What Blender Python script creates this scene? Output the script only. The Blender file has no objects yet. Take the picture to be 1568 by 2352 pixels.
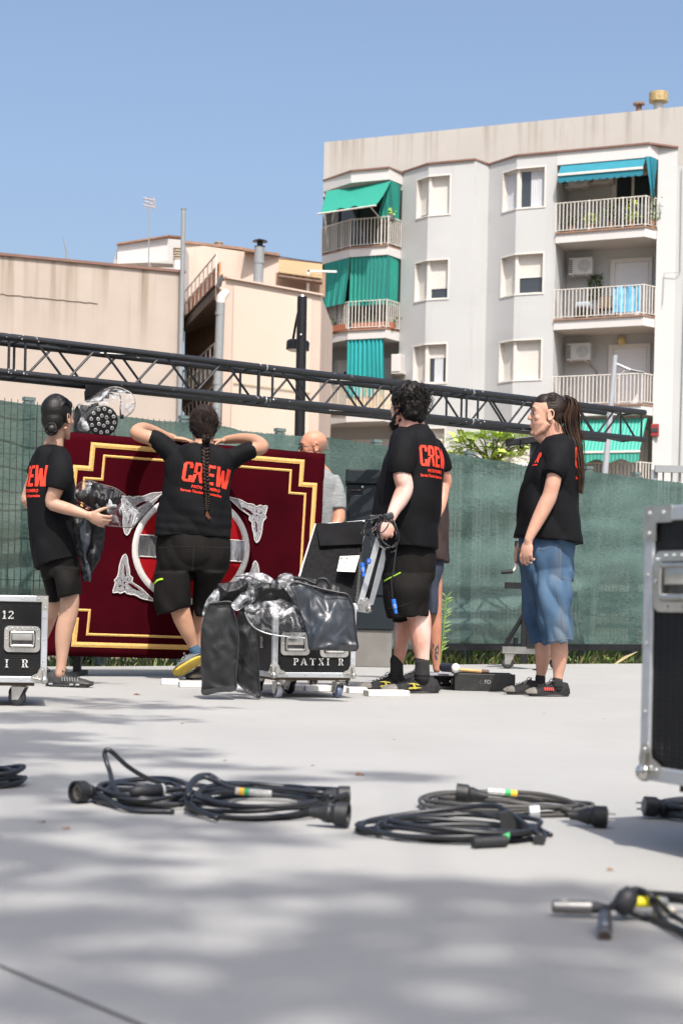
import bpy, bmesh, math, random
from math import sin, cos, pi, radians, sqrt, atan2
from mathutils import Vector as V, Matrix, noise
from mathutils.bvhtree import BVHTree
random.seed(7)
R = random
sc = bpy.context.scene
COL = sc.collection
# ------------------------------------------------------------ camera, world, sun
# picture geometry: a pixel grid 1568 x 2352, focal length 3700 px, level camera with rising lens shift, slight roll
FPX, CX, CY, HC, ROLL = 3700.0, 784.0, 1393.0, 0.5, math.atan(.021)
cam = bpy.data.cameras.new('camera'); camo = bpy.data.objects.new('camera', cam); COL.objects.link(camo)
camo.location = (0, 0, HC)
cr, sr = cos(ROLL), sin(ROLL)
camo.rotation_euler = Matrix(((cr, -sr, 0), (0, 0, -1), (sr, cr, 0))).to_euler()
cam.sensor_fit = 'VERTICAL'; cam.sensor_height = 36; cam.lens = 36 * FPX / 2352
cam.shift_y = (CY - 1176) / 2352
cam.clip_start = .1; cam.clip_end = 2000
cam.dof.use_dof = True; cam.dof.focus_distance = 9.6; cam.dof.aperture_fstop = 5.6
sc.camera = camo
SUN_EL, SUN_AZ = radians(57), radians(13)       # azimuth: to the right of straight behind the camera
sd = V((sin(SUN_AZ) * cos(SUN_EL), -cos(SUN_AZ) * cos(SUN_EL), sin(SUN_EL)))   # towards the sun
w = bpy.data.worlds.new('World'); sc.world = w; w.use_nodes = True
nt = w.node_tree; sky = nt.nodes.new('ShaderNodeTexSky'); sky.sky_type = 'NISHITA'; sky.sun_disc = False
sky.sun_elevation = SUN_EL; sky.sun_rotation = atan2(sd.x, sd.y)
sky.air_density = 1.0; sky.dust_density = 5.6; sky.ozone_density = 2.0; sky.altitude = 50
bg = nt.nodes['Background']; bg.inputs[1].default_value = .15
nt.links.new(sky.outputs[0], bg.inputs[0])
sl = bpy.data.lights.new('sun', 'SUN'); sl.energy = 4.4; sl.angle = radians(.6); sl.color = (1, .945, .87)
so = bpy.data.objects.new('sun', sl); COL.objects.link(so); so.location = (3, -8, 14)
so.rotation_euler = (-sd).to_track_quat('-Z', 'Y').to_euler()
sc.view_settings.view_transform = 'Standard'; sc.view_settings.look = 'None'
sc.view_settings.exposure = 0.6; sc.view_settings.gamma = 1; sc.view_settings.use_curve_mapping = False
sc.cycles.max_bounces = 8; sc.cycles.transparent_max_bounces = 16

# ------------------------------------------------------------ picture measurements -> points at their real distance
def uv(x, y):
    u, v = x - CX, CY - y
    return u * cr - v * sr, v * cr + u * sr
def W(x, y, Z):
    u, v = uv(x, y); return V((u * Z / FPX, Z, HC + v * Z / FPX))
def G(x, y, z0=0.0):
    u, v = uv(x, y); Z = (z0 - HC) * FPX / v; return V((u * Z / FPX, Z, z0))
def conv(s, ox, oy): return lambda x, y: (ox + x * s, oy + y * s)
D0 = lambda x, y: (x, y)
A1 = conv(.5038, 0, 413.4); A2 = conv(.5431, 716.5, 202.1); A3 = conv(.5431, 716.5, 551.2)
A4 = conv(.3203, 0, 881.8); A5 = conv(.3515, 275.6, 900.2); A1b = conv(.3319, 790, 854.3)
A2b = conv(.3204, 1102.3, 881.9); A3b = conv(.2578, 440.9, 1175.8); A6 = conv(.1934, 0, 1359.5)
A4r = conv(.3515, 1230.9, 1139); C5 = conv(.5273, 0, 1690.2); C6 = conv(.4963, 790, 1745.3)
B2 = conv(.2657, 716.5, 385.8); B3 = conv(.2889, 1258.4, 330.7); B1 = conv(.2344, 422.5, 606.3)
L4 = conv(.1054, 165.3, 872.6); K6 = conv(.1172, 165.3, 1083.9); K7 = conv(.1133, 808.3, 1166.6)
BX = conv(.1758, 955.3, 1506.5)

# ------------------------------------------------------------ mesh builder
class MB:
    def __init__(s): s.v = []; s.f = []; s.m = []; s.mi = 0
    def add(s, vs, fs, mi=None):
        o = len(s.v); s.v += [tuple(v) for v in vs]; s.f += [tuple(i + o for i in f) for f in fs]
        s.m += [s.mi if mi is None else mi] * len(fs); return s
    def box(s, c, d, ax=None):
        """c centre, d full sizes, ax optional 3 axis vectors"""
        ax = ax or (V((1, 0, 0)), V((0, 1, 0)), V((0, 0, 1))); c = V(c)
        vs = [c + ax[0] * (i * d[0] / 2) + ax[1] * (j * d[1] / 2) + ax[2] * (k * d[2] / 2) for i in (-1, 1) for j in (-1, 1) for k in (-1, 1)]
        return s.add(vs, [(0, 1, 3, 2), (4, 6, 7, 5), (0, 4, 5, 1), (2, 3, 7, 6), (0, 2, 6, 4), (1, 5, 7, 3)])
    def rbox(s, c, d, b, ax=None):
        """box with bevelled edges"""
        ax = ax or (V((1, 0, 0)), V((0, 1, 0)), V((0, 0, 1))); c = V(c)
        bm = bmesh.new(); bmesh.ops.create_cube(bm, size=1)
        for v in bm.verts: v.co = V((v.co.x * d[0], v.co.y * d[1], v.co.z * d[2]))
        bmesh.ops.bevel(bm, geom=list(bm.edges), offset=b, segments=2, affect='EDGES', profile=.5)
        vs = [c + ax[0] * v.co.x + ax[1] * v.co.y + ax[2] * v.co.z for v in bm.verts]
        s.add(vs, [tuple(v.index for v in f.verts) for f in bm.faces]); bm.free(); return s
    def loft(s, rings, cap=True, closed=True):
        n = len(rings[0]); vs = [p for r in rings for p in r]; fs = []
        for i in range(len(rings) - 1):
            for j in range(n if closed else n - 1):
                k = (j + 1) % n; fs.append((i * n + j, i * n + k, (i + 1) * n + k, (i + 1) * n + j))
        if cap and closed: fs.append(tuple(range(n - 1, -1, -1))); fs.append(tuple(range((len(rings) - 1) * n, len(rings) * n)))
        return s.add(vs, fs)
    def tube(s, pts, r, seg=8, cap=True, flat=1.0):
        pts = [V(p) for p in pts]; n = len(pts); rs = r if isinstance(r, (list, tuple)) else [r] * n
        rings = []; prev = None
        for i, p in enumerate(pts):
            t = (pts[min(i + 1, n - 1)] - pts[max(i - 1, 0)])
            if t.length < 1e-9: t = V((0, 0, 1))
            t.normalize()
            if prev is None:
                a = t.cross(V((0, 0, 1)) if abs(t.z) < .9 else V((1, 0, 0))).normalized()
            else:
                a = prev - t * prev.dot(t)
                if a.length < 1e-6: a = t.orthogonal()
                a.normalize()
            prev = a; b = t.cross(a)
            rings.append([p + (a * cos(2 * pi * k / seg) + b * (sin(2 * pi * k / seg) * flat)) * rs[i] for k in range(seg)])
        return s.loft(rings, cap)
    def cyl(s, a, b, r, r2=None, seg=16): return s.tube([a, b], [r, r if r2 is None else r2], seg)
    def lathe(s, o, axis, prof, seg=20):
        """prof: list of (distance along axis, radius)"""
        o, axis = V(o), V(axis).normalized(); a = axis.orthogonal().normalized(); b = axis.cross(a)
        return s.loft([[o + axis * h + (a * cos(2 * pi * k / seg) + b * sin(2 * pi * k / seg)) * max(r, 1e-4) for k in range(seg)] for h, r in prof])
    def ell(s, c, rad, ax=None, nu=16, nv=10):
        ax = ax or (V((1, 0, 0)), V((0, 1, 0)), V((0, 0, 1))); c = V(c)
        if not isinstance(rad, (tuple, list)): rad = (rad,) * 3
        rings = []
        for i in range(nv + 1):
            th = max(min(pi * i / nv, pi - .02), .02)
            rings.append([c + ax[0] * (rad[0] * sin(th) * cos(2 * pi * k / nu)) + ax[1] * (rad[1] * sin(th) * sin(2 * pi * k / nu)) + ax[2] * (rad[2] * -cos(th)) for k in range(nu)])
        return s.loft(rings)
    def prism(s, poly, d):
        """poly: planar 3D points, d: extrusion vector"""
        d = V(d); n = len(poly); vs = [V(p) for p in poly] + [V(p) + d for p in poly]
        fs = [tuple(range(n)), tuple(range(2 * n - 1, n - 1, -1))] + [(i, i + n, (i + 1) % n + n, (i + 1) % n) for i in range(n)]
        return s.add(vs, fs)
    def quad(s, *p): return s.add(p, [tuple(range(len(p)))])
    def build(s, name, mats, parent=None, smooth=False, auto=None, root=None):
        me = bpy.data.meshes.new(name)
        M = world_matrix(parent).inverted() if parent else Matrix()
        off = V((0, 0, 0))
        if parent is None and root is not None: off = V(root)
        me.from_pydata([(M @ V(v)) - off for v in s.v], [], s.f)
        mats = mats if isinstance(mats, (list, tuple)) else [mats]
        for m in mats: me.materials.append(m)
        for p, mi in zip(me.polygons, s.m): p.material_index = mi; p.use_smooth = smooth
        bm = bmesh.new(); bm.from_mesh(me); bmesh.ops.recalc_face_normals(bm, faces=bm.faces); bm.to_mesh(me); bm.free()
        if auto is not None:
            for p in me.polygons: p.use_smooth = True
            me.set_sharp_from_angle(angle=radians(auto))
        me.update()
        o = bpy.data.objects.new(name, me); COL.objects.link(o)
        if parent: o.parent = parent
        elif root is not None: o.location = off
        return o
def world_matrix(o):
    m = o.matrix_basis.copy()
    while o.parent: o = o.parent; m = o.matrix_basis @ m
    return m
def tag(o, label=None, cat=None, group=None, kind=None):
    if label: o['label'] = label
    if cat: o['category'] = cat
    if group: o['group'] = group
    if kind: o['kind'] = kind
    return o
def thing(name, loc, label, cat, group=None, rotz=0):
    o = bpy.data.objects.new(name, None); COL.objects.link(o); o.location = V(loc); o.rotation_euler = (0, 0, rotz)
    o.empty_display_size = .1
    return tag(o, label, cat, group)
def remesh(mb, name, mats, parent, voxel=.006, smooth=3, root=None, disp=None, fac=.5):
    """fuse the overlapping shapes of mb into one continuous surface"""
    t = mb.build('tmp', mats, None)
    m = t.modifiers.new('r', 'REMESH'); m.mode = 'VOXEL'; m.voxel_size = voxel; m.use_smooth_shade = True
    if smooth: q = t.modifiers.new('s', 'SMOOTH'); q.iterations = smooth; q.factor = fac
    bpy.context.view_layer.update(); dg = bpy.context.evaluated_depsgraph_get()
    me = bpy.data.meshes.new_from_object(t.evaluated_get(dg)); me.name = name
    bpy.data.objects.remove(t)
    if disp:
        ns = [(v.co.copy(), v.normal.copy()) for v in me.vertices]
        for v, (c, n) in zip(me.vertices, ns): v.co = c + n * disp(c, n)
    M = world_matrix(parent).inverted() if parent else Matrix.Translation(-V(root or (0, 0, 0)))
    me.transform(M)
    me.materials.clear()
    for mm in (mats if isinstance(mats, (list, tuple)) else [mats]): me.materials.append(mm)
    for p in me.polygons: p.use_smooth = True; p.material_index = 0
    me.update()
    o = bpy.data.objects.new(name, me); COL.objects.link(o)
    if parent: o.parent = parent
    elif root: o.location = V(root)
    return o
def smoothpath(pts, n=6):
    """Catmull-Rom through the points"""
    P = [V(p) for p in pts]; out = []
    for i in range(len(P) - 1):
        p0 = P[i - 1] if i else P[0] * 2 - P[1]; p1, p2 = P[i], P[i + 1]; p3 = P[i + 2] if i + 2 < len(P) else P[-1] * 2 - P[-2]
        for k in range(n):
            t = k / n
            out.append(.5 * ((2 * p1) + (p2 - p0) * t + (2 * p0 - 5 * p1 + 4 * p2 - p3) * t * t + (3 * p1 - p0 - 3 * p2 + p3) * t ** 3))
    out.append(P[-1]); return out

# ------------------------------------------------------------ materials
def mat(name, col, rough=.6, metal=0, var=.12, scale=8, bump=0, bscale=60, spec=.5, col2=None, stretch=(1, 1, 1), coord='Object', **kw):
    m = bpy.data.materials.new(name); m.use_nodes = True; n = m.node_tree; N = n.nodes; L = n.links
    b = N['Principled BSDF']; b.inputs['Roughness'].default_value = rough; b.inputs['Metallic'].default_value = metal
    b.inputs['Specular IOR Level'].default_value = spec
    tc = N.new('ShaderNodeTexCoord'); mp = N.new('ShaderNodeMapping'); mp.inputs['Scale'].default_value = stretch
    L.new(tc.outputs[coord], mp.inputs[0])
    nz = N.new('ShaderNodeTexNoise'); nz.inputs['Scale'].default_value = scale; nz.inputs['Detail'].default_value = 5; nz.inputs['Roughness'].default_value = .6
    L.new(mp.outputs[0], nz.inputs[0])
    rp = N.new('ShaderNodeValToRGB'); c = col; c2 = col2 or tuple(min(1, x * (1 + var)) for x in c); c1 = c if col2 else tuple(x * (1 - var) for x in c)
    rp.color_ramp.elements[0].position = .3; rp.color_ramp.elements[1].position = .7
    rp.color_ramp.elements[0].color = (*c1, 1); rp.color_ramp.elements[1].color = (*c2, 1)
    L.new(nz.outputs[0], rp.inputs[0]); L.new(rp.outputs[0], b.inputs['Base Color'])
    if bump:
        n2 = N.new('ShaderNodeTexNoise'); n2.inputs['Scale'].default_value = bscale; n2.inputs['Detail'].default_value = 4
        L.new(mp.outputs[0], n2.inputs[0]); bp = N.new('ShaderNodeBump'); bp.inputs['Strength'].default_value = bump; bp.inputs['Distance'].default_value = .01
        L.new(n2.outputs[0], bp.inputs['Height']); L.new(bp.outputs[0], b.inputs['Normal'])
    for k, v in kw.items(): b.inputs[k].default_value = v
    m['ramp'] = rp.name
    return m
def nodes(m): return m.node_tree.nodes, m.node_tree.links, m.node_tree.nodes['Principled BSDF']
def stains(m, axis_scale, pos, strength=.5, col=(.12, .1, .08), zfade=None):
    """vertical weather streaks mixed over the base colour; zfade=(z0,z1) object heights between which they grow"""
    N, L, b = nodes(m); src = b.inputs['Base Color'].links[0].from_socket
    tc = N.new('ShaderNodeTexCoord'); mp = N.new('ShaderNodeMapping'); mp.inputs['Scale'].default_value = axis_scale
    L.new(tc.outputs['Object'], mp.inputs[0]); nz = N.new('ShaderNodeTexNoise'); nz.inputs['Scale'].default_value = 1; nz.inputs['Detail'].default_value = 4
    L.new(mp.outputs[0], nz.inputs[0]); rp = N.new('ShaderNodeValToRGB'); rp.color_ramp.elements[0].position = pos; rp.color_ramp.elements[1].position = min(1, pos + .16)
    rp.color_ramp.elements[1].color = (strength, strength, strength, 1); rp.color_ramp.elements[0].color = (0, 0, 0, 1)
    L.new(nz.outputs[0], rp.inputs[0]); fac = rp.outputs[0]
    if zfade:
        sp = N.new('ShaderNodeSeparateXYZ'); L.new(tc.outputs['Object'], sp.inputs[0])
        mr = N.new('ShaderNodeMapRange'); mr.inputs[1].default_value = zfade[0]; mr.inputs[2].default_value = zfade[1]
        L.new(sp.outputs[2], mr.inputs[0]); mu = N.new('ShaderNodeMath'); mu.operation = 'MULTIPLY'
        L.new(fac, mu.inputs[0]); L.new(mr.outputs[0], mu.inputs[1]); fac = mu.outputs[0]
    mx = N.new('ShaderNodeMix'); mx.data_type = 'RGBA'; L.new(fac, mx.inputs[0]); L.new(src, mx.inputs[6]); mx.inputs[7].default_value = (*col, 1)
    L.new(mx.outputs[2], b.inputs['Base Color']); return m
def stripes(m, colb, scale, axis='X', thr=.5, width=.08):
    """woven stripes: mix a second colour in with a wave"""
    N, L, b = nodes(m); src = b.inputs['Base Color'].links[0].from_socket
    tc = N.new('ShaderNodeTexCoord'); wv = N.new('ShaderNodeTexWave'); wv.bands_direction = axis; wv.inputs['Scale'].default_value = scale
    L.new(tc.outputs['Object'], wv.inputs[0]); rp = N.new('ShaderNodeValToRGB'); rp.color_ramp.elements[0].position = thr; rp.color_ramp.elements[1].position = thr + width
    L.new(wv.outputs[1], rp.inputs[0]); mx = N.new('ShaderNodeMix'); mx.data_type = 'RGBA'
    L.new(rp.outputs[0], mx.inputs[0]); L.new(src, mx.inputs[6]); mx.inputs[7].default_value = (*colb, 1); L.new(mx.outputs[2], b.inputs['Base Color']); return m
M = {}
M['concrete'] = mat('plaza_concrete', (.268, .268, .260), .75, var=.06, scale=.9, bump=.2, bscale=180)
stains(M['concrete'], (9, 9, 1), .62, .35, (.2, .195, .19)); stains(M['concrete'], (130, 130, 1), .66, .35, (.15, .14, .13)); stains(M['concrete'], (1.3, .5, 1), .55, .3, (.23, .222, .21)); stains(M['concrete'], (3, 22, 1), .66, .35, (.34, .33, .32))
M['earth'] = mat('earth', (.16, .13, .09), .95, var=.3, scale=3, bump=.5, bscale=30)
M['grass'] = mat('grass_blades', (.12, .19, .035), .6, var=.35, scale=5)
M['drygrass'] = mat('dry_grass', (.34, .28, .14), .7, var=.3, scale=5)
M['leaf'] = mat('leaf', (.36, .48, .07), .5, var=.35, scale=6)
M['leafdark'] = mat('leaf_dark', (.06, .11, .03), .5, var=.35, scale=6)
M['bark'] = mat('bark', (.14, .1, .07), .9, var=.3, scale=12, bump=.6, bscale=25)
M['bwall'] = mat('grey_render', (.425, .435, .437), .85, var=.035, scale=.5, bump=.1, bscale=20)
stains(M['bwall'], (.35, .35, .9), .55, .3, (.33, .335, .34)); stains(M['bwall'], (2.2, 2.2, .12), .6, .3, (.27, .265, .26))
M['bupper'] = mat('parapet_render', (.375, .36, .335), .85, var=.05, scale=.6)
stains(M['bupper'], (3.4, 3.4, .16), .50, .75, (.20, .165, .13), (15.6, 17.9))
M['bwhite'] = mat('white_render', (.50, .49, .48), .8, var=.04, scale=1)
M['frame'] = mat('white_window_frame', (.56, .54, .51), .5, var=.03)
M['shutter'] = mat('roller_shutter', (.54, .52, .48), .55, var=.04)
M['shutterw'] = mat('white_roller_shutter', (.62, .63, .65), .55, var=.03)
for k in ('shutter', 'shutterw'):
    N_, L_, b_ = nodes(M[k]); tc = N_.new('ShaderNodeTexCoord'); wv = N_.new('ShaderNodeTexWave'); wv.bands_direction = 'Z'; wv.inputs['Scale'].default_value = 6
    L_.new(tc.outputs['Object'], wv.inputs[0]); bp = N_.new('ShaderNodeBump'); bp.inputs['Strength'].default_value = .35; bp.inputs['Distance'].default_value = .01
    L_.new(wv.outputs[1], bp.inputs['Height']); L_.new(bp.outputs[0], b_.inputs['Normal'])
M['glass'] = mat('dark_glass', (.03, .035, .04), .08, var=.2, scale=.7, spec=.8)
M['curtainw'] = mat('net_curtain', (.45, .47, .5), .8, var=.1, scale=3, stretch=(12, 12, .3))
M['rail'] = mat('balcony_rail', (.52, .5, .46), .55, var=.1)
M['tile'] = mat('terracotta', (.24, .14, .095), .8, var=.2, scale=4)
M['tilered'] = mat('red_tile', (.17, .095, .075), .8, var=.15, scale=4)
M['awng'] = mat('green_awning', (.006, .20, .145), .75, var=.06, scale=4)
M['awns'] = stripes(mat('striped_green_curtain', (.006, .21, .155), .8, var=.08, scale=3), (.006, .13, .125), 2.2, 'X', .6, .1)
M['awnb'] = mat('teal_awning', (.004, .155, .215), .75, var=.08, scale=4)
M['awnst'] = stripes(mat('striped_awning', (.012, .235, .18), .75, var=.05, scale=4), (.08, .34, .27), 2.6, 'X', .62, .1)
M['awnd'] = stripes(mat('striped_teal_curtain', (.005, .21, .21), .8, var=.1, scale=3), (.01, .3, .33), 2.0, 'X', .6, .1)
M['bamboo'] = mat('bamboo_screen', (.5, .38, .24), .8, var=.12, scale=3, stretch=(6, 6, .4))
M['beige'] = mat('beige_render', (.355, .305, .268), .85, var=.07, scale=.7, bump=.15, bscale=8)
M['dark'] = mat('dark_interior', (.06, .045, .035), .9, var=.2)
M['cream'] = mat('cream_render', (.48, .385, .325), .85, var=.06, scale=.6)
M['yellow'] = mat('yellow_sheet_wall', (.49, .425, .365), .7, var=.03, scale=.6)
M['pipe'] = mat('grey_pipe', (.215, .23, .24), .5, var=.08)
M['rust'] = mat('rusty_chimney', (.35, .26, .12), .7, var=.4, scale=9)
M['blackm'] = mat('black_metal', (.007, .007, .0085), .42, var=.4, scale=20, spec=.35)
M['truss'] = mat('black_painted_truss', (.008, .009, .011), .36, var=.3, scale=30, spec=.6, bump=.1, bscale=90)
stains(M['truss'], (26, 26, 26), .69, .8, (.5, .5, .5))
M['alu'] = mat('aluminium_edge', (.50, .52, .54), .42, .75, var=.07, scale=6, stretch=(1, 1, 6))
M['steel'] = mat('zinc_steel', (.5, .49, .46), .32, .9, var=.15, scale=20)
M['rubber'] = mat('black_rubber', (.02, .021, .024), .5, var=.25, scale=25, spec=.4)
M['cable'] = mat('black_cable', (.010, .0115, .015), .42, var=.35, scale=14, spec=.5)
M['cablegrey'] = mat('dusty_grey_cable', (.05, .048, .045), .55, var=.3, scale=14, spec=.4)
M['plug'] = mat('plug_rubber', (.010, .011, .0125), .55, var=.3, scale=30, bump=.2, bscale=200)
M['bluep'] = mat('blue_plastic', (.02, .13, .55), .4, var=.08)
M['white'] = mat('white_foam', (.55, .54, .52), .8, var=.1, scale=10)
M['wood'] = mat('wood_handle', (.5, .28, .11), .55, var=.25, scale=8, stretch=(1, 8, 8))
M['foam'] = mat('black_foam', (.012, .012, .013), .95, var=.4, scale=70, bump=.5, bscale=110, spec=.08)
M['tee'] = mat('black_cotton', (.0034, .0036, .0046), .8, var=.35, scale=5, bump=.8, bscale=7, spec=.14)
M['shorts'] = mat('black_shorts', (.0052, .0045, .0042), .8, var=.25, scale=5, bump=.3, bscale=22, spec=.15)
M['red'] = mat('red_print', (.78, .045, .02), .6, var=.08, scale=20, spec=.3)
M['velvet'] = mat('burgundy_velvet', (.029, .0005, .0028), .9, var=.3, scale=2.2, bump=.2, bscale=6, spec=.04)
nodes(M['velvet'])[2].inputs['Sheen Weight'].default_value = .02; nodes(M['velvet'])[2].inputs['Sheen Tint'].default_value = (.8, .03, .08, 1); nodes(M['velvet'])[2].inputs['Sheen Roughness'].default_value = .35
M['gold'] = mat('gold_braid', (.52, .31, .09), .55, .25, var=.3, scale=160, bump=.5, bscale=260)
M['silver'] = mat('silver_glitter', (.20, .20, .21), .4, .55, var=.8, scale=150, bump=.6, bscale=200)
M['silverb'] = mat('silver_cord', (.48, .465, .45), .55, .1, var=.2, scale=150, bump=.5, bscale=260)
M['silvers'] = mat('silver_satin', (.10, .10, .105), .25, .75, var=.5, scale=9, bump=.5, bscale=14, stretch=(2.5, 1, .6), col2=(.38, .38, .39))
M['redfelt'] = mat('red_felt', (.20, .0015, .004), .8, var=.15, scale=10, spec=.1)
M['cover'] = mat('black_vinyl_cover', (.009, .0095, .011), .5, var=.25, scale=7, bump=.3, bscale=12, spec=.35)
M['coverg'] = mat('grey_vinyl_cover', (.022, .027, .035), .36, var=.2, scale=4, bump=.12, bscale=8, spec=.5)
M['hair'] = mat('black_hair', (.0065, .005, .0045), .6, var=.4, scale=20, spec=.25)
M['hairb'] = mat('brown_hair', (.035, .018, .010), .42, var=.5, scale=20, spec=.6)
M['green'] = mat('neon_green_zip', (.42, .75, .05), .5, var=.05)
M['yellowp'] = mat('yellow_tape', (.7, .62, .02), .5, var=.05)
M['sock'] = mat('black_sock', (.012, .012, .013), .95, var=.2, bump=.3, bscale=120)
M['cabinet'] = mat('anthracite_cabinet', (.009, .014, .018), .55, var=.1, spec=.25)
def skin(name, c, blotch=None):
    m = mat(name, c, .5, var=.12, scale=9, bump=.08, bscale=90, spec=.32)
    stains(m, (16, 16, 9), .54, .45, tuple(x * y for x, y in zip(c, (.86, .62, .56)))); N, L, b = nodes(m); b.inputs['Subsurface Weight'].default_value = .12; b.inputs['Subsurface Radius'].default_value = (1, .35, .2); b.inputs['Subsurface Scale'].default_value = .012
    return m
M['skin_tan'] = skin('tan_skin', (.36, .20, .13)); M['skin_fair'] = skin('fair_skin', (.44, .25, .18)); M['skin_light'] = skin('light_skin', (.385, .232, .165))
M['skin_red'] = skin('sunburnt_skin', (.42, .19, .12))
M['skin_patch'] = skin('patchy_skin', (.56, .30, .22))
def concheck(): pass

def clear_plastic(name, tint=(.45, .46, .48), op=.35):
    m = bpy.data.materials.new(name); m.use_nodes = True; N = m.node_tree.nodes; L = m.node_tree.links; b = N['Principled BSDF']
    b.inputs['Base Color'].default_value = (*tint, 1); b.inputs['Roughness'].default_value = .07; b.inputs['Specular IOR Level'].default_value = 1.0
    tr = N.new('ShaderNodeBsdfTransparent'); tr.inputs[0].default_value = (.93, .94, .96, 1); mx = N.new('ShaderNodeMixShader')
    tc = N.new('ShaderNodeTexCoord'); nz = N.new('ShaderNodeTexNoise'); nz.inputs['Scale'].default_value = 11; nz.inputs['Detail'].default_value = 3; nz.inputs['Distortion'].default_value = 1.6
    L.new(tc.outputs['Object'], nz.inputs[0]); bp = N.new('ShaderNodeBump'); bp.inputs['Strength'].default_value = .9; bp.inputs['Distance'].default_value = .03
    L.new(nz.outputs[0], bp.inputs['Height']); L.new(bp.outputs[0], b.inputs['Normal'])
    rp = N.new('ShaderNodeValToRGB'); rp.color_ramp.elements[0].position = .46; rp.color_ramp.elements[1].position = .66
    rp.color_ramp.elements[0].color = (op * .35,) * 3 + (1,); rp.color_ramp.elements[1].color = (min(1, op * 3.2),) * 3 + (1,)
    L.new(nz.outputs[0], rp.inputs[0]); L.new(rp.outputs[0], mx.inputs[0]); L.new(tr.outputs[0], mx.inputs[1]); L.new(b.outputs[0], mx.inputs[2])
    L.new(mx.outputs[0], N['Material Output'].inputs[0]); return m
M['clear'] = clear_plastic('clear_plastic', op=.25); M['clear2'] = clear_plastic('clear_dome_plastic', op=.12)

def screen_cloth():
    m = bpy.data.materials.new('green_windbreak_cloth'); m.use_nodes = True; N = m.node_tree.nodes; L = m.node_tree.links; b = N['Principled BSDF']
    b.inputs['Roughness'].default_value = .6
    tc = N.new('ShaderNodeTexCoord')
    def noi(sc_, st, det=4):
        mp = N.new('ShaderNodeMapping'); mp.inputs['Scale'].default_value = st; L.new(tc.outputs['Object'], mp.inputs[0])
        nz = N.new('ShaderNodeTexNoise'); nz.inputs['Scale'].default_value = sc_; nz.inputs['Detail'].default_value = det; L.new(mp.outputs[0], nz.inputs[0]); return nz
    n1 = noi(1, (26, 26, 150)); n2 = noi(1.2, (.6, .6, 3))
    add = N.new('ShaderNodeMath'); add.operation = 'ADD'; L.new(n1.outputs[0], add.inputs[0]); L.new(n2.outputs[0], add.inputs[1])
    rp = N.new('ShaderNodeValToRGB'); rp.color_ramp.elements[0].position = .38; rp.color_ramp.elements[1].position = .62
    hf = N.new('ShaderNodeMath'); hf.operation = 'MULTIPLY'; hf.inputs[1].default_value = .5; L.new(add.outputs[0], hf.inputs[0]); L.new(hf.outputs[0], rp.inputs[0])
    rp.color_ramp.elements[0].color = (.020, .044, .038, 1); rp.color_ramp.elements[1].color = (.074, .128, .114, 1)
    L.new(rp.outputs[0], b.inputs['Base Color'])
    tr = N.new('ShaderNodeBsdfTransparent'); tr.inputs[0].default_value = (.7, .85, .78, 1)
    mx = N.new('ShaderNodeMixShader'); mr = N.new('ShaderNodeMapRange'); mr.inputs[1].default_value = .35; mr.inputs[2].default_value = .65; mr.inputs[3].default_value = .86; mr.inputs[4].default_value = .97
    L.new(n2.outputs[0], mr.inputs[0]); L.new(mr.outputs[0], mx.inputs[0]); L.new(tr.outputs[0], mx.inputs[1]); L.new(b.outputs[0], mx.inputs[2])
    L.new(mx.outputs[0], N['Material Output'].inputs[0]); return m
M['screen'] = screen_cloth()
def hexpanel():
    m = mat('black_hex_laminate', (.006, .006, .0068), .5, var=.2, scale=9, spec=.22)
    N, L, b = nodes(m); tc = N.new('ShaderNodeTexCoord'); vo = N.new('ShaderNodeTexVoronoi'); vo.inputs['Scale'].default_value = 95; vo.inputs['Randomness'].default_value = .12
    L.new(tc.outputs['Object'], vo.inputs[0]); bp = N.new('ShaderNodeBump'); bp.inputs['Strength'].default_value = .45; bp.inputs['Distance'].default_value = .004
    L.new(vo.outputs['Distance'], bp.inputs['Height']); L.new(bp.outputs[0], b.inputs['Normal']); return m
M['hex'] = hexpanel()
def denim():
    m = mat('washed_denim', (.019, .046, .094), .85, scale=3.2, col2=(.066, .118, .185), bump=.12, bscale=160, spec=.2)
    stains(m, (7, 7, 2.2), .57, .5, (.13, .15, .165)); return m
M['denim'] = denim()

# ------------------------------------------------------------ setting
def ground_sheet():
    mb = MB(); mb.quad((-400, -200, -.03), (400, -200, -.03), (400, 900, -.03), (-400, 900, -.03)); tag(mb.build('ground', M['earth']), kind='structure')
    # plaza slab ends in a straight kerb in front of the fence
    a = G(-300, 1533); b = G(1900, 1522); d = (b - a).normalized()
    a -= d * 25; b += d * 25
    mb = MB(); mb.prism([a, b, V((b.x, -30, 0)), V((a.x, -30, 0))], (0, 0, -.12)); o = mb.build('plaza', M['concrete']); tag(o, kind='structure')
    # control joints sawn in the slab (dark thin strips)
    m = mat('joint_filler', (.07, .07, .065), .9)
    mb = MB()
    for p, q, wd in ((G(-40, 2203), G(345, 2365), .006), (G(900, 1543), G(1560, 1544), .008)):
        t = (q - p).normalized(); n = V((-t.y, t.x, 0)) * wd / 2; up = V((0, 0, .002))
        q2 = q
        mb.quad(p - n + up, q2 - n + up, q2 + n + up, p + n + up)
    tag(mb.build('expansion_joint', m), kind='structure')
    m = mat('mulch', (.10, .075, .05), .95, var=.4, scale=20, bump=.8, bscale=60)
    return a, b, d
ga, gb, gd = ground_sheet()
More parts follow.
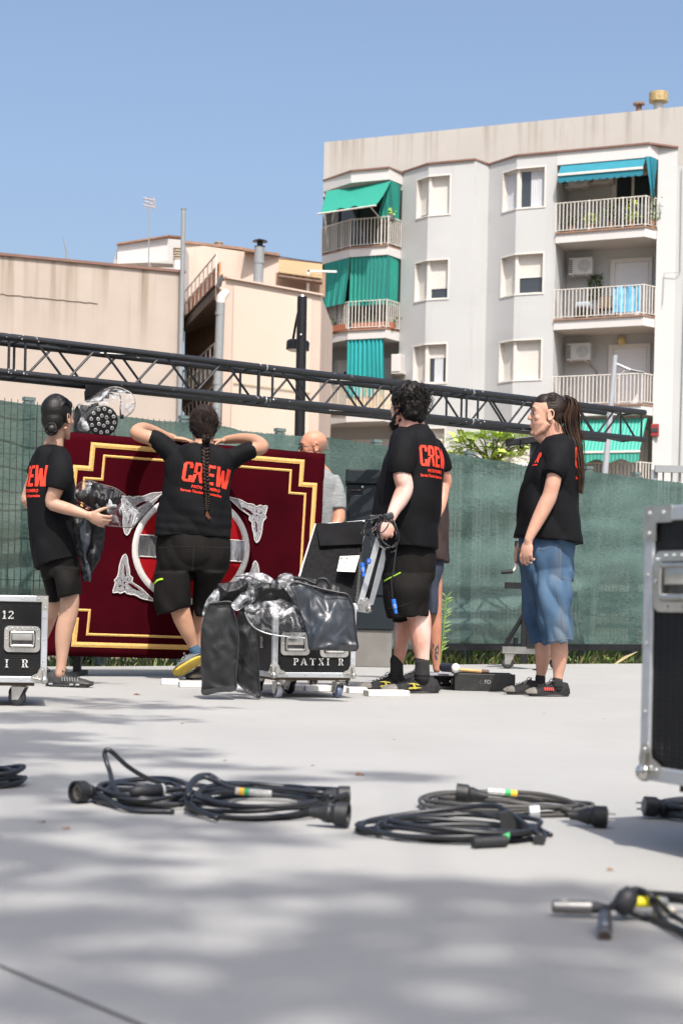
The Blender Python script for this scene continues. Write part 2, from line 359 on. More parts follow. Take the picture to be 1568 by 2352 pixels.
# ------------------------------------------------------------ apartment building (own frame: a along the facade, d outwards, z up)
def ray_plane(x, y, P0, n):
    u, v = uv(x, y); d = V((u / FPX, 1, v / FPX)); o = V((0, 0, HC)); t = (P0 - o).dot(n) / d.dot(n); return o + d * t
ZL, ZR = 58.3, 53.6
PL = V(W(740, 800, ZL)); PR = V(W(1510, 800, ZR)); PL.z = PR.z = 0
ea = (PR - PL).normalized(); en = V((ea.y, -ea.x, 0))          # en points to the camera side
apt = thing('apartment_building', PL, 'pale grey four-storey apartment block with green awnings and angled window bays, right', 'building')
apt.rotation_euler = (0, 0, atan2(ea.y, ea.x))
def FA(a, d, z): return PL + ea * a + en * d + V((0, 0, z))
def aof(x, y, d=0.0):
    p = ray_plane(x, y, PL + en * d, en); q = p - PL; return q.dot(ea), p.z
# floor levels from the left railing bases (world heights)
zs = [aof(741, yy)[1] for yy in (586, 770, 956)]
FH = (zs[0] - zs[2]) / 2
FL = [zs[0] - FH * i for i in range(6)]         # slab tops, row 1 (top) downwards
ZTOP = aof(741, 327)[1]; ZBAY = FL[0] + FH * .93
AX = {k: aof(x, y, d)[0] for k, x, y, d in (('l0', 741, 500, 0), ('l1', 803, 560, .85), ('l2', 890, 560, .85), ('l3', 921, 560, 0),
      ('b1', 983, 450, .75), ('b2', 1089, 450, .75), ('b3', 1121, 450, 0), ('c1', 1185, 450, .75), ('c2', 1277, 450, .75), ('c3', 1487, 450, .75), ('c4', 1509, 450, .35), ('c5', 1553, 450, 0))}
AEND = aof(1720, 450)[0]
def wallgrid(mb, p, q, z0, z1, ops, rev=.16, ro=None):
    """wall from p to q (a,d) with rectangular openings (s0,s1,za,zb), s along the wall in metres; reveals go inwards"""
    L_ = sqrt((q[0] - p[0]) ** 2 + (q[1] - p[1]) ** 2); ta, td = (q[0] - p[0]) / L_, (q[1] - p[1]) / L_
    ia, idd = -td * -1, -ta     # inward normal (towards -d side)
    P = lambda s_, z, k=0: FA(p[0] + ta * s_ + ia * k, p[1] + td * s_ + idd * k, z)
    S = sorted({0, L_, *[max(0, min(L_, o[0])) for o in ops], *[max(0, min(L_, o[1])) for o in ops]})
    Zs = sorted({z0, z1, *[o[2] for o in ops], *[o[3] for o in ops]})
    for i in range(len(S) - 1):
        for j in range(len(Zs) - 1):
            cs, cz = (S[i] + S[i + 1]) / 2, (Zs[j] + Zs[j + 1]) / 2
            if any(o[0] < cs < o[1] and o[2] < cz < o[3] for o in ops): continue
            mb.quad(P(S[i], Zs[j]), P(S[i + 1], Zs[j]), P(S[i + 1], Zs[j + 1]), P(S[i], Zs[j + 1]))
    return P, L_
wall = MB(); up = MB(); cop = MB()
# upper parapet plane set back at d=0
up.quad(FA(AX['l0'], .0, ZBAY - .6), FA(AEND, .0, ZBAY - .6), FA(AEND, .0, ZTOP), FA(AX['l0'], .0, ZTOP))
up.quad(FA(AX['l0'], .0, ZTOP), FA(AEND, .0, ZTOP), FA(AEND, -.3, ZTOP), FA(AX['l0'], -.3, ZTOP))
up.quad(FA(AX['l0'], -.3, ZTOP), FA(AEND, -.3, ZTOP), FA(AEND, -.3, ZTOP - 1), FA(AX['l0'], -.3, ZTOP - 1))
# flank wall and roof
wall.quad(FA(AX['l0'], 0, 0), FA(AX['l0'], -12, 0), FA(AX['l0'], -12, ZTOP), FA(AX['l0'], 0, ZTOP))
wall.quad(FA(AEND, 0, 0), FA(AEND, -12, 0), FA(AEND, -12, ZTOP), FA(AEND, 0, ZTOP))
wall.quad(FA(AX['l0'], -.3, ZTOP - .9), FA(AEND, -.3, ZTOP - .9), FA(AEND, -12, ZTOP - .9), FA(AX['l0'], -12, ZTOP - .9))
# window bays
WH0, WH1 = .95, 2.28          # sill and head above the slab top
wins = []
def bay(k0, k1, k2, k3, wl, wr, deep=True):
    d1 = .75
    p0, p1, p2 = (AX[k0], 0), (AX[k1], d1), (AX[k2], d1)
    segs = [(p0, p1), (p1, p2)] + ([(p2, (AX[k3], 0))] if k3 else [])
    for si, (p, q) in enumerate(segs):
        L_ = sqrt((q[0] - p[0]) ** 2 + (q[1] - p[1]) ** 2); ops = []
        for i in range(5):
            z0, z1 = FL[i] + WH0, FL[i] + WH1
            if si == 0: ops.append((L_ - wl, L_, z0, z1))
            if si == 1: ops.append((0, wr, z0, z1))
        P, L2 = wallgrid(wall, p, q, 0, ZBAY, ops)
        if si == 0: PA, LA = P, L_
        if si == 1: PB = P
    top = [FA(AX[k0], -.05, ZBAY + .005), *[FA(a, d, ZBAY + .005) for a, d in ((AX[k0], 0.0), p1, p2)]] + ([FA(AX[k3], 0, ZBAY + .005)] if k3 else [])
    c = [FA(AX[k0] - .02, .03, ZBAY), FA(AX[k1], d1 + .06, ZBAY), FA(AX[k2], d1 + .06, ZBAY)] + ([FA(AX[k3] + .03, .03, ZBAY)] if k3 else [FA(AX[k2], .0, ZBAY)])
    cop.prism(c, (0, 0, .06))
    return PA, LA, PB, wl, wr
bays = [bay('l3', 'b1', 'b2', 'b3', .62, .78), bay('b3', 'c1', 'c2', None, .68, .98)]
# loggia column on the right: side walls, back walls, fascia
c2, c3, c4, c5 = AX['c2'], AX['c3'], AX['c4'], AX['c5']
BK = -.75
wallL = MB()
for i in range(5):
    z0 = FL[i]; z1 = FL[i - 1] - .32 if i else ZBAY - .42
    wall.quad(FA(c2, .75, z0 - .05), FA(c2, BK, z0 - .05), FA(c2, BK, z1 + .05), FA(c2, .75, z1 + .05))
    wall.quad(FA(c4, .35, z0 - .05), FA(c4, BK, z0 - .05), FA(c4, BK, z1 + .05), FA(c4, .35, z1 + .05))
    wall.quad(FA(c2, BK, z0 - .05), FA(c4, BK, z0 - .05), FA(c4, BK, z1 + .05), FA(c2, BK, z1 + .05))
wall.quad(FA(c4, .35, 0), FA(c5, 0, 0), FA(c5, 0, ZBAY), FA(c4, .35, ZBAY))
wall.quad(FA(c5, .0, 0), FA(AEND, .0, 0), FA(AEND, .0, ZBAY - .6), FA(c5, .0, ZBAY - .6))
fas = MB()
fas.prism([FA(c2, BK, ZBAY - .42), FA(c2, .75, ZBAY - .42), FA(c3, .75, ZBAY - .42), FA(c4, .35, ZBAY - .42), FA(c4, BK, ZBAY - .42)], (0, 0, .42))
cop.prism([FA(c2, .0, ZBAY), FA(c2, .81, ZBAY), FA(c3, .81, ZBAY), FA(c5 + .03, .04, ZBAY), FA(c5, -.02, ZBAY)], (0, 0, .06))
def balcony(poly, z, name='balcony', infill=None):
    """slab + tiled edge + railing along the open sides of poly[1:-1]; z = slab top"""
    s = MB(); s.prism([FA(a, d, z - .34) for a, d in poly], (0, 0, .30)); o = s.build(name, M['bwhite'], apt)
    t = MB(); t.prism([FA(a, d + (.05 if d > .1 else 0), z - .04) for a, d in poly], (0, 0, .05)); t.build('tile_edge', M['tile'], o)
    r = MB(); pts = [V((a, d - (.04 if d > .1 else 0), 0)) for a, d in poly[1:-1]]
    for i in range(len(pts) - 1):
        A, B = pts[i], pts[i + 1]; L_ = (B - A).length; n = max(2, int(L_ / .125))
        for zz, rr in ((z + .08, .015), (z + 1.0, .022)): r.cyl(FA(A.x, A.y, zz), FA(B.x, B.y, zz), rr, seg=6)
        for k in range(n + 1):
            p = A.lerp(B, k / n); r.box(FA(p.x, p.y, z + .53), (.032, .018, .92) if k % 9 else (.045, .045, 1.0), (ea, en, V((0, 0, 1))))
    r.build('railing', M['rail'], o); return o
bals = []
for i in range(5):
    bals.append(balcony([(c2, BK), (c2, .78), (c3 - .05, .86), (c4 - .01, .38), (c4, BK)], FL[i]))
# left loggia column
l0, l1, l2, l3 = (AX[k] for k in ('l0', 'l1', 'l2', 'l3'))
fas.prism([FA(l0, -.8, ZBAY - .42), FA(l0, 0, ZBAY - .42), FA(l1, .85, ZBAY - .42), FA(l2, .85, ZBAY - .42), FA(l3, .05, ZBAY - .42), FA(l3, -.8, ZBAY - .42)], (0, 0, .38))
cop.prism([FA(l0 - .03, 0, ZBAY - .04), FA(l1, .91, ZBAY - .04), FA(l2, .91, ZBAY - .04), FA(l3 + .05, .05, ZBAY - .04)], (0, 0, .06))
for i in range(5):
    z0 = FL[i] - .3; z1 = FL[i - 1] - .3 if i else ZBAY - .42
    wall.quad(FA(l0, -.8, z0), FA(l3, -.8, z0), FA(l3, -.8, z1), FA(l0, -.8, z1))
    wall.quad(FA(l3, 0, z0), FA(l3, -.8, z0), FA(l3, -.8, z1), FA(l3, 0, z1))
    balcony([(l0, -.8), (l0, 0), (l1, .85), (l2, .85), (l3, .06), (l3, -.8)], FL[i])
wall.build('wall', M['bwall'], apt); up.build('roof_parapet', M['bupper'], apt); cop.build('coping', M['tilered'], apt); fas.build('balcony_canopy', M['bwhite'], apt)
# windows: reveal lining, frame, two shutters
def window(PA, LA, PB, wl, wr, i, kind):
    z0, z1 = FL[i] + WH0, FL[i] + WH1; f = MB(); D = .20
    A0, A1p, B1 = PA(LA - wl, 0), PA(LA, 0), PB(wr, 0)
    inn = lambda P, s_, z, k=D: P(s_, z, k)
    # linings
    for zz in (z0, z1):
        f.quad(PA(LA - wl, zz), PA(LA, zz), PA(LA, zz, D), PA(LA - wl, zz, D)); f.quad(PB(0, zz), PB(wr, zz), PB(wr, zz, D), PB(0, zz, D))
    f.quad(PA(LA - wl, z0), PA(LA - wl, z1), PA(LA - wl, z1, D), PA(LA - wl, z0, D)); f.quad(PB(wr, z0), PB(wr, z1), PB(wr, z1, D), PB(wr, z0, D))
    b = .05       # thin white surround standing proud of the wall
    def strip(P, s0, s1, za, zb): f.add([P(s, z, k) for s in (s0, s1) for z in (za, zb) for k in (-.02, .012)], [(0, 1, 3, 2), (4, 6, 7, 5), (0, 4, 5, 1), (2, 3, 7, 6), (0, 2, 6, 4), (1, 5, 7, 3)])
    strip(PA, LA - wl - b, LA - wl, z0 - b, z1 + b); strip(PB, wr, wr + b, z0 - b, z1 + b)
    for za, zb in ((z0 - b, z0), (z1, z1 + b)): strip(PA, LA - wl, LA, za, zb); strip(PB, 0, wr, za, zb)
    o = f.build('window', M['frame'], apt)
    fr = MB()
    def bar(P, s0, s1, za, zb, k0=D - .07, k1=D): fr.add([P(s, z, k) for s in (s0, s1) for z in (za, zb) for k in (k0, k1)], [(0, 1, 3, 2), (4, 6, 7, 5), (0, 4, 5, 1), (2, 3, 7, 6), (0, 2, 6, 4), (1, 5, 7, 3)])
    bar(PA, LA - .07, LA + .0, z0, z1, .06, D); bar(PB, 0, .1, z0, z1, .06, D)
    for P, s0, s1 in ((PA, LA - wl, LA - .05), (PB, .09, wr)):
        bar(P, s0, s1, z0, z0 + .05); bar(P, s0, s1, z1 - .07, z1); bar(P, s0, s0 + .04, z0, z1); bar(P, s1 - .05, s1, z0, z1)
    fr.build('frame', M['frame'], o)
    for n_, (P, s0, s1) in enumerate(((PA, LA - wl + .03, LA - .06), (PB, .1, wr - .03))):
        k = kind[n_]; zc = z0 + (z1 - z0) * k[1]
        if k[0] in 'sg':
            g = MB(); g.quad(P(s0, z0, D - .01), P(s1, z0, D - .01), P(s1, zc + .02, D - .01), P(s0, zc + .02, D - .01)); g.build('pane', M['glass'], o)
            sh = MB(); sh.quad(P(s0, zc, D - .04), P(s1, zc, D - .04), P(s1, z1, D - .04), P(s0, z1, D - .04)); sh.quad(P(s0, zc, D - .04), P(s1, zc, D - .04), P(s1, zc, D), P(s0, zc, D))
            if k[1] < .97: sh.build('roller_shutter', M['shutter' if i == 0 else 'shutterw'] if False else M['shutter'], o)
        if k[0] == 'g' and len(k) > 2:
            c = MB(); n = 14; s2 = s0 + (s1 - s0) * k[2]; s3 = s0 + (s1 - s0) * k[3]
            for j in range(n):
                ta, tb = j / n, (j + 1) / n
                c.quad(P(s2 + (s3 - s2) * ta, z0 + .04, D - .02 - .015 * (j % 2)), P(s2 + (s3 - s2) * tb, z0 + .04, D - .02 - .015 * ((j + 1) % 2)), P(s2 + (s3 - s2) * tb, min(zc, z1 - .06), D - .02 - .015 * ((j + 1) % 2)), P(s2 + (s3 - s2) * ta, min(zc, z1 - .06), D - .02 - .015 * (j % 2)))
            c.build('curtain', M['curtainw'], o)
kinds = [[(('s', .08), ('s', .0)), (('s', .02), ('s', .28)), (('s', .02), ('g', .66, .3, .8)), (('s', 0), ('s', 0)), (('s', 0), ('s', 0))],
         [(('g', 1, 0, .75), ('g', 1, .42, 1)), (('s', .03), ('s', .42)), (('s', 0), ('s', 0)), (('s', 0), ('s', 0)), (('s', 0), ('s', 0))]]
for bi, b_ in enumerate(bays):
    for i in range(5): window(*b_, i, kinds[bi][i])
# balcony doors in the right column
for i in range(4):
    z0 = FL[i] + .04; a0, a1 = c2 + 1.55, c4 - .35; f = MB(); dd = BK + .03
    for (x0, x1, za, zb) in ((a0, a0 + .16, z0, z0 + 2.2), (a1 - .12, a1, z0, z0 + 2.2), (a0 + .16, a1 - .12, z0 + 2.06, z0 + 2.2)):
        f.box(FA((x0 + x1) / 2, dd, (za + zb) / 2), (x1 - x0, .12, zb - za), (ea, en, V((0, 0, 1))))
    o = f.build('balcony_door', M['frame'], apt); s = MB()
    s.box(FA((a0 + a1) / 2, BK + .02, z0 + 1.03), (a1 - a0 - .28, .04, 2.06), (ea, en, V((0, 0, 1))))
    s.build('pane' if i == 0 else 'roller_shutter', M['glass'] if i == 0 else M['shutterw'], o)
    if i == 0:
        b = MB(); b.box(FA((a0 + a1) / 2, BK + .06, z0 + 1.03), (.09, .05, 2.06), (ea, en, V((0, 0, 1)))); b.build('mullion', M['frame'], o)
# left column doors (dark openings seen above the railings)
for i in range(5):
    f = MB(); f.box(FA((l0 + l3) / 2 - .1, -.77, FL[i] + 1.08), (l3 - l0 - .9, .05, 2.1), (ea, en, V((0, 0, 1))))
    o = f.build('balcony_door', M['glass'] if i < 2 else M['shutterw'], apt)
    b = MB()
    for k in (-.5, -.17, .17, .5): b.box(FA((l0 + l3) / 2 - .1 + k * (l3 - l0 - .9), -.72, FL[i] + 1.08), (.07, .06, 2.1), (ea, en, V((0, 0, 1))))
    b.build('frame', M['blackm'] if i < 2 else M['frame'], o)
AXA = (ea, en, V((0, 0, 1)))
def ac_unit(a, d, z, face=1):
    m_ = MB(); m_.rbox(FA(a, d, z), (.82, .32, .58), .02, AXA); o = m_.build('air_conditioner', M['bwhite'], apt)
    g = MB(); g.lathe(FA(a + .14, d + .165, z), en, [(0, .21), (.012, .21), (.012, .19)], 24); g.build('fan_grille', mat('ac_grille', (.35, .36, .36), .6), o)
    g = MB()
    for k in range(7): g.box(FA(a - .33, d + .165, z - .2 + k * .066), (.13, .012, .03), AXA)
    g.build('air_slots', M['blackm'], o)
    g = MB(); g.box(FA(a - .25, d, z - .32), (.04, .4, .05), AXA); g.box(FA(a + .25, d, z - .32), (.04, .4, .05), AXA); g.build('bracket', M['rail'], o)
ac_unit(c2 + .62, -.35, FL[1] + 1.98); ac_unit(c2 + .62, -.35, FL[2] + 1.98); ac_unit(c2 + .45, -.2, FL[0] + 2.0); ac_unit(c2 + 1.25, -.45, FL[0] + 2.12)
m_ = MB(); m_.rbox(FA(l3 + .12, .25, FL[2] + 1.72), (.34, .75, .62), .02, AXA); o = m_.build('air_conditioner', M['bwhite'], apt)
g = MB(); g.box(FA(l3 + .15, .2, FL[2] + 1.38), (.4, .8, .05), AXA); g.build('bracket', M['rail'], o)
# fabric helpers on the facade
def drape(name, m, pts_top, z_top, z_bot, amp=.05, folds=14, parent=apt, bot=None, wav=0, seed=1):
    """hanging cloth along a plan polyline of (a,d)"""
    P = [V((a, d, 0)) for a, d in pts_top]; Ls = [0]
    for i in range(len(P) - 1): Ls.append(Ls[-1] + (P[i + 1] - P[i]).length)
    def at(PP, LL, t):
        s_ = t * LL[-1]
        for i in range(len(PP) - 1):
            if s_ <= LL[i + 1] + 1e-6: return PP[i].lerp(PP[i + 1], (s_ - LL[i]) / max(1e-6, LL[i + 1] - LL[i]))
        return PP[-1]
    Q = [V((a, d, 0)) for a, d in (bot or pts_top)]; Lq = [0]
    for i in range(len(Q) - 1): Lq.append(Lq[-1] + (Q[i + 1] - Q[i]).length)
    n, k = 72, 10; mb = MB(); rows = []
    for j in range(k + 1):
        row = []
        for i in range(n + 1):
            t = i / n; p = at(P, Ls, t).lerp(at(Q, Lq, t), j / k)
            f = sin(t * folds * 2 * pi + .8 * sin(t * 9 + seed) + j * .12) * amp * (.4 + .6 * j / k)
            zz = z_top + (z_bot - z_top) * j / k + (wav * abs(sin(t * pi * 9)) if j == k else 0)
            row.append(FA(p.x, p.y + f, zz))
        rows.append(row)
    vs = [p for r in rows for p in r]; fs = [(j * (n + 1) + i, j * (n + 1) + i + 1, (j + 1) * (n + 1) + i + 1, (j + 1) * (n + 1) + i) for j in range(k) for i in range(n)]
    mb.add(vs, fs); return mb.build(name, m, parent, smooth=True)
def onp(x, y, d): a, z = aof(x, y, d); return a, z
# row 1 left: sloping awning and a gathered curtain
aw = MB(); tl, tr_ = (l0 + .28, .35, ZBAY - .5), (l2 + .05, .80, ZBAY - .46)
bl = aof(735, 491, 1.7); br = aof(862, 472, 1.9)
n = 24; vs = []
for j in range(9):
    for i in range(n + 1):
        t, s_ = i / n, j / 8
        A = V(tl).lerp(V(tr_), t); B = V((bl[0] + (br[0] - bl[0]) * t, 1.7 + .2 * t, bl[1] + (br[1] - bl[1]) * t + (.10 * abs(sin(t * pi * 4)) if j == 8 and .25 < t < .7 else 0)))
        p = A.lerp(B, s_); vs.append(FA(p.x, p.y, p.z - .08 * sin(pi * s_)))
aw.add(vs, [(j * (n + 1) + i, j * (n + 1) + i + 1, (j + 1) * (n + 1) + i + 1, (j + 1) * (n + 1) + i) for j in range(8) for i in range(n)])
o = aw.build('awning', M['awng'], apt, smooth=True); s = MB()
s.cyl(FA(bl[0] - .1, 1.7, bl[1]), FA(br[0] + .02, 1.9, br[1]), .03, seg=6)
s.cyl(FA(bl[0] + .55, 1.75, bl[1] + .04), FA(l0 + .62, .6, FL[0] + 1.0), .02, seg=6); s.cyl(FA(br[0] - .22, 1.88, br[1]), FA(l2 - .35, .85, FL[0] + 1.0), .02, seg=6); s.build('awning_arm', M['rail'], o)
drape('curtain', M['awns'], [(l2 - .05, .78), (l2 + .05, .8), (l3 - .03, .1)], ZBAY - .45, FL[0] + .95, .05, 7, bot=[(l2 - .42, .78), (l2 - .1, .8), (l3 - .05, .1)])
# row 2 left: full curtains
drape('curtain', M['awns'], [(l0 + .2, .15), (l1 + .02, .84)], FL[0] - .35, FL[1] + .92, .03, 4, bot=[(l0 + .0, .25), (l1 - .05, 1.05)])
drape('curtain', M['awns'], [(l1 + .02, .80), (l2, .80), (l3 - .05, .06)], FL[0] - .35, FL[1] + .85, .045, 14, seed=3)
# row 3
drape('curtain', M['awnd'], [(l1 - .05, .80), (l2 - .1, .80)], FL[1] - .35, FL[2] + .55, .06, 9, bot=[(l1 - .02, .80), (l2 + .02, .75)], seed=5)
drape('curtain', M['awnd'], [(l0 + .15, .1), (l0 + .55, .5)], FL[1] - .4, FL[2] + .5, .05, 3, bot=[(l0 + .42, .3), (l0 + .52, .42)], seed=6)
# bamboo infill row 3 railing
for p, q in (((l0 + .05, .05), (l1, .82)), ((l1, .82), (l2, .82)), ((l2, .82), (l3, .1))):
    mb = MB(); mb.quad(FA(p[0], p[1] - .06, FL[2] + .05), FA(q[0], q[1] - .06, FL[2] + .05), FA(q[0], q[1] - .06, FL[2] + .96), FA(p[0], p[1] - .06, FL[2] + .96)); mb.build('bamboo_screen', M['bamboo'], apt)
# right column row 1: teal awning, white front bar, side curtain
aw = MB(); a0, a1 = c2 + .12, c3 - .12
z0_, zc_, z1_ = ZBAY - .95, ZBAY - .82, ZBAY - .42
aw.quad(FA(a0, .70, z1_), FA(a1, .70, z1_), FA(a1, 1.05, zc_), FA(a0, 1.05, zc_))
n = 36; vs = []
for i in range(n + 1):
    a = a0 + (a1 - a0) * i / n; vs += [FA(a, 1.06, zc_ - .06), FA(a, 1.06, zc_ - .24 - .05 * abs(sin(i / n * pi * 12)))]
aw.add(vs, [(2 * i, 2 * i + 2, 2 * i + 3, 2 * i + 1) for i in range(n)])
o = aw.build('awning', M['awnb'], apt); s = MB(); s.box(FA((a0 + a1) / 2, 1.06, zc_ - .02), (a1 - a0, .07, .08), AXA); s.build('front_bar', M['frame'], o)
drape('curtain', M['awnb'], [(c3 - .1, .78), (c3 + .05, .78), (c4 - .02, .36)], ZBAY - .40, FL[0] + 1.0, .05, 4, bot=[(c3 + .12, .72), (c3 + .2, .7), (c4 - .12, .5)], seed=8)
# right column row 4: striped awning lowered in front of the balcony
aw = MB(); zt = FL[2] - .45
za = aof(1400, 1038, 1.3)[1]
p = [(c2 + .3, .6, zt), (c3 + .1, .6, zt), (c3 + .02, 1.35, za), (c2 + .3, 1.35, za)]
aw.quad(*[FA(*q) for q in p]); vs = []
for i in range(n + 1):
    a = c2 + .3 + (c3 + .02 - c2 - .3) * i / n; vs += [FA(a, 1.36, za - .05), FA(a, 1.36, za - .3 - .06 * sin(i / n * pi * 7))]
aw.add(vs, [(2 * i, 2 * i + 2, 2 * i + 3, 2 * i + 1) for i in range(n)])
o = aw.build('awning', M['awnst'], apt); s = MB(); s.box(FA((c2 + c3) / 2 + .15, 1.36, za), (c3 - c2 - .2, .06, .07), AXA); s.build('front_bar', M['frame'], o)
# chimneys, alarm box, downpipe, wall lamp, cables
ch = MB(); a_, z_ = aof(1511, 238, -1); ch.cyl(FA(a_, -1, ZTOP - .9), FA(a_, -1, z_ + .02), .16); o = ch.build('chimney', M['bwhite'], apt)
ch = MB(); ch.lathe(FA(a_, -1, z_), (0, 0, 1), [(0, .17), (.05, .32), (.36, .32), (.38, .27)], 20); ch.build('chimney_cap', M['rust'], o)
ch = MB(); a_, z_ = aof(1466, 244, -1.2); ch.lathe(FA(a_, -1.2, ZTOP - .9), (0, 0, 1), [(0, .1), (z_ - ZTOP + .92, .1), (z_ - ZTOP + .94, .2), (z_ - ZTOP + 1.0, .2)], 16); ch.build('chimney', M['tile'], apt)
al = MB(); a_, z_ = aof(1494, 988, .4); al.rbox(FA(a_ + .12, .36, z_), (.26, .1, .42), .02, AXA); o = al.build('alarm_box', mat('alarm_red', (.25, .03, .03), .5), apt)
al = MB(); al.box(FA(a_ + .12, .42, z_), (.22, .02, .12), AXA); al.build('panel', M['glass'], o)
cb = MB()
cb.tube([FA(c2 + .9, BK + .05, FL[2] + 1.6), FA(c2 + 1.15, BK + .05, FL[2] + 1.35), FA(c2 + 1.12, BK + .05, FL[2] + .1)], .02, 6)
cb.tube([FA(*q) for q in ((AX['c5'] + .15, .05, ZBAY - .7), (AX['c5'] + .17, .05, FL[1] + 1.5), (AX['c5'] - .3, .3, FL[1] + 1.45), (AX['c5'] - .33, .3, FL[1] + .4))], .012, 5)
cb.tube([FA(*q) for q in ((AX['c5'] + .35, .03, ZTOP - .1), (AX['c5'] + .33, .03, FL[1] + 1.5), (AX['c5'] + .28, .03, FL[3]), (AX['c5'] + .4, .03, 0))], .025, 6)
cb.build('wall_cable', M['pipe'], apt)
lm = MB(); lm.ell(FA(l0 + .75, -.62, FL[2] + 1.5), (.1, .1, .18)); lm.box(FA(l0 + .75, -.72, FL[2] + 1.38), (.08, .2, .05), AXA); lm.build('wall_lamp', M['blackm'], apt)
lm = MB(); lm.ell(FA(c2 + 2.0, BK + .1, FL[2] + 2.35), (.14, .1, .16)); lm.build('wall_lamp', mat('lamp_glass', (.55, .45, .2), .3), apt)
# loose things on the balconies
def potplant(a, d, z, h, lab, grp=None, r=.13, seed=1):
    rr = random.Random(seed); t = thing('potted_plant', FA(a, d, z), lab, 'plant', grp)
    p = MB(); p.lathe(FA(a, d, z), (0, 0, 1), [(0, r * .7), (.22, r), (.24, r * 1.1), (.26, r * 1.1)], 12); p.build('pot', M['tile'], t)
    f = MB()
    for k in range(70):
        c = FA(a + rr.gauss(0, .12), d + rr.gauss(0, .1), z + .26 + rr.random() * h); v = V((rr.gauss(0, 1), rr.gauss(0, 1), rr.gauss(0, .6))).normalized() * .09; u = v.orthogonal().normalized() * .035
        f.quad(c - v, c + u, c + v, c - u)
    f.build('leaves', M['leafdark'] if seed % 2 else M['leaf'], t)
labs = ['small potted plant by the left end of the topmost right balcony', 'leafy potted plant left of centre on the topmost right balcony', 'bushy potted plant in the middle of the topmost right balcony',
        'tall potted plant right of centre on the topmost right balcony', 'potted plant nearest the teal curtain on the topmost right balcony']
for k, l_ in enumerate(labs): potplant(c2 + .45 + k * .68, .45, FL[0] + .02, (.3, .35, .6, .7, .75)[k], l_, 'potted plants on the top right balcony', seed=k + 1)
# planter trough hung on the top left rail
t = thing('flower_box', FA(l3 - .35, .6, FL[0] + .9), 'dark flower box with a small green plant on the top left balcony rail', 'planter')
p = MB(); p.rbox(FA(l3 - .38, .62, FL[0] + 1.0), (.6, .22, .2), .02, AXA); p.build('trough', mat('planter_grey', (.1, .1, .11), .6), t)
f = MB(); rr = random.Random(5)
for k in range(50):
    c = FA(l3 - .3 + rr.gauss(0, .12), .62 + rr.gauss(0, .05), FL[0] + 1.1 + rr.random() * .22); v = V((rr.gauss(0, 1), rr.gauss(0, 1), rr.gauss(0, .6))).normalized() * .07; u = v.orthogonal().normalized() * .03
    f.quad(c - v, c + u, c + v, c - u)
f.build('leaves', M['leaf'], t)
for k, (p, q) in enumerate((((l0 + .5, .3), (l1 - .1, .68)), ((l1 + .15, .68), (l2 - .1, .68)), ((l2 + .05, .6), (l3 - .15, .25)))):
    A, B = V((*p, 0)), V((*q, 0)); t = thing('planter_trough', FA(A.x, A.y, FL[1]), 'orange clay planter trough behind the second left balcony rail, ' + ('left stretch', 'middle stretch', 'right stretch')[k], 'planter', 'clay troughs on the second left balcony')
    mid = (A + B) / 2; dr = (ea * (B.x - A.x) + en * (B.y - A.y)).normalized(); m_ = MB()
    m_.box(FA(mid.x, mid.y, FL[1] + .14), ((B - A).length, .2, .22), (dr, V((-dr.y, dr.x, 0)), V((0, 0, 1)))); m_.build('trough', mat('orange_clay', (.32, .11, .06), .8), t)
    f = MB()
    for j in range(25):
        c = FA(mid.x + rr.gauss(0, .3), mid.y, FL[1] + .28 + rr.random() * .2); v = V((rr.gauss(0, 1), rr.gauss(0, 1), 1)).normalized() * .08; u = v.orthogonal().normalized() * .03
        f.quad(c - v, c + u, c + v, c - u)
    f.build('leaves', M['leafdark'], t)
# towel over the second right railing
n = 14; mb = MB(); vs = []
ta, tb = aof(1405, 700, .85)[0], aof(1470, 700, .85)[0]
for j in range(7):
    for i in range(n + 1):
        vs.append(FA(ta + (tb - ta) * i / n, .80 - .03 * sin(i * 1.3) , FL[1] + 1.0 - .86 * j / 6))
mb.add(vs, [(j * (n + 1) + i, j * (n + 1) + i + 1, (j + 1) * (n + 1) + i + 1, (j + 1) * (n + 1) + i) for j in range(6) for i in range(n)])
o = mb.build('towel', mat('blue_towel', (.03, .22, .42), .9, scale=7, col2=(.25, .55, .7), stretch=(3, 1, .6)), root=FA(ta, .8, FL[1])); tag(o, 'blue patterned towel hung on the second right balcony rail', 'towel')
t = thing('balcony_chair', FA(c2 + 1.5, .1, FL[1]), 'brown wicker chair on the second right balcony beside the towel', 'chair')
mb = MB(); mb.box(FA(c2 + 1.7, .15, FL[1] + .42), (.7, .5, .08), AXA); mb.build('seat', M['bark'], t)
mb = MB(); mb.box(FA(c2 + 1.7, -.1, FL[1] + .65), (.7, .06, .45), AXA); mb.build('backrest', M['bark'], t)
for sx in (-.3, .3):
    for sy in (-.2, .2): mb = MB(); mb.cyl(FA(c2 + 1.7 + sx, .15 + sy, FL[1]), FA(c2 + 1.7 + sx, .15 + sy, FL[1] + .4), .03, seg=6); mb.build('leg', M['bark'], t)
t = thing('cushion_seat', FA(c2 + .8, .1, FL[1]), 'blue grey cushioned seat at the left of the second right balcony', 'seat')
mb = MB(); mb.rbox(FA(c2 + .85, .1, FL[1] + .25), (.55, .5, .45), .05, AXA); mb.build('base', M['blackm'], t); mb = MB(); mb.rbox(FA(c2 + .85, .1, FL[1] + .56), (.5, .45, .2), .06, AXA); mb.build('cushion', mat('grey_blue_cloth', (.3, .36, .42), .9), t)
mb = MB(); rr = random.Random(9)
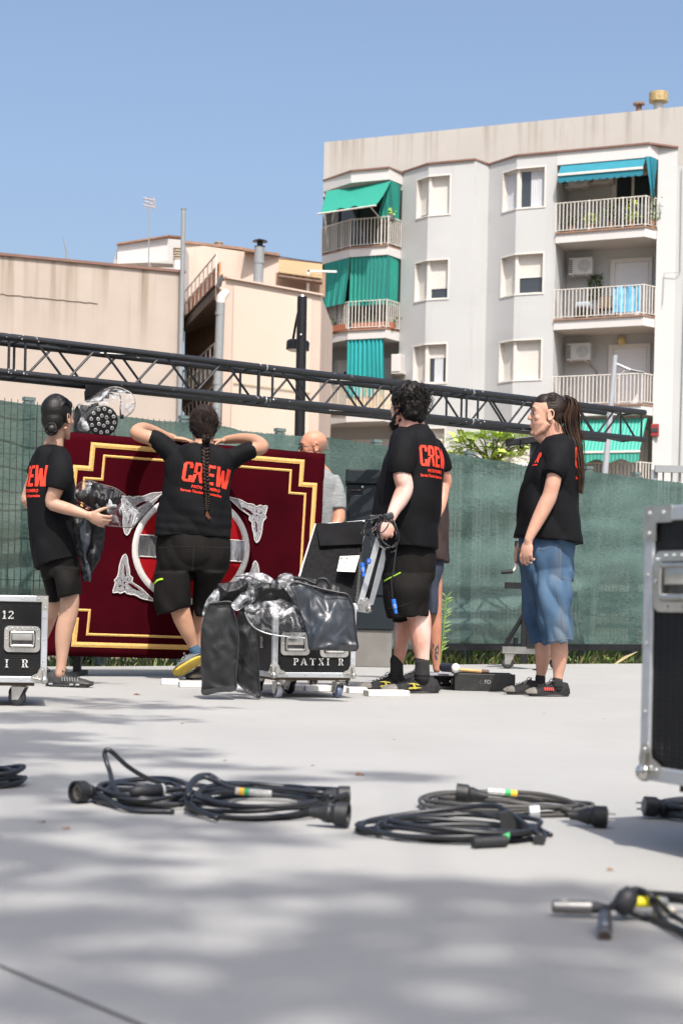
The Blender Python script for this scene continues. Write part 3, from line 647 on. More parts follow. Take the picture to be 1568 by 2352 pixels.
for k in range(260):
    c = FA(c2 + 1.05 + rr.uniform(-.27, .27), BK + .08 + rr.random() * .1, FL[1] + 1.35 + rr.uniform(-.45, .4)); v = V((rr.gauss(0, 1), rr.gauss(0, 1), rr.gauss(0, 1))).normalized() * .06; u = v.orthogonal().normalized() * .03
    mb.quad(c - v, c + u, c + v, c - u)
o = mb.build('hanging_plant', M['leafdark'], root=FA(c2 + 1.05, BK, FL[1] + 1)); tag(o, 'dark green hanging plant panel under the air conditioner of the second right balcony', 'plant')

# ------------------------------------------------------------ beige building on the left
EX, EY, EZ = V((1, 0, 0)), V((0, 1, 0)), V((0, 0, 1))
pa, pb = W(-60, 578.5, 40), W(422, 627.5, 41.9)
h_ = pb.z; pb0 = V((pb.x, pb.y, 0)); e1 = (V((pb.x, pb.y, 0)) - V((pa.x, pa.y, 0))).normalized(); n1 = V((e1.y, -e1.x, 0))
bb = thing('beige_building', pb0, 'large blank beige rendered wall with rust streaks under a red tile coping, left', 'building')
bb.rotation_euler = (0, 0, atan2(e1.y, e1.x))
nb = stains(stains(M['beige'], (2.6, 2.6, .10), .50, .85, (.17, .135, .09), (h_ - 2.3, h_ - .2)), (.25, .25, .8), .62, .25, (.44, .37, .3))
mb = MB(); q = pb0 - e1 * 14
mb.prism([pb0, q, q - n1 * 10, pb0 + V((-1.5, 9, 0))], (0, 0, h_)); mb.build('wall', M['beige'], bb)
mb = MB(); mb.prism([pb0 + n1 * .06 + e1 * .05 + EZ * h_, q + n1 * .06 + EZ * h_, q - n1 * .4 + EZ * h_, pb0 - n1 * .4 + e1 * .05 + EZ * h_], (0, 0, .07)); mb.build('coping', M['tilered'], bb)
mb = MB(); lz = aof(0, 690)[1]
l1_, l2_ = ray_plane(0, 675, pb0 + n1 * .01, n1), ray_plane(225, 697, pb0 + n1 * .01, n1)
mb.tube([l1_.lerp(l2_, i / 30) + EZ * .03 * noise.noise(V((i * .6, 0, 0))) for i in range(31)], .012, 4); mb.build('wall_crack', mat('render_crack', (.24, .19, .15), .9), bb)
mb = MB(); p = ray_plane(153, 590, pb0 - n1 * .2, n1); mb.tube([p - EZ * .3, p + EZ * .15, p + EZ * .5 - e1 * .1], [.03, .025, .01], 6); mb.build('vent_pipe', M['pipe'], bb)
# tall grey pipe at the wall's end, with chimney stack
t = thing('flue_pipe', W(421, 628, 41.5) - EZ * 3, 'tall thin grey flue pipe rising at the end of the beige wall', 'pipe')
mb = MB(); mb.cyl(W(419, 640, 41.6) - EZ * 6.5, W(422, 480, 41.6), .06, seg=10); mb.build('pipe', M['pipe'], t)
mb = MB(); mb.lathe(W(422, 482, 41.6), (0, 0, 1), [(0, .065), (.04, .07), (.05, .05)], 10); mb.build('rim', M['pipe'], t)
# white rooftop house behind it
ZW = 46
def boxpx(mb, x0, y0, x1, y1, Z, depth, skew=0):
    a, b, c, d = W(x0, y1, Z), W(x1, y1, Z + skew), W(x1, y0[1] if isinstance(y0, tuple) else y0, Z + skew), W(x0, y0[0] if isinstance(y0, tuple) else y0, Z)
    a.z = b.z = min(a.z, b.z); mb.prism([a, b, c, d], (0, depth, 0))
t = thing('rooftop_house', W(340, 640, ZW), 'white flat-roofed rooftop house showing above the beige wall', 'building')
mb = MB(); boxpx(mb, 270, (565, 546), 385, 700, ZW, 5, 1.2); boxpx(mb, 385, (546, 548), 418, 700, ZW + 1.2, 4, .6); mb.build('wall', M['bwhite'], t)
mb = MB()
for x0, x1, y0, y1 in ((268, 386, 562, 543), (385, 420, 543, 546)):
    a, b = W(x0, y0, ZW - .15), W(x1, y1, ZW + 1.05); mb.prism([a, b, b + EZ * .045, a + EZ * .045], (0, .3, 0))
mb.build('coping', M['tile'], t)
mb = MB(); a, b = W(268, 566, ZW), W(268, 566, ZW); mb.prism([W(258, 614, ZW + .1), W(271, 614, ZW + .1), W(271, 566, ZW + .1)], (0, 4, 0)); mb.build('sloping_flank', M['bupper'], t)
mb = MB(); mb.prism([W(262, 606, ZW - .6), W(398, 606, ZW - .2), W(398, 598, ZW - .2), W(340, 603, ZW - .6)], (0, .5, 0)); mb.build('lower_ledge', M['bupper'], t)
t = thing('chimney_stack', W(409, 640, 43.5), 'white chimney with ribbed clay cap beside the tall flue', 'chimney')
mb = MB(); mb.cyl(W(408, 660, 43.5), W(409, 597, 43.5), .13, seg=12); mb.build('shaft', M['bwhite'], t)
mb = MB(); mb.lathe(W(409, 598, 43.5), (0, 0, 1), [(0, .12), (.02, .145), (.07, .11), (.09, .145), (.14, .11), (.16, .145), (.21, .11), (.23, .145), (.28, .12), (.30, .15), (.33, .14)], 14); mb.build('cap', mat('clay_cap', (.3, .25, .19), .9, var=.3), t)
t = thing('tv_antenna', W(343, 640, 44), 'thin television antenna mast on the white rooftop house', 'antenna')
mb = MB(); mb.tube([W(342, 615, 44), W(342, 455, 44)], .018, 6); mb.tube([W(342, 600, 44), W(350, 622, 43.9)], .015, 6); mb.build('mast', M['pipe'], t)
mb = MB()
for yy, wd in ((458, 13), (466, 9), (474, 13)): mb.tube([W(342 - wd, yy - 3, 44), W(342 + wd, yy + 3, 44)], .02, 5)
for xx in (334, 350, 355): mb.tube([W(xx, 453, 44), W(xx + 1, 479, 44)], .014, 5)
mb.build('dipoles', mat('antenna_pink', (.34, .28, .27), .6), t)
# cream building behind the gap
ZC = 50
t = thing('cream_building', W(530, 800, ZC), 'cream rendered building rising behind the gap with stained parapet', 'building')
stains(M['cream'], (1.6, 1.6, .2), .57, .55, (.3, .24, .2), (-2.5, 3))
mb = MB(); boxpx(mb, 424, (558, 590), 640, 1000, ZC, 8, .7); mb.build('wall', M['cream'], t)
mb = MB()
for x0, x1, y0, y1 in ((422, 560, 558, 574), (560, 642, 575, 588)):
    a, b = W(x0, y0, ZC - .1), W(x1, y1, ZC + .6); mb.prism([a, b, b + EZ * .08, a + EZ * .08], (0, .8, 0))
mb.build('coping', M['tile'], t)
mb = MB(); mb.lathe(W(502, 571, ZC + .5), (0, 0, 1), [(0, .13), (.15, .12), (.16, .14), (.2, .14)], 14); mb.build('chimney', mat('clay_cap2', (.25, .2, .15), .9, var=.3), t)
# big flue with a black cap
t = thing('chimney_flue', W(594, 655, 45), 'galvanised flue pipe with a black mushroom cap', 'chimney')
mb = MB(); mb.cyl(W(592, 672, 45), W(596, 567, 45), .14, seg=14); mb.lathe(W(595, 606, 45), (0, 0, 1), [(0, .15), (.08, .15)], 14); mb.build('pipe', M['pipe'], t)
mb = MB(); mb.lathe(W(597, 566, 45), (0, 0, 1), [(0, .16), (.02, .08), (.12, .08), (.13, .22), (.16, .19), (.21, .04)], 18)
mb.build('cap', M['blackm'], t)
# terrace with pergola
t = thing('roof_pergola', W(690, 665, 47), 'rooftop terrace pergola with tan canvas shade on brown beams', 'pergola')
a, b, c, d = W(640, 597, 49.5), W(740, 608, 49.5), W(740, 640, 46.5), W(640, 626, 46.5)
mb = MB(); mb.prism([a, b, c, d], (0, 0, .03)); mb.build('shade_cloth', mat('tan_canvas', (.30, .21, .11), .85, var=.08), t)
mb = MB(); bm_ = mat('brown_beam', (.1, .06, .04), .8)
for k in range(4):
    s_ = .05 + k * .3; mb.tube([a.lerp(b, s_) - EZ * .06, d.lerp(c, s_ - .02) - EZ * .06], .05, 4)
mb.tube([a + EZ * .03, b + EZ * .03], .05, 4); mb.tube([d - EZ * .12, c - EZ * .12], .06, 4); mb.build('beam', bm_, t)
mb = MB(); mb.box(W(690, 655, 48.6), (1.5, .2, .7)); mb.build('parapet', mat('brown_wall', (.3, .2, .14), .9, var=.15), t)
mb = MB(); p = W(707, 670, 46.8); mb.box(p + EZ * .2, (.08, .06, .85)); mb.box(p + EZ * .6 + EX * .4, (.85, .06, .06)); mb.build('railing', M['frame'], t)
# yellow building
pa, pb = W(516, 652, 44), W(738, 668, 46.2); hY = (pa.z + pb.z) / 2
p0, p1 = V((pa.x, pa.y, 0)), V((pb.x, pb.y, 0)); e2 = (p1 - p0).normalized(); n2 = V((e2.y, -e2.x, 0))
t = thing('yellow_building', p0, 'pale yellow building with corrugated sheet gable between the flue and the grey flats', 'building')
t.rotation_euler = (0, 0, atan2(e2.y, e2.x))
mb = MB(); mb.prism([p0, p1, p1 + V((.3, 5, 0)), p0 + V((-.36, 5, 0))], (0, 0, hY)); mb.build('wall', M['cream'], t)
mb = MB(); Lw = (p1 - p0).length; x0, x1 = Lw * .085, Lw * .89; n = 90; vs = []
for i in range(n + 1):
    p = p0 + e2 * (x0 + (x1 - x0) * i / n) + n2 * (.03 + (.035 if i % 2 else 0)); vs += [p, p + EZ * (hY - .15)]
mb.add(vs, [(2 * i, 2 * i + 2, 2 * i + 3, 2 * i + 1) for i in range(n)]); stains(M['yellow'], (1.6, 1.6, .35), .6, .5, (.5, .42, .22), (hY - 1.8, hY - .2)); mb.build('corrugated_sheet', M['yellow'], t)
mb = MB(); mb.prism([p0 + n2 * .09 + EZ * hY, p1 + n2 * .09 + EZ * hY, p1 - n2 * .3 + EZ * hY, p0 - n2 * .3 + EZ * hY], (0, 0, .05)); mb.build('coping', M['cream'], t)
for zz in (.30, .62):
    mb = MB(); mb.box(p0 + e2 * (Lw * .49) + n2 * .075 + EZ * (hY * (1 - zz)), (Lw * .8, .012, .03), (e2, n2, EZ)); mb.build('sheet_seam', mat('seam', (.45, .38, .26), .8), t)
# terraces in the gap (facade turned away, in shade)
g0 = W(423, 690, 49); g1 = W(497, 620, 43.5); g0.z = g1.z = 0
t = thing('terraced_house', g0, 'shaded side facade with stacked brown balconies seen in the gap beside the grey drainpipe', 'building')
eg = (g1 - g0).normalized(); ng = V((-eg.y, eg.x, 0)); 
if ng.x > 0: ng = -ng
YA, YB = V((.0, .8, 0)), V((.5, 2.6, 0))
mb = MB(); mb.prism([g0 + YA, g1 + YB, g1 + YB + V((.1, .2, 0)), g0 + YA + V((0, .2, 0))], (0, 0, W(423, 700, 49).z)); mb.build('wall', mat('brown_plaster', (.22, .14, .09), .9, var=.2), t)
for k, (yA, yB, col) in enumerate(((747, 692, 0), (925, 905, 1), (1010, 1005, 0))):
    A, B = V((g0.x, g0.y, W(423, yA, 49).z)), V((g1.x, g1.y, W(497, yB, 43.5).z)); B.z = A.z = (A.z + B.z) / 2
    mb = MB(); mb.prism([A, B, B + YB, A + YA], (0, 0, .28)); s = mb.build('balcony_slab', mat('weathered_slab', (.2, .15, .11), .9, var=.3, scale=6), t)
    mb = MB(); mb.prism([A + EZ * .28 - EX * .05, B + EZ * .28 - EX * .05, B + EZ * .28 + EX * .15, A + EZ * .28 + EX * .15], (0, 0, .05)); mb.build('tile_edge', M['tilered'], s)
    mb = MB()
    for j in range(9):
        p = A.lerp(B, j / 8) + EZ * .3; mb.box(p + EZ * .4, (.035, .035, .85))
    mb.tube([A + EZ * 1.15, B + EZ * 1.15], .025, 5); mb.tube([A + EZ * .75, B + EZ * .75], .02, 5); mb.build('railing', M['rail'], s)
    q0, q1 = A + EX * .08, B + EX * .08
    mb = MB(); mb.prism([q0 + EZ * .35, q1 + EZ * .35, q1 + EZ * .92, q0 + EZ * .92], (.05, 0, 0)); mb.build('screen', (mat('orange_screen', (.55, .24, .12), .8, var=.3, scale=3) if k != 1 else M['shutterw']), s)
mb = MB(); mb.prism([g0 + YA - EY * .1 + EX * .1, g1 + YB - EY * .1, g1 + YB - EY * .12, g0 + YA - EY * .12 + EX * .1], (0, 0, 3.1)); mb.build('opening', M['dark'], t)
t = thing('drainpipe', W(505, 960, 43), 'wide grey drainpipe down the corner of the yellow building', 'pipe')
mb = MB(); mb.tube([W(496, 1000, 43), W(507, 692, 43)], .118, 16); mb.build('pipe', M['pipe'], t)
mb = MB(); mb.tube([W(507, 696, 43), W(508, 684, 43), W(513, 678, 43.1), W(519, 672, 43.3)], [.125, .13, .12, .1], 14); mb.build('elbow', M['shutter'], t)
for yy in (720, 880, 935): mb = MB(); mb.lathe(W(506 - (yy - 692) * .035, yy, 43), (0, 0, 1), [(-.05, .128), (.05, .128)], 16); mb.build('collar', M['pipe'], t)
t = thing('satellite_dish', W(500, 660, 43.4), 'small satellite dish on a thin pole above the drainpipe', 'satellite dish')
mb = MB(); mb.tube([W(495, 690, 43.4), W(496, 655, 43.4), W(499, 651, 43.4)], .014, 5); mb.build('pole', M['tile'], t)
mb = MB(); c = W(502, 645, 43.4); mb.lathe(c, V((.93, -.2, -.3)), [(0, .02), (.02, .14), (.045, .2), (.05, .2), (.03, .14), (.01, .02)], 18); mb.build('dish', M['pipe'], t)
# thin wire between roofs
t = MB(); t.tube(smoothpath([W(608, 583, 48), W(670, 594, 47), W(738, 604, 46)]), .012, 4); tag(t.build('overhead_wire', M['blackm'], root=W(608, 583, 48)), 'thin black wire strung above the pergola', 'wire')
# ------------------------------------------------------------ street lamp, pole, railing, tree behind the fence
ZP = 17.2
t = thing('street_lamp', (W(682, 1380, ZP).x, ZP, 0), 'black cylindrical street lamp post with a round lamp head, behind the fence', 'street lamp')
mb = MB(); top, bot = W(694, 682, ZP), W(679, 1475, ZP); mb.tube([V((bot.x, ZP, 0)), top], [.062, .052], 20); mb.build('pole', M['blackm'], t)
mb = MB(); mb.lathe(top, (0, 0, 1), [(0, .03), (.02, .02), (.03, .005)], 10); mb.build('cap', M['steel'], t)
hd = W(684, 793, ZP + .22); mb = MB(); mb.lathe(hd, V((.05, 0, 1)), [(-.055, .11), (-.05, .125), (.03, .125), (.05, .11), (.055, .02)], 28); o = mb.build('lamp_head', M['blackm'], t)
mb = MB(); mb.lathe(hd - EZ * .062, (0, 0, 1), [(0, .1), (.012, .11)], 24); mb.build('diffuser', mat('lamp_diffuser', (.6, .6, .58), .3), o)
mb = MB(); mb.tube([W(672, 785, ZP + .2), W(679, 745, ZP + .1), W(684, 720, ZP)], .014, 8); mb.build('bracket', M['blackm'], t)
mb = MB(); mb.ell(W(691, 769, ZP - .06), .014); mb.build('bolt', M['steel'], t)
t = thing('lamp_mast', (W(1385, 1380, 30).x, 30, 0), 'slim pale lighting mast leaning in front of the flats, with a short arm', 'street lamp')
mp_ = mat('galvanised_mast', (.36, .375, .40), .4, .3, var=.06)
mb = MB(); a = W(1412, 816, 30); b = W(1388, 1092, 30); d_ = (b - a) / (a.z - b.z); mb.tube([a, a + d_ * a.z], [.045, .075], 12); mb.build('mast', mp_, t)
mb = MB(); mb.tube([W(1414, 836, 30), W(1450, 852, 30)], .03, 8); mb.tube([W(1411, 874, 30), W(1436, 849, 30)], .012, 6); mb.build('arm', mp_, t)
mb = MB(); mb.tube([W(1446, 850, 30), W(1460, 853, 30), W(1478, 856, 30)], [.05, .055, .03], 8, flat=.5); mb.build('luminaire', M['pipe'], t)
# grey guard rail right
t = thing('guard_railing', G(1500, 1440, -.0) if False else (W(1500, 1400, 21).x, 21, 0), 'grey steel guard railing beyond the fence at the right edge', 'railing')
mb = MB(); zt = W(1540, 1080, 21).z; a = V((W(1501, 1080, 21).x, 21, zt)); b = a + V((4, -.1, .02)); mb.box((a + b) / 2, (4, .06, .09)); mb.box(a - EZ * zt / 2, (.09, .06, zt)); mb.box((a + b) / 2 - EZ * 1.0, (4, .04, .05)); mb.build('frame', M['pipe'], t)
mb = MB()
for k in range(34): mb.box(a + EX * (.12 + k * .11) - EZ * .5, (.02, .02, 1.0))
mb.build('bars', M['pipe'], t)

# ------------------------------------------------------------ fence with green cloth
FT = [(-260, 905), (0, 922), (100, 934), (190, 946), (282, 960), (418, 971), (514, 982), (540, 990), (604, 997), (786, 1012), (890, 1029), (1020, 1042), (1205, 1070), (1335, 1083), (1498, 1103), (1568, 1112), (1800, 1150)]
F0 = G(-300, 1531) + EY * .1; F1 = G(1900, 1521) + EY * .1
F0.y += .12; F1.y += .12
fd = (F1 - F0).normalized(); fn = V((fd.y, -fd.x, 0)); FLEN = (F1 - F0).length
fence = thing('fence', F0, 'long wire panel fence covered with green windbreak cloth across the whole view', 'fence')
fence.rotation_euler = (0, 0, atan2(fd.y, fd.x))
tops = []
for x, y in FT:
    p = ray_plane(x, y, F0, fn); tops.append(((p - F0).dot(fd), p.z))
def ftop(s):
    for (s0, z0), (s1, z1) in zip(tops, tops[1:]):
        if s0 <= s <= s1: return z0 + (z1 - z0) * (s - s0) / (s1 - s0)
    return tops[0][1] if s < tops[0][0] else tops[-1][1]
n, k = 520, 44; vs = []
sA, sB = tops[0][0], tops[-1][0]
sF = lambda x, y: (ray_plane(x, y, F0, fn) - F0).dot(fd)
puck = sF(1470, 1420)
for j in range(k + 1):
    for i in range(n + 1):
        s_ = sA + (sB - sA) * i / n; zt = ftop(s_) + .012 * noise.noise(V((s_ * 2.5, 3, 0))) + .006 * noise.noise(V((s_ * 14, 3, 0))); zb = .13 + (.02 * noise.noise(V((s_ * 3, 0, 5))))
        tt = j / k; z = zb + (zt - zb) * tt
        w_ = .035 * noise.noise(V((s_ * 1.3, z * 2.2, 0))) + .014 * noise.noise(V((s_ * 5, z * 3.5, 3))) + .018 * max(0, sin((s_ * .8 - z * 2.6) * 2.2)) ** 3
        w_ += .05 * tt ** 6 * noise.noise(V((s_ * 2.2, 8, 0))) + .02 * abs(sin((1 - tt) * pi * 3 + s_))
        vs.append(F0 + fd * s_ + fn * (w_ + .05) + EZ * z)
mb = MB(); mb.add(vs, [(j * (n + 1) + i, j * (n + 1) + i + 1, (j + 1) * (n + 1) + i + 1, (j + 1) * (n + 1) + i) for j in range(k) for i in range(n)])
mb.build('windbreak_cloth', M['screen'], fence, smooth=True)
mw = mat('fence_wire', (.05, .075, .065), .5, .3, var=.2)
post_m = mat('fence_post_paint', (.10, .14, .135), .5, var=.15)
posts = [sF(x, 1400) for x in (-120, 62, 240, 420, 640, 862, 1075, 1245, 1350, 1460, 1640)]
for s_ in posts:
    h = ftop(s_) + .03; mb = MB(); mb.box(F0 + fd * s_ - fn * .04 + EZ * h / 2, (.08, .05, h), (fd, fn, EZ)); o = mb.build('post', post_m, fence)
    mb = MB(); mb.box(F0 + fd * s_ - fn * .04 + EZ * (h + .02), (.088, .058, .028), (fd, fn, EZ)); mb.build('cap', post_m, o)
for s0, s1 in zip(posts, posts[1:]):
    mb = MB(); front = s0 < posts[2]; off = fn * (.115 if front else -.0); m_ = int((s1 - s0) / .05)
    for i in range(m_ + 1):
        s_ = s0 + (s1 - s0) * i / m_; zt = ftop(s_) + .015; p = F0 + fd * s_ + off
        mb.box(p + EZ * zt / 2, (.0045, .0045, zt), (fd, fn, EZ))
    for j in range(11):
        z = .08 + j * .19; a = F0 + fd * s0 + off; b = F0 + fd * s1 + off
        if z < min(ftop(s0), ftop(s1)): mb.box((a + b) / 2 + EZ * z, ((b - a).length, .006, .006), (fd, fn, EZ))
    mb.build('wire_panel', mw, fence)
mb = MB(); a, b = sF(985, 1495), sF(1640, 1505)
mb.box(F0 + fd * (a + b) / 2 + fn * .15 + EZ * .155, (b - a, .05, .06), (fd, fn, EZ)); mb.build('bottom_rail', M['blackm'], fence)
# grass and shrubs at the foot of the fence
mb = MB(); rr = random.Random(3)
for i in range(15000):
    s_ = rr.uniform(sA, sB); d = -abs(rr.gauss(0, .5)) if rr.random() < .88 else rr.uniform(-.05, .11)
    right = s_ > sF(700, 1500)
    if not right and rr.random() < .7: continue
    p = F0 + fd * s_ + fn * (d - .02); h = (rr.uniform(.06, .22) if right else rr.uniform(.03, .12)) * (1.5 if rr.random() < .04 else 1) * (1 if d < -.1 else .7)
    a = rr.uniform(0, pi); w_ = V((cos(a), sin(a), 0)) * rr.uniform(.004, .011); l_ = V((rr.gauss(0, .4), rr.gauss(0, .4), 0)) * h
    p = p - EZ * .03
    mb.add([p - w_, p + w_, p + w_ * .6 + l_ * .4 + EZ * h * .6, p + l_ + EZ * h], [(0, 1, 2, 3)], mi=0 if rr.random() < .75 else 1)
tag(mb.build('grass', [M['grass'], M['drygrass']]), 'green and dry grass growing along the foot of the fence', 'grass', kind='stuff')
def leafclump(mb, c, r, n, size, rr, aspect=.45):
    for i in range(n):
        d = V((rr.gauss(0, 1), rr.gauss(0, 1), rr.gauss(0, 1))).normalized() * (r * rr.random() ** .4); p = c + V((d.x, d.y, d.z * .75))
        v = V((rr.gauss(0, 1), rr.gauss(0, 1), rr.gauss(0, .6))).normalized() * size * rr.uniform(.6, 1.2); u = v.cross(V((rr.gauss(0, 1), rr.gauss(0, 1), rr.gauss(0, 1)))).normalized() * size * aspect
        mb.quad(p - v, p + u, p + v, p - u)
for k, (x, lab) in enumerate(((215, 'low dark shrub under the left end of the burgundy panel'), (255, 'low dark shrub beneath the burgundy panel right of the grey post'), (1380, 'leafy green shrub behind the bottom rail right of the ponytailed man'), (1425, 'rounded green shrub nearest the large right case behind the bottom rail'))):
    s_ = sF(x, 1500); c = F0 + fd * s_ - fn * .35
    t = thing('shrub', c, lab, 'shrub', 'low shrubs along the fence'); mb = MB(); mb.tube([c, c + EZ * .15 + fd * .05], .012, 5); mb.build('stem', M['bark'], t)
    mb = MB()
    for q in range(7): leafclump(mb, c + fd * rr.uniform(-.25, .25) + EZ * rr.uniform(.03, .14), .09, 40, .028, rr)
    mb.build('foliage', M['leafdark'] if k < 2 else M['leaf'], t)
# weed growing by the fence, right of the standing man
t = thing('weed', G(1012, 1524), 'tall thin weed growing against the fence behind the bearded man', 'plant'); mb = MB()
b0 = G(1010, 1530) + EY * .05; zp = b0.y
mb.tube(smoothpath([b0, W(1018, 1450, zp), W(1024, 1370, zp)]), .006, 5); mb.build('stem', M['grass'], t); mb = MB()
for k in range(46):
    p = V(W(1011 + k * .28, 1500 - k * 2.9, zp)); v = V((rr.choice((-1, 1)) * rr.uniform(.03, .09), rr.uniform(-.03, .03), rr.uniform(.0, .07))); u = V((0, .3, 1)).normalized() * .008
    mb.quad(p, p + v * .5 + u, p + v, p + v * .5 - u)
mb.build('leaves', M['grass'], t)
# young tree with feathery leaves
ZT = 19.5
t = thing('young_tree', (W(1130, 1400, ZT).x, ZT, 0), 'young tree with bright feathery leaves just above the fence, left of the ponytailed man', 'tree')
root = V((W(1130, 1400, ZT).x, ZT, -.03)); lv = MB(); tr = MB()
tr.tube([root, root + V((.02, 0, .8)), W(1128, 1085, ZT)], [.05, .04, .025], 8)
for k, (x, y) in enumerate(((1045, 1015), (1060, 1000), (1085, 992), (1108, 1000), (1130, 985), (1150, 996), (1172, 1002), (1195, 1012), (1208, 1028), (1036, 1040), (1100, 1040), (1165, 1042), (1140, 1030), (1075, 1028), (1190, 1050), (1120, 1060), (1050, 1058), (1215, 1020), (1150, 1066), (1090, 1062))):
    e = V(W(x, y, ZT + rr.uniform(-.5, .5))); s0 = W(1128 + rr.uniform(-10, 10), 1075, ZT); mid = s0.lerp(e, .5) + V((0, 0, .08))
    br = smoothpath([s0, mid, e], 5); tr.tube(br, [.012 * (1 - i / len(br)) + .003 for i in range(len(br))], 5)
    for q in range(15):      # compound leaves leave the branch end
        o_ = br[-1 - (q % 4)]; dr = V((rr.gauss(0, 1), rr.gauss(0, .6), rr.uniform(-.1, .5))).normalized(); L_ = rr.uniform(.15, .32)
        for m_ in range(9):
            tt = (m_ + 1) / 9; p = o_ + dr * L_ * tt + V((0, 0, -.09 * tt * tt))
            sd_ = dr.cross(EZ).normalized()
            for sg in (-1, 1):
                v = (sd_ * sg + dr * .5 + EZ * rr.uniform(-.25, .1)).normalized() * .060 * (1 - .5 * tt); u = dr * .017
                lv.quad(p, p + v * .5 + u, p + v, p + v * .5 - u)
tr.build('trunk', M['bark'], t); lv.build('crown', M['leaf'], t)

# ------------------------------------------------------------ shade tree behind the viewpoint (throws the dappled shade on the slab)
def shade_tree():
    rr = random.Random(21); root = V((1.2, -6.2, 0))
    t = thing('shade_tree', root, 'broad leafy plaza tree behind the viewpoint that dapples the foreground', 'tree')
    tr = MB(); lv = MB(); top = V((1.0, -5.4, 5.0)); tr.tube([root, V((1.15, -5.9, 2.5)), top], [.22, .17, .13], 10)
    # patches: centre and half size in picture pixels on the slab, leaf cover
    patches = [(80, 1648, 330, 14, .8), (330, 1622, 240, 8, .45), (140, 1605, 200, 6, .45), (130, 1725, 380, 22, .8), (520, 1762, 220, 9, .5), (60, 1690, 200, 16, .6), (640, 1790, 120, 8, .35), (900, 1783, 140, 12, .65),
               (60, 1800, 330, 36, .75), (330, 1795, 220, 16, .4), (250, 1890, 420, 24, .7), (560, 1925, 300, 22, .45), (950, 2040, 420, 32, .9), (1300, 2060, 380, 24, .8), (200, 2030, 330, 28, .6), (560, 2050, 260, 26, .8), (1100, 2110, 500, 34, .85), (800, 2150, 360, 26, .45), (1450, 2140, 260, 40, .8), (60, 2120, 260, 40, .8),
               (260, 2190, 260, 26, .6), (1200, 2230, 420, 40, .8), (150, 2290, 320, 50, .95), (520, 2330, 160, 30, .5), (1000, 2330, 420, 34, .75), (1420, 2310, 320, 50, .85), (800, 2255, 220, 14, .3), (200, 2420, 520, 60, .8), (1000, 2420, 800, 60, .8), (-250, 1760, 300, 90, .7), (-200, 1950, 300, 90, .7), (450, 2110, 500, 40, .5), (780, 2205, 700, 36, .5), (150, 1970, 300, 34, .6), (600, 2270, 600, 40, .35), (1250, 2160, 400, 44, .6)]
    hz = 8.6
    for ci, (cx, cy, rx, ry, cov) in enumerate(patches):
        c = G(cx, cy); ex = (G(cx + rx, cy) - c).length; ey = (G(cx, cy - ry) - G(cx, cy + ry)).length / 2
        h = hz + rr.uniform(-.9, .9); area = pi * ex * ey; L_ = .085
        nl = int(cov * area / (L_ * L_ * 1.6) * 3.0)
        nl = max(nl, 12)
        for i in range(min(nl, 2500)):
            while True:
                a, b = rr.gauss(0, .45), rr.gauss(0, .45)
                if a * a + b * b < 1.3: break
            hh = h + rr.uniform(-.35, .35); g = V((c.x + a * ex, c.y + b * ey, 0)); p = g + sd * (hh / sd.z)
            v = V((rr.gauss(0, 1), rr.gauss(0, 1), rr.gauss(0, .35))).normalized() * L_ * rr.uniform(.7, 1.4); u = v.cross(V((rr.gauss(0, .3), rr.gauss(0, .3), 1))).normalized() * L_ * .55
            lv.quad(p - v, p + u, p + v, p - u)
        q = c + sd * (h / sd.z); mid = top.lerp(q, .5) + EZ * .1
        pth = smoothpath([top, mid, q], 4); tr.tube(pth, [.004 * (1 - i / len(pth)) + .003 for i in range(len(pth))], 5)
    for i in range(26):
        q = V((rr.uniform(-4, 6), rr.uniform(-10, -3), rr.uniform(5.2, 8))); leafclump(lv, q, .8, 110, .07, rr)
        pth = smoothpath([top, top.lerp(q, .5) + EZ * .3, q], 3); tr.tube(pth, [.06 * (1 - i_ / len(pth)) + .01 for i_ in range(len(pth))], 5)
    tr.build('trunk', M['bark'], t); lv.build('crown', M['leafdark'], t)
shade_tree()

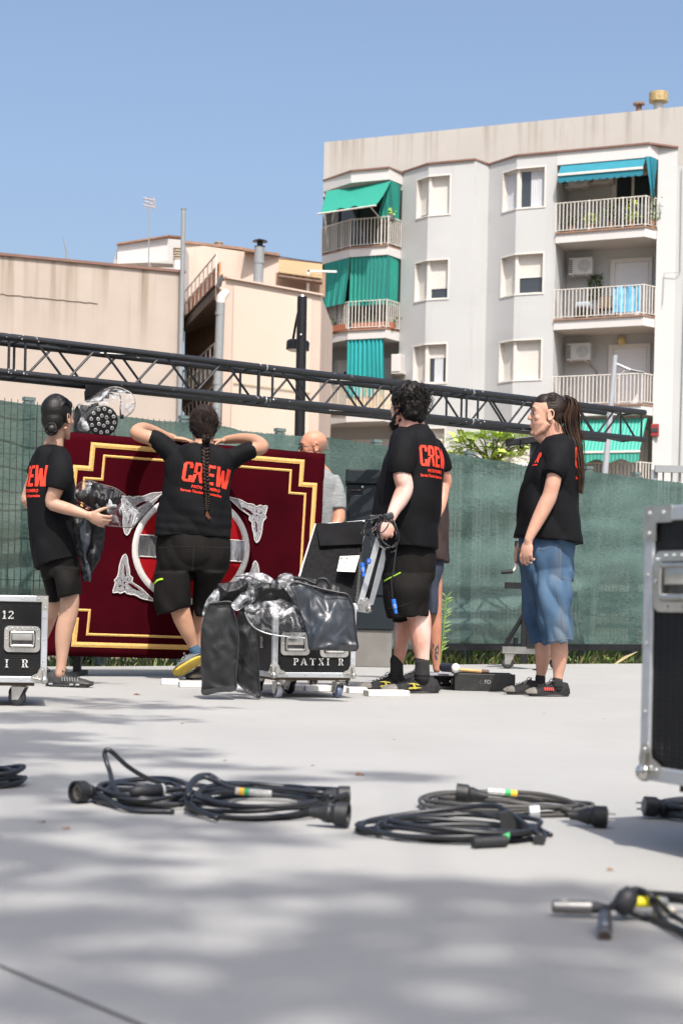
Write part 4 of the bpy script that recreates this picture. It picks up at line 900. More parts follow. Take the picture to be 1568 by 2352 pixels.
# ------------------------------------------------------------ lifted truss
TL = 2.0; s0_ = 335.0
T0 = V((-756 / s0_, FPX / s0_, 0)); td_ = V((553, 379, 0)).normalized(); tp = V((-td_.y, td_.x, 0))
zU = HC + (1377.5 - 777) / 335; zLo = zU - .242
truss = thing('lighting_truss', T0 + EZ * zLo, 'long black square lighting truss with chipped paint, raised on a lifting tower', 'truss')
truss.rotation_euler = (0, 0, atan2(td_.y, td_.x))
def TP(s, side, up): return T0 + td_ * s + tp * (.242 * side) + EZ * (zLo + .242 * up)
SA, SB = -2.0, 3 * TL - .02
for side in (0, 1):
    for up_ in (0, 1):
        mb = MB(); mb.tube([TP(SA, side, up_), TP(SB - (.25 if side else 0), side, up_)], .0255, 16); mb.build('chord', M['truss'], truss)
for k in range(-1, 3):
    a = k * TL + .06; b = (k + 1) * TL - .06
    for side in (0, 1):
        mb = MB(); r = .0095
        ver = [a, b] if side == 0 else [a + .02, b - .02]
        for v_ in ver: mb.cyl(TP(v_, side, 0), TP(v_, side, 1), r, seg=8)
        n_ = 3; L_ = (b - a - .1) / n_
        hw = (b - a - .1) / 7; o_ = 0 if side == 0 else .02
        for i in range(7):
            s0 = a + .05 + hw * i; dn_ = (i % 2 == 0) == (side == 0); mb.cyl(TP(s0 + o_ + .018, side, 1 if dn_ else 0), TP(s0 + hw + o_ - .018, side, 0 if dn_ else 1), r, seg=8)
        mb.build('side_bracing', M['truss'], truss)
    for up_ in (0, 1):
        mb = MB(); n_ = 3; L_ = (b - a) / n_
        for v_ in (a, b): mb.cyl(TP(v_, 0, up_), TP(v_, 1, up_), .0095, seg=8)
        for i in range(n_):
            mb.cyl(TP(a + L_ * i, i % 2, up_), TP(a + L_ * (i + 1), (i + 1) % 2, up_), .0095, seg=8)
        mb.build('cross_bracing', M['truss'], truss)
chip = mat('bare_metal_chip', (.55, .55, .53), .5, .3)
mb = MB(); rr = random.Random(4)
for k in range(0, 3):
    for i in range(16):
        s_ = k * TL + rr.gauss(0, .08); u_ = rr.choice((0, 1)); p = TP(s_, 0, u_); an = rr.uniform(-.4, 1.3); nn = -tp * cos(an) + EZ * sin(an)
        mb.ell(p + nn * .0255, (rr.uniform(.002, .006), .001, rr.uniform(.002, .008)), (td_, nn, td_.cross(nn)), 8, 4)
mb.build('paint_chips', chip, truss)
# adhesive tape remains / snap pins
mb = MB()
for k in (1, 2):
    for u_ in (0, 1): mb.lathe(TP(k * TL - .002, 0, u_), td_, [(-.004, .0262), (.004, .0262)], 16)
mb.build('joint_ring', M['alu'], truss)

# ------------------------------------------------------------ lifting tower at the right end
ZTW = 13.7
xm = W(1228, 1300, ZTW).x
t = thing('lifting_tower', (xm, ZTW, 0), 'black crank lifting tower with outrigger legs carrying the truss, behind the ponytailed man', 'lifting tower')
top = W(1229, 1003, ZTW); mb = MB(); mb.box(V((top.x, ZTW, (top.z + .05) / 2 + .1)), (.085, .085, top.z - .12)); mb.build('mast', M['blackm'], t)
mb = MB(); a, b = W(1160, 1015, ZTW - .05), W(1262, 1002, ZTW - .05); mb.rbox((a + b) / 2 - EZ * .01, ((b - a).length, .08, .06), .008, ((b - a).normalized(), EY, (b - a).normalized().cross(EY) * 1)); o = mb.build('fork', M['blackm'], t)
mb = MB(); mb.cyl(W(1197, 1010, ZTW - .1), W(1197, 1024, ZTW - .1), .012, seg=8); mb.ell(W(1197, 1026, ZTW - .1), .02); mb.build('locking_knob', M['blackm'], o)
zb = .16
mb = MB(); mb.box(V((xm + .01, ZTW, zb)), (.55, .07, .06)); mb.build('base_bar', mat('grey_paint', (.12, .12, .115), .6, var=.3), t)
mb = MB(); mb.box(V((xm - .08, ZTW, .45)), (.05, .06, .8)); mb.build('stay', M['blackm'], t)
mb = MB(); mb.tube([W(1160, 1482, ZTW), W(1200, 1415, ZTW)], .022, 6); mb.build('brace', M['blackm'], t)
for x in (1166, 1183):
    mb = MB(); p = W(x, 1478, ZTW); mb.cyl(p - EZ * .03, p + EZ * .05, .018, seg=10); mb.build('pin', M['blackm'], t)
mb = MB(); mb.tube([V((xm + .02, ZTW - .2, .16)), V((xm + .02, ZTW - .2, 0.0))], .012, 8); mb.lathe(V((xm + .02, ZTW - .2, 0)), (0, 0, 1), [(0, .05), (.012, .04)], 14); mb.build('levelling_foot', M['blackm'], t)
def caster(parent, p, r=.045, wd=.032, az=0, m=None, tyre=None, h=None):
    """swivel caster standing at ground point p (z of p = 0), mounted under height h; its parts: fork, wheel, tyre"""
    h = h or r * 2.55; ax = V((cos(az), sin(az), 0)); fw = V((-sin(az), cos(az), 0)); c = V(p) + EZ * r + fw * r * .45
    mb = MB(); mb.lathe(c, ax, [(-wd / 2, r * .8), (-wd / 2 + .002, r * .93), (-wd / 4, r), (wd / 4, r), (wd / 2 - .002, r * .93), (wd / 2, r * .8)], 28); o = mb.build('caster', tyre or M['rubber'], parent)
    mb = MB(); mb.lathe(c, ax, [(-wd / 2 - .002, r * .66), (-wd / 2 - .003, r * .3), (wd / 2 + .003, r * .3), (wd / 2 + .002, r * .66)], 24); mb.build('hub', m or mat('wheel_hub', (.05, .055, .06), .5), o)
    mb = MB()
    for sg in (-1, 1):
        q = c + ax * sg * (wd / 2 + .007); T_ = h - .012
        poly = [q - fw * r * .38 - EZ * r * .3, q + fw * r * .38 - EZ * r * .3, V((q.x, q.y, T_)) + fw * r * .45, V((q.x, q.y, T_)) - fw * r * 1.1]
        mb.prism(poly, ax * sg * .003)
    mb.box(V((c.x, c.y, h - .01)) - fw * r * .32, (wd + .02, r * 1.55, .004), (ax, fw, EZ)); mb.build('fork', M['steel'], o)
    mb = MB(); mb.lathe(V((p[0], p[1], h - .006)), EZ, [(0, r * .55), (.004, r * .6)], 16); mb.box(V((p[0], p[1], h)), (r * 2.0, r * 1.7, .004)); mb.build('mounting_plate', M['steel'], o)
    mb = MB(); mb.cyl(c - ax * (wd / 2 + .016), c + ax * (wd / 2 + .016), .006, seg=8); mb.build('axle', M['steel'], o); return o
caster(t, (W(1172, 1500, ZTW).x, ZTW, 0), .055, .03, pi / 2 * .9, h=.135); caster(t, (xm + .22, ZTW, 0), .055, .03, 1.2, h=.135)
# winch crank
mb = MB(); mb.tube(smoothpath([W(1184, 1255, ZTW - .1), W(1183, 1290, ZTW - .1), W(1181, 1306, ZTW - .1), W(1175, 1312, ZTW - .1)]), .011, 8); o = mb.build('crank_arm', mat('grey_crank', (.55, .53, .48), .45, .3), t)
mb = MB(); mb.cyl(W(1150, 1314, ZTW - .1), W(1177, 1312, ZTW - .1), .018, seg=12); mb.build('handle', M['blackm'], o)
mb = MB(); mb.box(W(1204, 1262, ZTW - .1), (.16, .12, .14)); mb.build('winch', M['blackm'], t)
mb = MB(); mb.box(W(1178, 1345, ZTW - .05), (.14, .08, .052)); mb.build('stabiliser_socket', M['blackm'], t)

# ------------------------------------------------------------ spotlight with rain cover hung from the truss
ZS = 11.45
c = W(*L4(665, 890), ZS); t = thing('stage_spotlight', c, 'round black LED spotlight with eighteen small lenses hung under the truss beside the woman', 'spotlight')
fx = V((.32, -.93, -.12)).normalized(); sx = EZ.cross(fx).normalized() * -1; uz = sx.cross(fx) * -1
if uz.z < 0: uz = -uz
R0 = .11
mb = MB(); mb.lathe(c, -fx, [(-.02, R0 * .93), (-.015, R0), (.06, R0), (.13, R0 * .8), (.17, R0 * .5), (.18, .02)], 30); mb.build('housing', M['blackm'], t)
mb = MB(); mb.lathe(c + fx * .012, fx, [(0, R0 * .93), (.004, R0 * .93), (.006, R0 * .9)], 30); face = mb.build('lens_plate', M['blackm'], t)
ml = mat('lens_rim', (.34, .34, .33), .25, .3, var=.3, spec=.8); md_ = mat('lens_centre', (.02, .02, .02), .1, spec=1)
lens0 = None
for ring, nn, rad, ph in ((0, 6, .30, .3), (1, 12, .70, .1)):
    for i in range(nn):
        a = 2 * pi * i / nn + ph; p = c + fx * .02 + sx * cos(a) * R0 * rad * 1.08 + uz * sin(a) * R0 * rad * 1.08
        mb = MB(); mb.lathe(p, fx, [(0, .0135), (.005, .0135), (.007, .011), (.0065, .006)], 14); o = mb.build('lens', ml, t)
        mb = MB(); mb.ell(p + fx * .006, .0055, None, 8, 6); mb.build('led', md_, o)
mb = MB()
for k in range(6):
    a = .25 + k * .2; p = c - fx * .05 + sx * cos(a) * -0 + (sx * cos(a) + uz * sin(a)) * R0 * 1.04; mb.box(p, (.012, .11, .03), ((sx * cos(a + pi / 2) + uz * sin(a + pi / 2)), fx, (sx * cos(a) + uz * sin(a))))
mb.build('cooling_fins', M['blackm'], t)
yk = MB(); P_ = lambda x, y, dz=0: W(*L4(x, y), ZS + dz)
yk.tube(smoothpath([P_(1060, 770), P_(1055, 360), P_(960, 325, .05), P_(620, 240, .1)], 5), .006, 6); yk.build('yoke', M['blackm'], t)
mb = MB(); mb.cyl(P_(1055, 800, -.02), P_(1130, 800, -.02), .016, seg=12); mb.build('yoke_knob', M['blackm'], t)
mb = MB(); mb.prism([P_(270, 250, .12), P_(400, 180, .12), P_(700, 190, .12), P_(620, 420, .12), P_(280, 450, .12)], (0, .12, 0)); mb.box(P_(560, 200, .15), (.16, .1, .12)); mb.build('clamp', M['blackm'], t)
mb = MB(); mb.prism([P_(60, 640, .1), P_(130, 530, .1), P_(420, 560, .1), P_(330, 860, .1), P_(390, 1130, .1), P_(40, 1180, .1)], (0, .1, 0)); mb.build('rear_unit', M['blackm'], t)
def plastic(name, outline, Z, conv_, m, thick=0, fold=1.0, fs=1.0, bulge=.05, wr=.012, seed=0, res=40, parent=None, root=None, dz=None, rim=None):
    """sheet filling a closed outline (picture px at distance Z), crumpled and bulged; gives real, uneven depth"""
    outline = [(q.x, q.y) for q in smoothpath([V((x, y, 0)) for x, y in outline] + [V((*outline[0], 0))], 3)][:-1]
    P = [conv_(x, y) for x, y in outline]; xs = [p[0] for p in P]; ys = [p[1] for p in P]
    bm = bmesh.new(); vs = [bm.verts.new((p[0], p[1], 0)) for p in P]; bm.faces.new(vs)
    st = max(max(xs) - min(xs), max(ys) - min(ys)) / res
    for ax_, lo, hi in ((0, min(xs), max(xs)), (1, min(ys), max(ys))):
        q = lo + st
        while q < hi:
            co = [0, 0, 0]; no = [0, 0, 0]; co[ax_] = q; no[ax_] = 1
            bmesh.ops.bisect_plane(bm, geom=list(bm.verts) + list(bm.edges) + list(bm.faces), plane_co=co, plane_no=no); q += st
    bmesh.ops.triangulate(bm, faces=[f for f in bm.faces if len(f.verts) > 4])
    edge = {v for e in bm.edges if e.is_boundary for v in e.verts}; cxm, cym = sum(xs) / len(xs), sum(ys) / len(ys); rx = (max(xs) - min(xs)) / 2; ry = (max(ys) - min(ys)) / 2
    pts = []
    bm.verts.index_update()
    bpts = [(v.co.x, v.co.y) for v in edge]
    for v in bm.verts:
        x, y = v.co.x, v.co.y; md = min((x - a) ** 2 + (y - b) ** 2 for a, b in bpts) ** .5 / max(rx, ry)
        z = Z - bulge * min(1, md * 1.6) ** .9 + (dz(x, y) if dz else 0)
        q = fs * V((x * .030 + .4 * noise.noise(V((x * .03, y * .03, seed))), y * .016 + .4 * noise.noise(V((x * .03, y * .03, seed + 5))), seed * 3.1)); f = noise.voronoi(q)[0]; g = noise.voronoi(q * 2.3)[0]
        z += wr * fold * (1.5 * (f[0] - .45) + .55 * (g[1] - g[0] - .3) + .5 * noise.noise(q * .7)) * (1 if v not in edge else .35)
        pts.append(W(x, y, z))
    fs = [tuple(v.index for v in f.verts) for f in bm.faces]; bm.free()
    mb = MB(); mb.add(pts, fs); o = mb.build(name, m, parent, smooth=True, root=root)
    if thick: s_ = o.modifiers.new('thickness', 'SOLIDIFY'); s_.thickness = thick; s_.offset = 0
    if rim:
        r_ = MB(); pr = [W(*conv_(x, y), Z + (dz(*conv_(x, y)) if dz else 0)) for x, y in outline]; r_.tube(smoothpath(pr + [pr[0]], 4), rim[0], 6); r_.build('rim', rim[1], parent if parent else o)
    return o
cov = [(110, 530), (280, 470), (560, 290), (700, 210), (860, 155), (960, 150), (1100, 190), (1250, 260), (1350, 370), (1385, 500), (1350, 640), (1260, 750), (1150, 815), (1120, 740), (1075, 700), (1000, 330), (915, 450), (760, 530), (560, 640), (430, 720), (320, 860), (390, 1080), (240, 1130), (140, 1080), (130, 960), (200, 800), (170, 640)]
o = plastic('rain_cover', cov, ZS - .14, L4, M['clear'], bulge=.05, wr=.03, seed=3, root=c); tag(o, 'clear plastic rain cover draped over the LED spotlight', 'rain cover')
mb = MB(); mb.tube(smoothpath([W(*L4(x, y), ZS - .14) for x, y in ((700, 215), (960, 150), (1250, 260), (1350, 370), (1385, 500), (1350, 640), (1260, 750), (1150, 815))], 5), .0035, 6); mb.build('rim', mat('rim_cord', (.2, .18, .16), .5), o)
mb = MB(); mb.tube(smoothpath([W(*L4(x, y), ZS - .16) for x, y in ((130, 960), (420, 640), (700, 380), (930, 210))], 5), .0022, 6); mb.build('seam', mat('seam_clear', (.12, .12, .13), .3), o)

# ------------------------------------------------------------ burgundy velvet panel
Q = [W(103, 1505, 10.5), W(724, 1521, 11.2), W(750, 1041, 11.4), W(155, 990, 10.62)]    # BL BR TR TL
def PU(u, v, off=0.0):
    b = Q[0].lerp(Q[1], u); t_ = Q[3].lerp(Q[2], u); p = b.lerp(t_, v)
    n_ = (Q[1] - Q[0]).cross(Q[3] - Q[0]).normalized(); 
    if n_.y > 0: n_ = -n_
    return p + n_ * off
panel = thing('velvet_panel', PU(.5, 0), 'big burgundy velvet stage panel with stepped gold braid and a silver-edged red oval emblem', 'panel')
mb = MB(); n = 60; vs = []
def pz(u, v):
    e = min(u, 1 - u, v, 1 - v); r_ = -.025 * max(0, 1 - e / .018) ** 2
    return r_ + .006 * noise.noise(V((u * 5, v * 4, 1))) + .004 * noise.noise(V((u * 16, v * 9, 1)))
for j in range(n + 1):
    for i in range(n + 1):
        u, v = i / n, j / n; u += .004 * noise.noise(V((v * 5, 0, 2))) * (i in (0, n)); v += .004 * noise.noise(V((u * 7, 3, 2))) * (j in (0, n))
        vs.append(PU(u, v, pz(u, v)))
mb.add(vs, [(j * (n + 1) + i, j * (n + 1) + i + 1, (j + 1) * (n + 1) + i + 1, (j + 1) * (n + 1) + i) for j in range(n) for i in range(n)])
vb = [PU(u, v, -.08) for u, v in ((0, 0), (1, 0), (1, 1), (0, 1))]; o_ = len(mb.v); mb.add(vb, [(0, 1, 2, 3)])
for (a, b), (c_, d_) in (((0, 0), (1, 0)), ((1, 0), (1, 1)), ((1, 1), (0, 1)), ((0, 1), (0, 0))):
    mb.quad(PU(a, b, -.024), PU(c_, d_, -.024), PU(c_, d_, -.08), PU(a, b, -.08))
mb.build('velvet_face', M['velvet'], panel, smooth=True)
for u in (.12, .88):
    mb = MB(); p = PU(u, 0, -.12); q = V((p.x, p.y, 0)); mb.box((p + q) / 2 + EY * .1, (.05, .05, p.z + .02)); mb.box(q + EY * .12 + EZ * .015, (.06, .5, .03)); mb.build('foot', M['blackm'], panel)
WU = (Q[1] - Q[0]).length; HV = (Q[3] - Q[0]).length
def band(mb, path, wd, off=.004, closed=True):
    """flat braid along a rectilinear uv path with mitred corners"""
    n_ = len(path); L_, R_ = [], []
    for i in range(n_):
        p0, p1, p2 = V((*path[i - 1], 0)), V((*path[i], 0)), V((*path[(i + 1) % n_], 0)); s_ = lambda p: V((p.x * WU, p.y * HV, 0))
        d1, d2 = (s_(p1) - s_(p0)).normalized(), (s_(p2) - s_(p1)).normalized(); nn = V((-d1.y, d1.x, 0)) + V((-d2.y, d2.x, 0)); nn = nn / max(.5, nn.length_squared / 2) * wd / 2
        L_.append((p1.x + nn.x / WU, p1.y + nn.y / HV)); R_.append((p1.x - nn.x / WU, p1.y - nn.y / HV))
    for i in range(n_ if closed else n_ - 1):
        j = (i + 1) % n_; k_ = 24
        for q in range(k_):
            def P_(A, B, f, of): return PU(A[0] + (B[0] - A[0]) * f, A[1] + (B[1] - A[1]) * f, of + max(pz(A[0] + (B[0] - A[0]) * f, A[1] + (B[1] - A[1]) * f), -.01))
            f0, f1 = q / k_, (q + 1) / k_; a, b, c_, d_ = P_(L_[i], L_[j], f0, off), P_(L_[i], L_[j], f1, off), P_(R_[i], R_[j], f1, off), P_(R_[i], R_[j], f0, off)
            m0, m1 = (a + d_) / 2 + fnp * .004, (b + c_) / 2 + fnp * .004
            mb.quad(a, b, m1, m0); mb.quad(m0, m1, c_, d_)
fnp = (Q[1] - Q[0]).cross(Q[3] - Q[0]).normalized()
if fnp.y > 0: fnp = -fnp
def stepped(iu, iv, su, sv): return [(iu, sv), (su, sv), (su, iv), (1 - su, iv), (1 - su, sv), (1 - iu, sv), (1 - iu, 1 - sv), (1 - su, 1 - sv), (1 - su, 1 - iv), (su, 1 - iv), (su, 1 - sv), (iu, 1 - sv)]
mb = MB(); band(mb, stepped(.042, .052, .098, .16), .033); mb.build('outer_gold_braid', M['gold'], panel)
mb = MB(); band(mb, stepped(.078, .098, .142, .205), .017); mb.build('inner_gold_braid', M['gold'], panel)
# emblem
EU, EV, RU, RV = (424 - 125) / 605, (1511 - 1257) / 502, 134 / 605, 129 / 502
def EP(x, y, off): u, v = EU + x * RU, EV + y * RV; return PU(u, v, off + pz(u, v))
def disc(mb, fn_, off, n_=48):
    vs = [EP(0, 0, off)] if False else []
mb = MB(); nR = 60
rings = [[EP(r_ * cos(2 * pi * i / nR), r_ * sin(2 * pi * i / nR), .004) for i in range(nR)] for r_ in (.02, .3, .6, .92)]
mb.loft(rings, cap=False); mb.add(rings[0], [tuple(range(nR))]); mb.build('red_field', M['redfelt'], panel, smooth=True)
mb = MB(); mb.loft([[EP(r_ * cos(2 * pi * i / nR), r_ * sin(2 * pi * i / nR), o_) for i in range(nR)] for r_, o_ in ((.89, .003), (.91, .011), (.945, .013), (.98, .011), (1.0, .003))], cap=False); mb.build('silver_ring', M['silverb'], panel, smooth=True)
mb = MB(); n = 40; vs = []
for j in range(5):
    for i in range(n + 1):
        y = -.19 + .38 * j / 4; xm_ = sqrt(1 - y * y) * .905; x = -xm_ + 2 * xm_ * i / n; vs.append(EP(x, y, .013 + .004 * sin(x * 26 + y * 3)))
mb.add(vs, [(j * (n + 1) + i, j * (n + 1) + i + 1, (j + 1) * (n + 1) + i + 1, (j + 1) * (n + 1) + i) for j in range(4) for i in range(n)]); mb.build('silver_bar', M['silvers'], panel, smooth=True)
mb = MB()
for y in (-.19, .19): xm_ = sqrt(1 - y * y) * .905; mb.tube([EP(-xm_ + 2 * xm_ * i / 20, y, .012) for i in range(21)], .005, 6)
mb.build('bar_cord', M['silverb'], panel)
orn = [(-461, 67), (-447, 90), (-438, 130), (-425, 175), (-418, 215), (-398, 232), (-398, 262), (-372, 280), (-330, 305), (-290, 340), (-236, 387), (-262, 386), (-320, 376), (-372, 352), (-400, 350), (-425, 345), (-442, 332), (-470, 345), (-490, 338), (-522, 342), (-517, 300), (-512, 275), (-520, 255), (-505, 235), (-497, 200), (-496, 160), (-487, 110), (-476, 80)]
holes = [[(-462, 140), (-455, 150), (-447, 190), (-444, 215), (-450, 222), (-458, 200)], [(-425, 275), (-412, 270), (-370, 295), (-335, 320), (-360, 318), (-400, 298)],
         [(-458, 268), (-450, 262), (-443, 268), (-450, 276)], [(-480, 245), (-470, 250), (-465, 258), (-474, 254)], [(-492, 300), (-480, 285), (-465, 280), (-478, 294)], [(-455, 290), (-448, 290), (-442, 305), (-446, 308)], [(-437, 240), (-430, 236), (-427, 238), (-433, 250)]]
kx, ky = .3203 / 134, .3203 / 129
for sx_, sy_ in ((1, 1), (1, -1), (-1, 1), (-1, -1)):
    pp = [EP(sx_ * x * kx, -sy_ * y * ky, .012) for x, y in orn]
    bp = [EP(sx_ * x * kx, -sy_ * y * ky, -.002) for x, y in orn]; mb = MB(); n_ = len(pp)
    bm = bmesh.new(); vv = [bm.verts.new(p) for p in pp]; bm.faces.new(vv); bmesh.ops.triangulate(bm, faces=bm.faces[:]); bm.verts.index_update()
    mb.add([v.co.copy() for v in bm.verts], [tuple(v.index for v in f.verts) for f in bm.faces]); bm.free()
    mb.loft([bp, pp], cap=False); o = mb.build('silver_ornament', M['silver'], panel)
    mb = MB(); mb.tube(smoothpath([p for p in pp] + [pp[0]], 3), .004, 5); mb.build('cord_edge', M['silverb'], o)
    mb = MB()
    for h in holes: mb.add([EP(sx_ * x * kx, -sy_ * y * ky, .0145) for x, y in h], [tuple(range(len(h)))])
    mb.build('cut_outs', M['velvet'], o)
# ------------------------------------------------------------ stencil lettering
def R4(x0, y0, x1, y1): return [(x0, y0), (x1, y0), (x1, y1), (x0, y1)]
def arc(cx, cy, rx, ry, t0, t1, w_, n=6):
    out = []
    for i in range(n):
        a, b = radians(t0 + (t1 - t0) * i / n), radians(t0 + (t1 - t0) * (i + 1) / n)
        out.append([(cx + rx * cos(a), cy + ry * sin(a)), (cx + rx * cos(b), cy + ry * sin(b)), (cx + (rx - w_) * cos(b), cy + (ry - w_ * .6) * sin(b)), (cx + (rx - w_) * cos(a), cy + (ry - w_ * .6) * sin(a))])
    return out
STEN = {
 'P': [R4(.12, 0, .30, .46), R4(.12, .54, .30, 1), R4(.0, 0, .42, .07), R4(0, .93, .42, 1), R4(.36, .93, .5, 1), R4(.36, .44, .5, .5)] + arc(.45, .72, .32, .28, 80, -80, .17),
 'A': [[(.0, 0), (.1, 0), (.42, .95), (.38, 1.0)], [(.44, 1), (.52, 1), (.88, .07), (.66, .07)], R4(.26, .28, .58, .35), R4(-.06, 0, .24, .07), R4(.58, 0, .98, .07)],
 'T': [R4(.36, 0, .54, .88), R4(.24, 0, .66, .07), R4(0, .92, .33, 1), R4(.57, .92, .9, 1), R4(0, .74, .07, .92), R4(.83, .74, .9, .92)],
 'X': [[(.08, .95), (.26, .95), (.46, .54), (.38, .5)], [(.5, .5), (.6, .5), (.84, .05), (.64, .05)], [(.62, .95), (.7, .95), (.5, .56), (.48, .6)], [(.14, .05), (.22, .05), (.42, .42), (.40, .48)], R4(0, .93, .34, 1), R4(.56, .93, .84, 1), R4(.02, 0, .3, .07), R4(.52, 0, .9, .07)],
 'I': [R4(.12, 0, .3, .46), R4(.12, .54, .3, 1), R4(0, 0, .42, .07), R4(0, .93, .42, 1)],
 'R': [R4(.12, 0, .30, .46), R4(.12, .54, .30, 1), R4(0, 0, .42, .07), R4(0, .93, .42, 1), R4(.36, .93, .5, 1), R4(.36, .46, .5, .52), [(.42, .44), (.58, .44), (.74, .07), (.58, 0)], R4(.6, 0, .86, .07)] + arc(.45, .73, .30, .27, 80, -80, .17),
 '1': [R4(.18, 0, .36, .46), R4(.18, .54, .36, 1), R4(.04, 0, .5, .07), [(0, .8), (.18, .86), (.18, 1), (.1, .92)]],
 '2': arc(.34, .74, .32, .26, 170, -40, .16, 8) + [[(.52, .62), (.62, .66), (.24, .16), (.04, .16)], R4(.02, 0, .3, .14), R4(.36, 0, .66, .14), R4(.58, .14, .66, .26)],
}
def stencil(text, O, U, Vv, N_, h, m, parent, sp=.3, name='stencil_lettering', gap=.6):
    x = 0; mb = MB()
    for ch in text:
        if ch == ' ': x += gap * h; continue
        q = STEN[ch]; w_ = max(p[0] for f in q for p in f)
        for k_, f in enumerate(q): mb.add([O + U * (x + p[0] * h) + Vv * (p[1] * h) + N_ * (.0012 + .00012 * k_) for p in f], [tuple(range(len(f)))])
        x += (w_ + sp) * h
    return mb.build(name, m, parent)
M['stencil'] = mat('stencil_paint', (.42, .42, .41), .7, var=.35, scale=60)

# ------------------------------------------------------------ flight cases
def flight_case(t, O, U, Dv, Lx, Ly, z0, z1, edge=.03, rear_only=False):
    """O: ground point under the near corner, U along the front, Dv along the side (away); builds panels, profiles, corners"""
    N_ = V((U.y, -U.x, 0)); c = O + U * Lx / 2 + Dv * Ly / 2
    mb = MB(); mb.box(V((c.x, c.y, (z0 + z1) / 2)), (Lx - .012, Ly - .012, z1 - z0 - .012), (U, Dv, EZ)); mb.build('laminate_body', M['hex'], t)
    e = edge; cor = [O, O + U * Lx, O + U * Lx + Dv * Ly, O + Dv * Ly]
    for q, (sx_, sy_) in zip(cor, ((1, 1), (-1, 1), (-1, -1), (1, -1))):
        mb = MB(); p = V((q.x, q.y, (z0 + z1) / 2)) ; mb.rbox(p + (U * sx_ + Dv * sy_) * (e / 2 - .001), (e, e, z1 - z0 - .01), .004, (U, Dv, EZ)); mb.build('corner_profile', M['alu'], t)
    for zz in (z0, z1):
        sg = 1 if zz == z0 else -1
        for a, b, dr, iw in ((cor[0], cor[1], U, Dv), (cor[1], cor[2], Dv, -U), (cor[2], cor[3], U, -Dv), (cor[3], cor[0], Dv, U)):
            mb = MB(); L_ = (b - a).length; m_ = (a + b) / 2; mb.rbox(V((m_.x, m_.y, zz)) + iw * (e / 2 - .0015) + EZ * sg * e / 2, (L_ - .02, e, e), .004, (dr, iw, EZ)); mb.build('edge_profile', M['alu'], t)
    # rivets on the front
    mb = MB()
    for k in range(4):
        for zz in (z0 + e / 2, z1 - e / 2): mb.ell(O + U * (Lx * (.18 + .21 * k)) + N_ * .001 + EZ * zz, .0042, None, 8, 5)
    for k in range(3):
        for s_ in (e / 2, Lx - e / 2): mb.ell(O + U * s_ + N_ * .001 + EZ * (z0 + (z1 - z0) * (.25 + .25 * k)), .0042, None, 8, 5)
    mb.build('rivets', M['steel'], t)
def corner_ball(t, p, U, N_, up, r=.017, sg=1):
    """ball corner with two riveted ears; p the outer corner"""
    mb = MB(); mb.ell(p + U * r * .55 * sg - N_ * -0.0 + EZ * up * r * .55 - N_ * r * .25, r, None, 18, 12)
    q = p + U * sg * .012 + EZ * up * .012 + N_ * .003
    for d in (U * sg * .042 + EZ * up * .008, EZ * up * .042 + U * sg * .008): mb.tube([q, q + d], [.019, .013], 12, flat=.14)
    ear = [q + U * sg * a + EZ * up * b for a, b in ((-.008, -.008), (.03, -.012), (.058, -.004), (.062, .014), (.045, .024), (.03, .03), (.024, .045), (.014, .062), (-.004, .058), (-.012, .03))]
    mb.prism(ear, -N_ * .003); mb.build('ball_corner', M['steel'], t, auto=40)
    mb = MB()
    for a, b in ((.048, .008), (.008, .048), (.03, .012)): mb.ell(q + U * sg * a + EZ * up * b + N_ * .001, .0042, None, 8, 5)
    mb.build('corner_rivets', M['alu'], t)
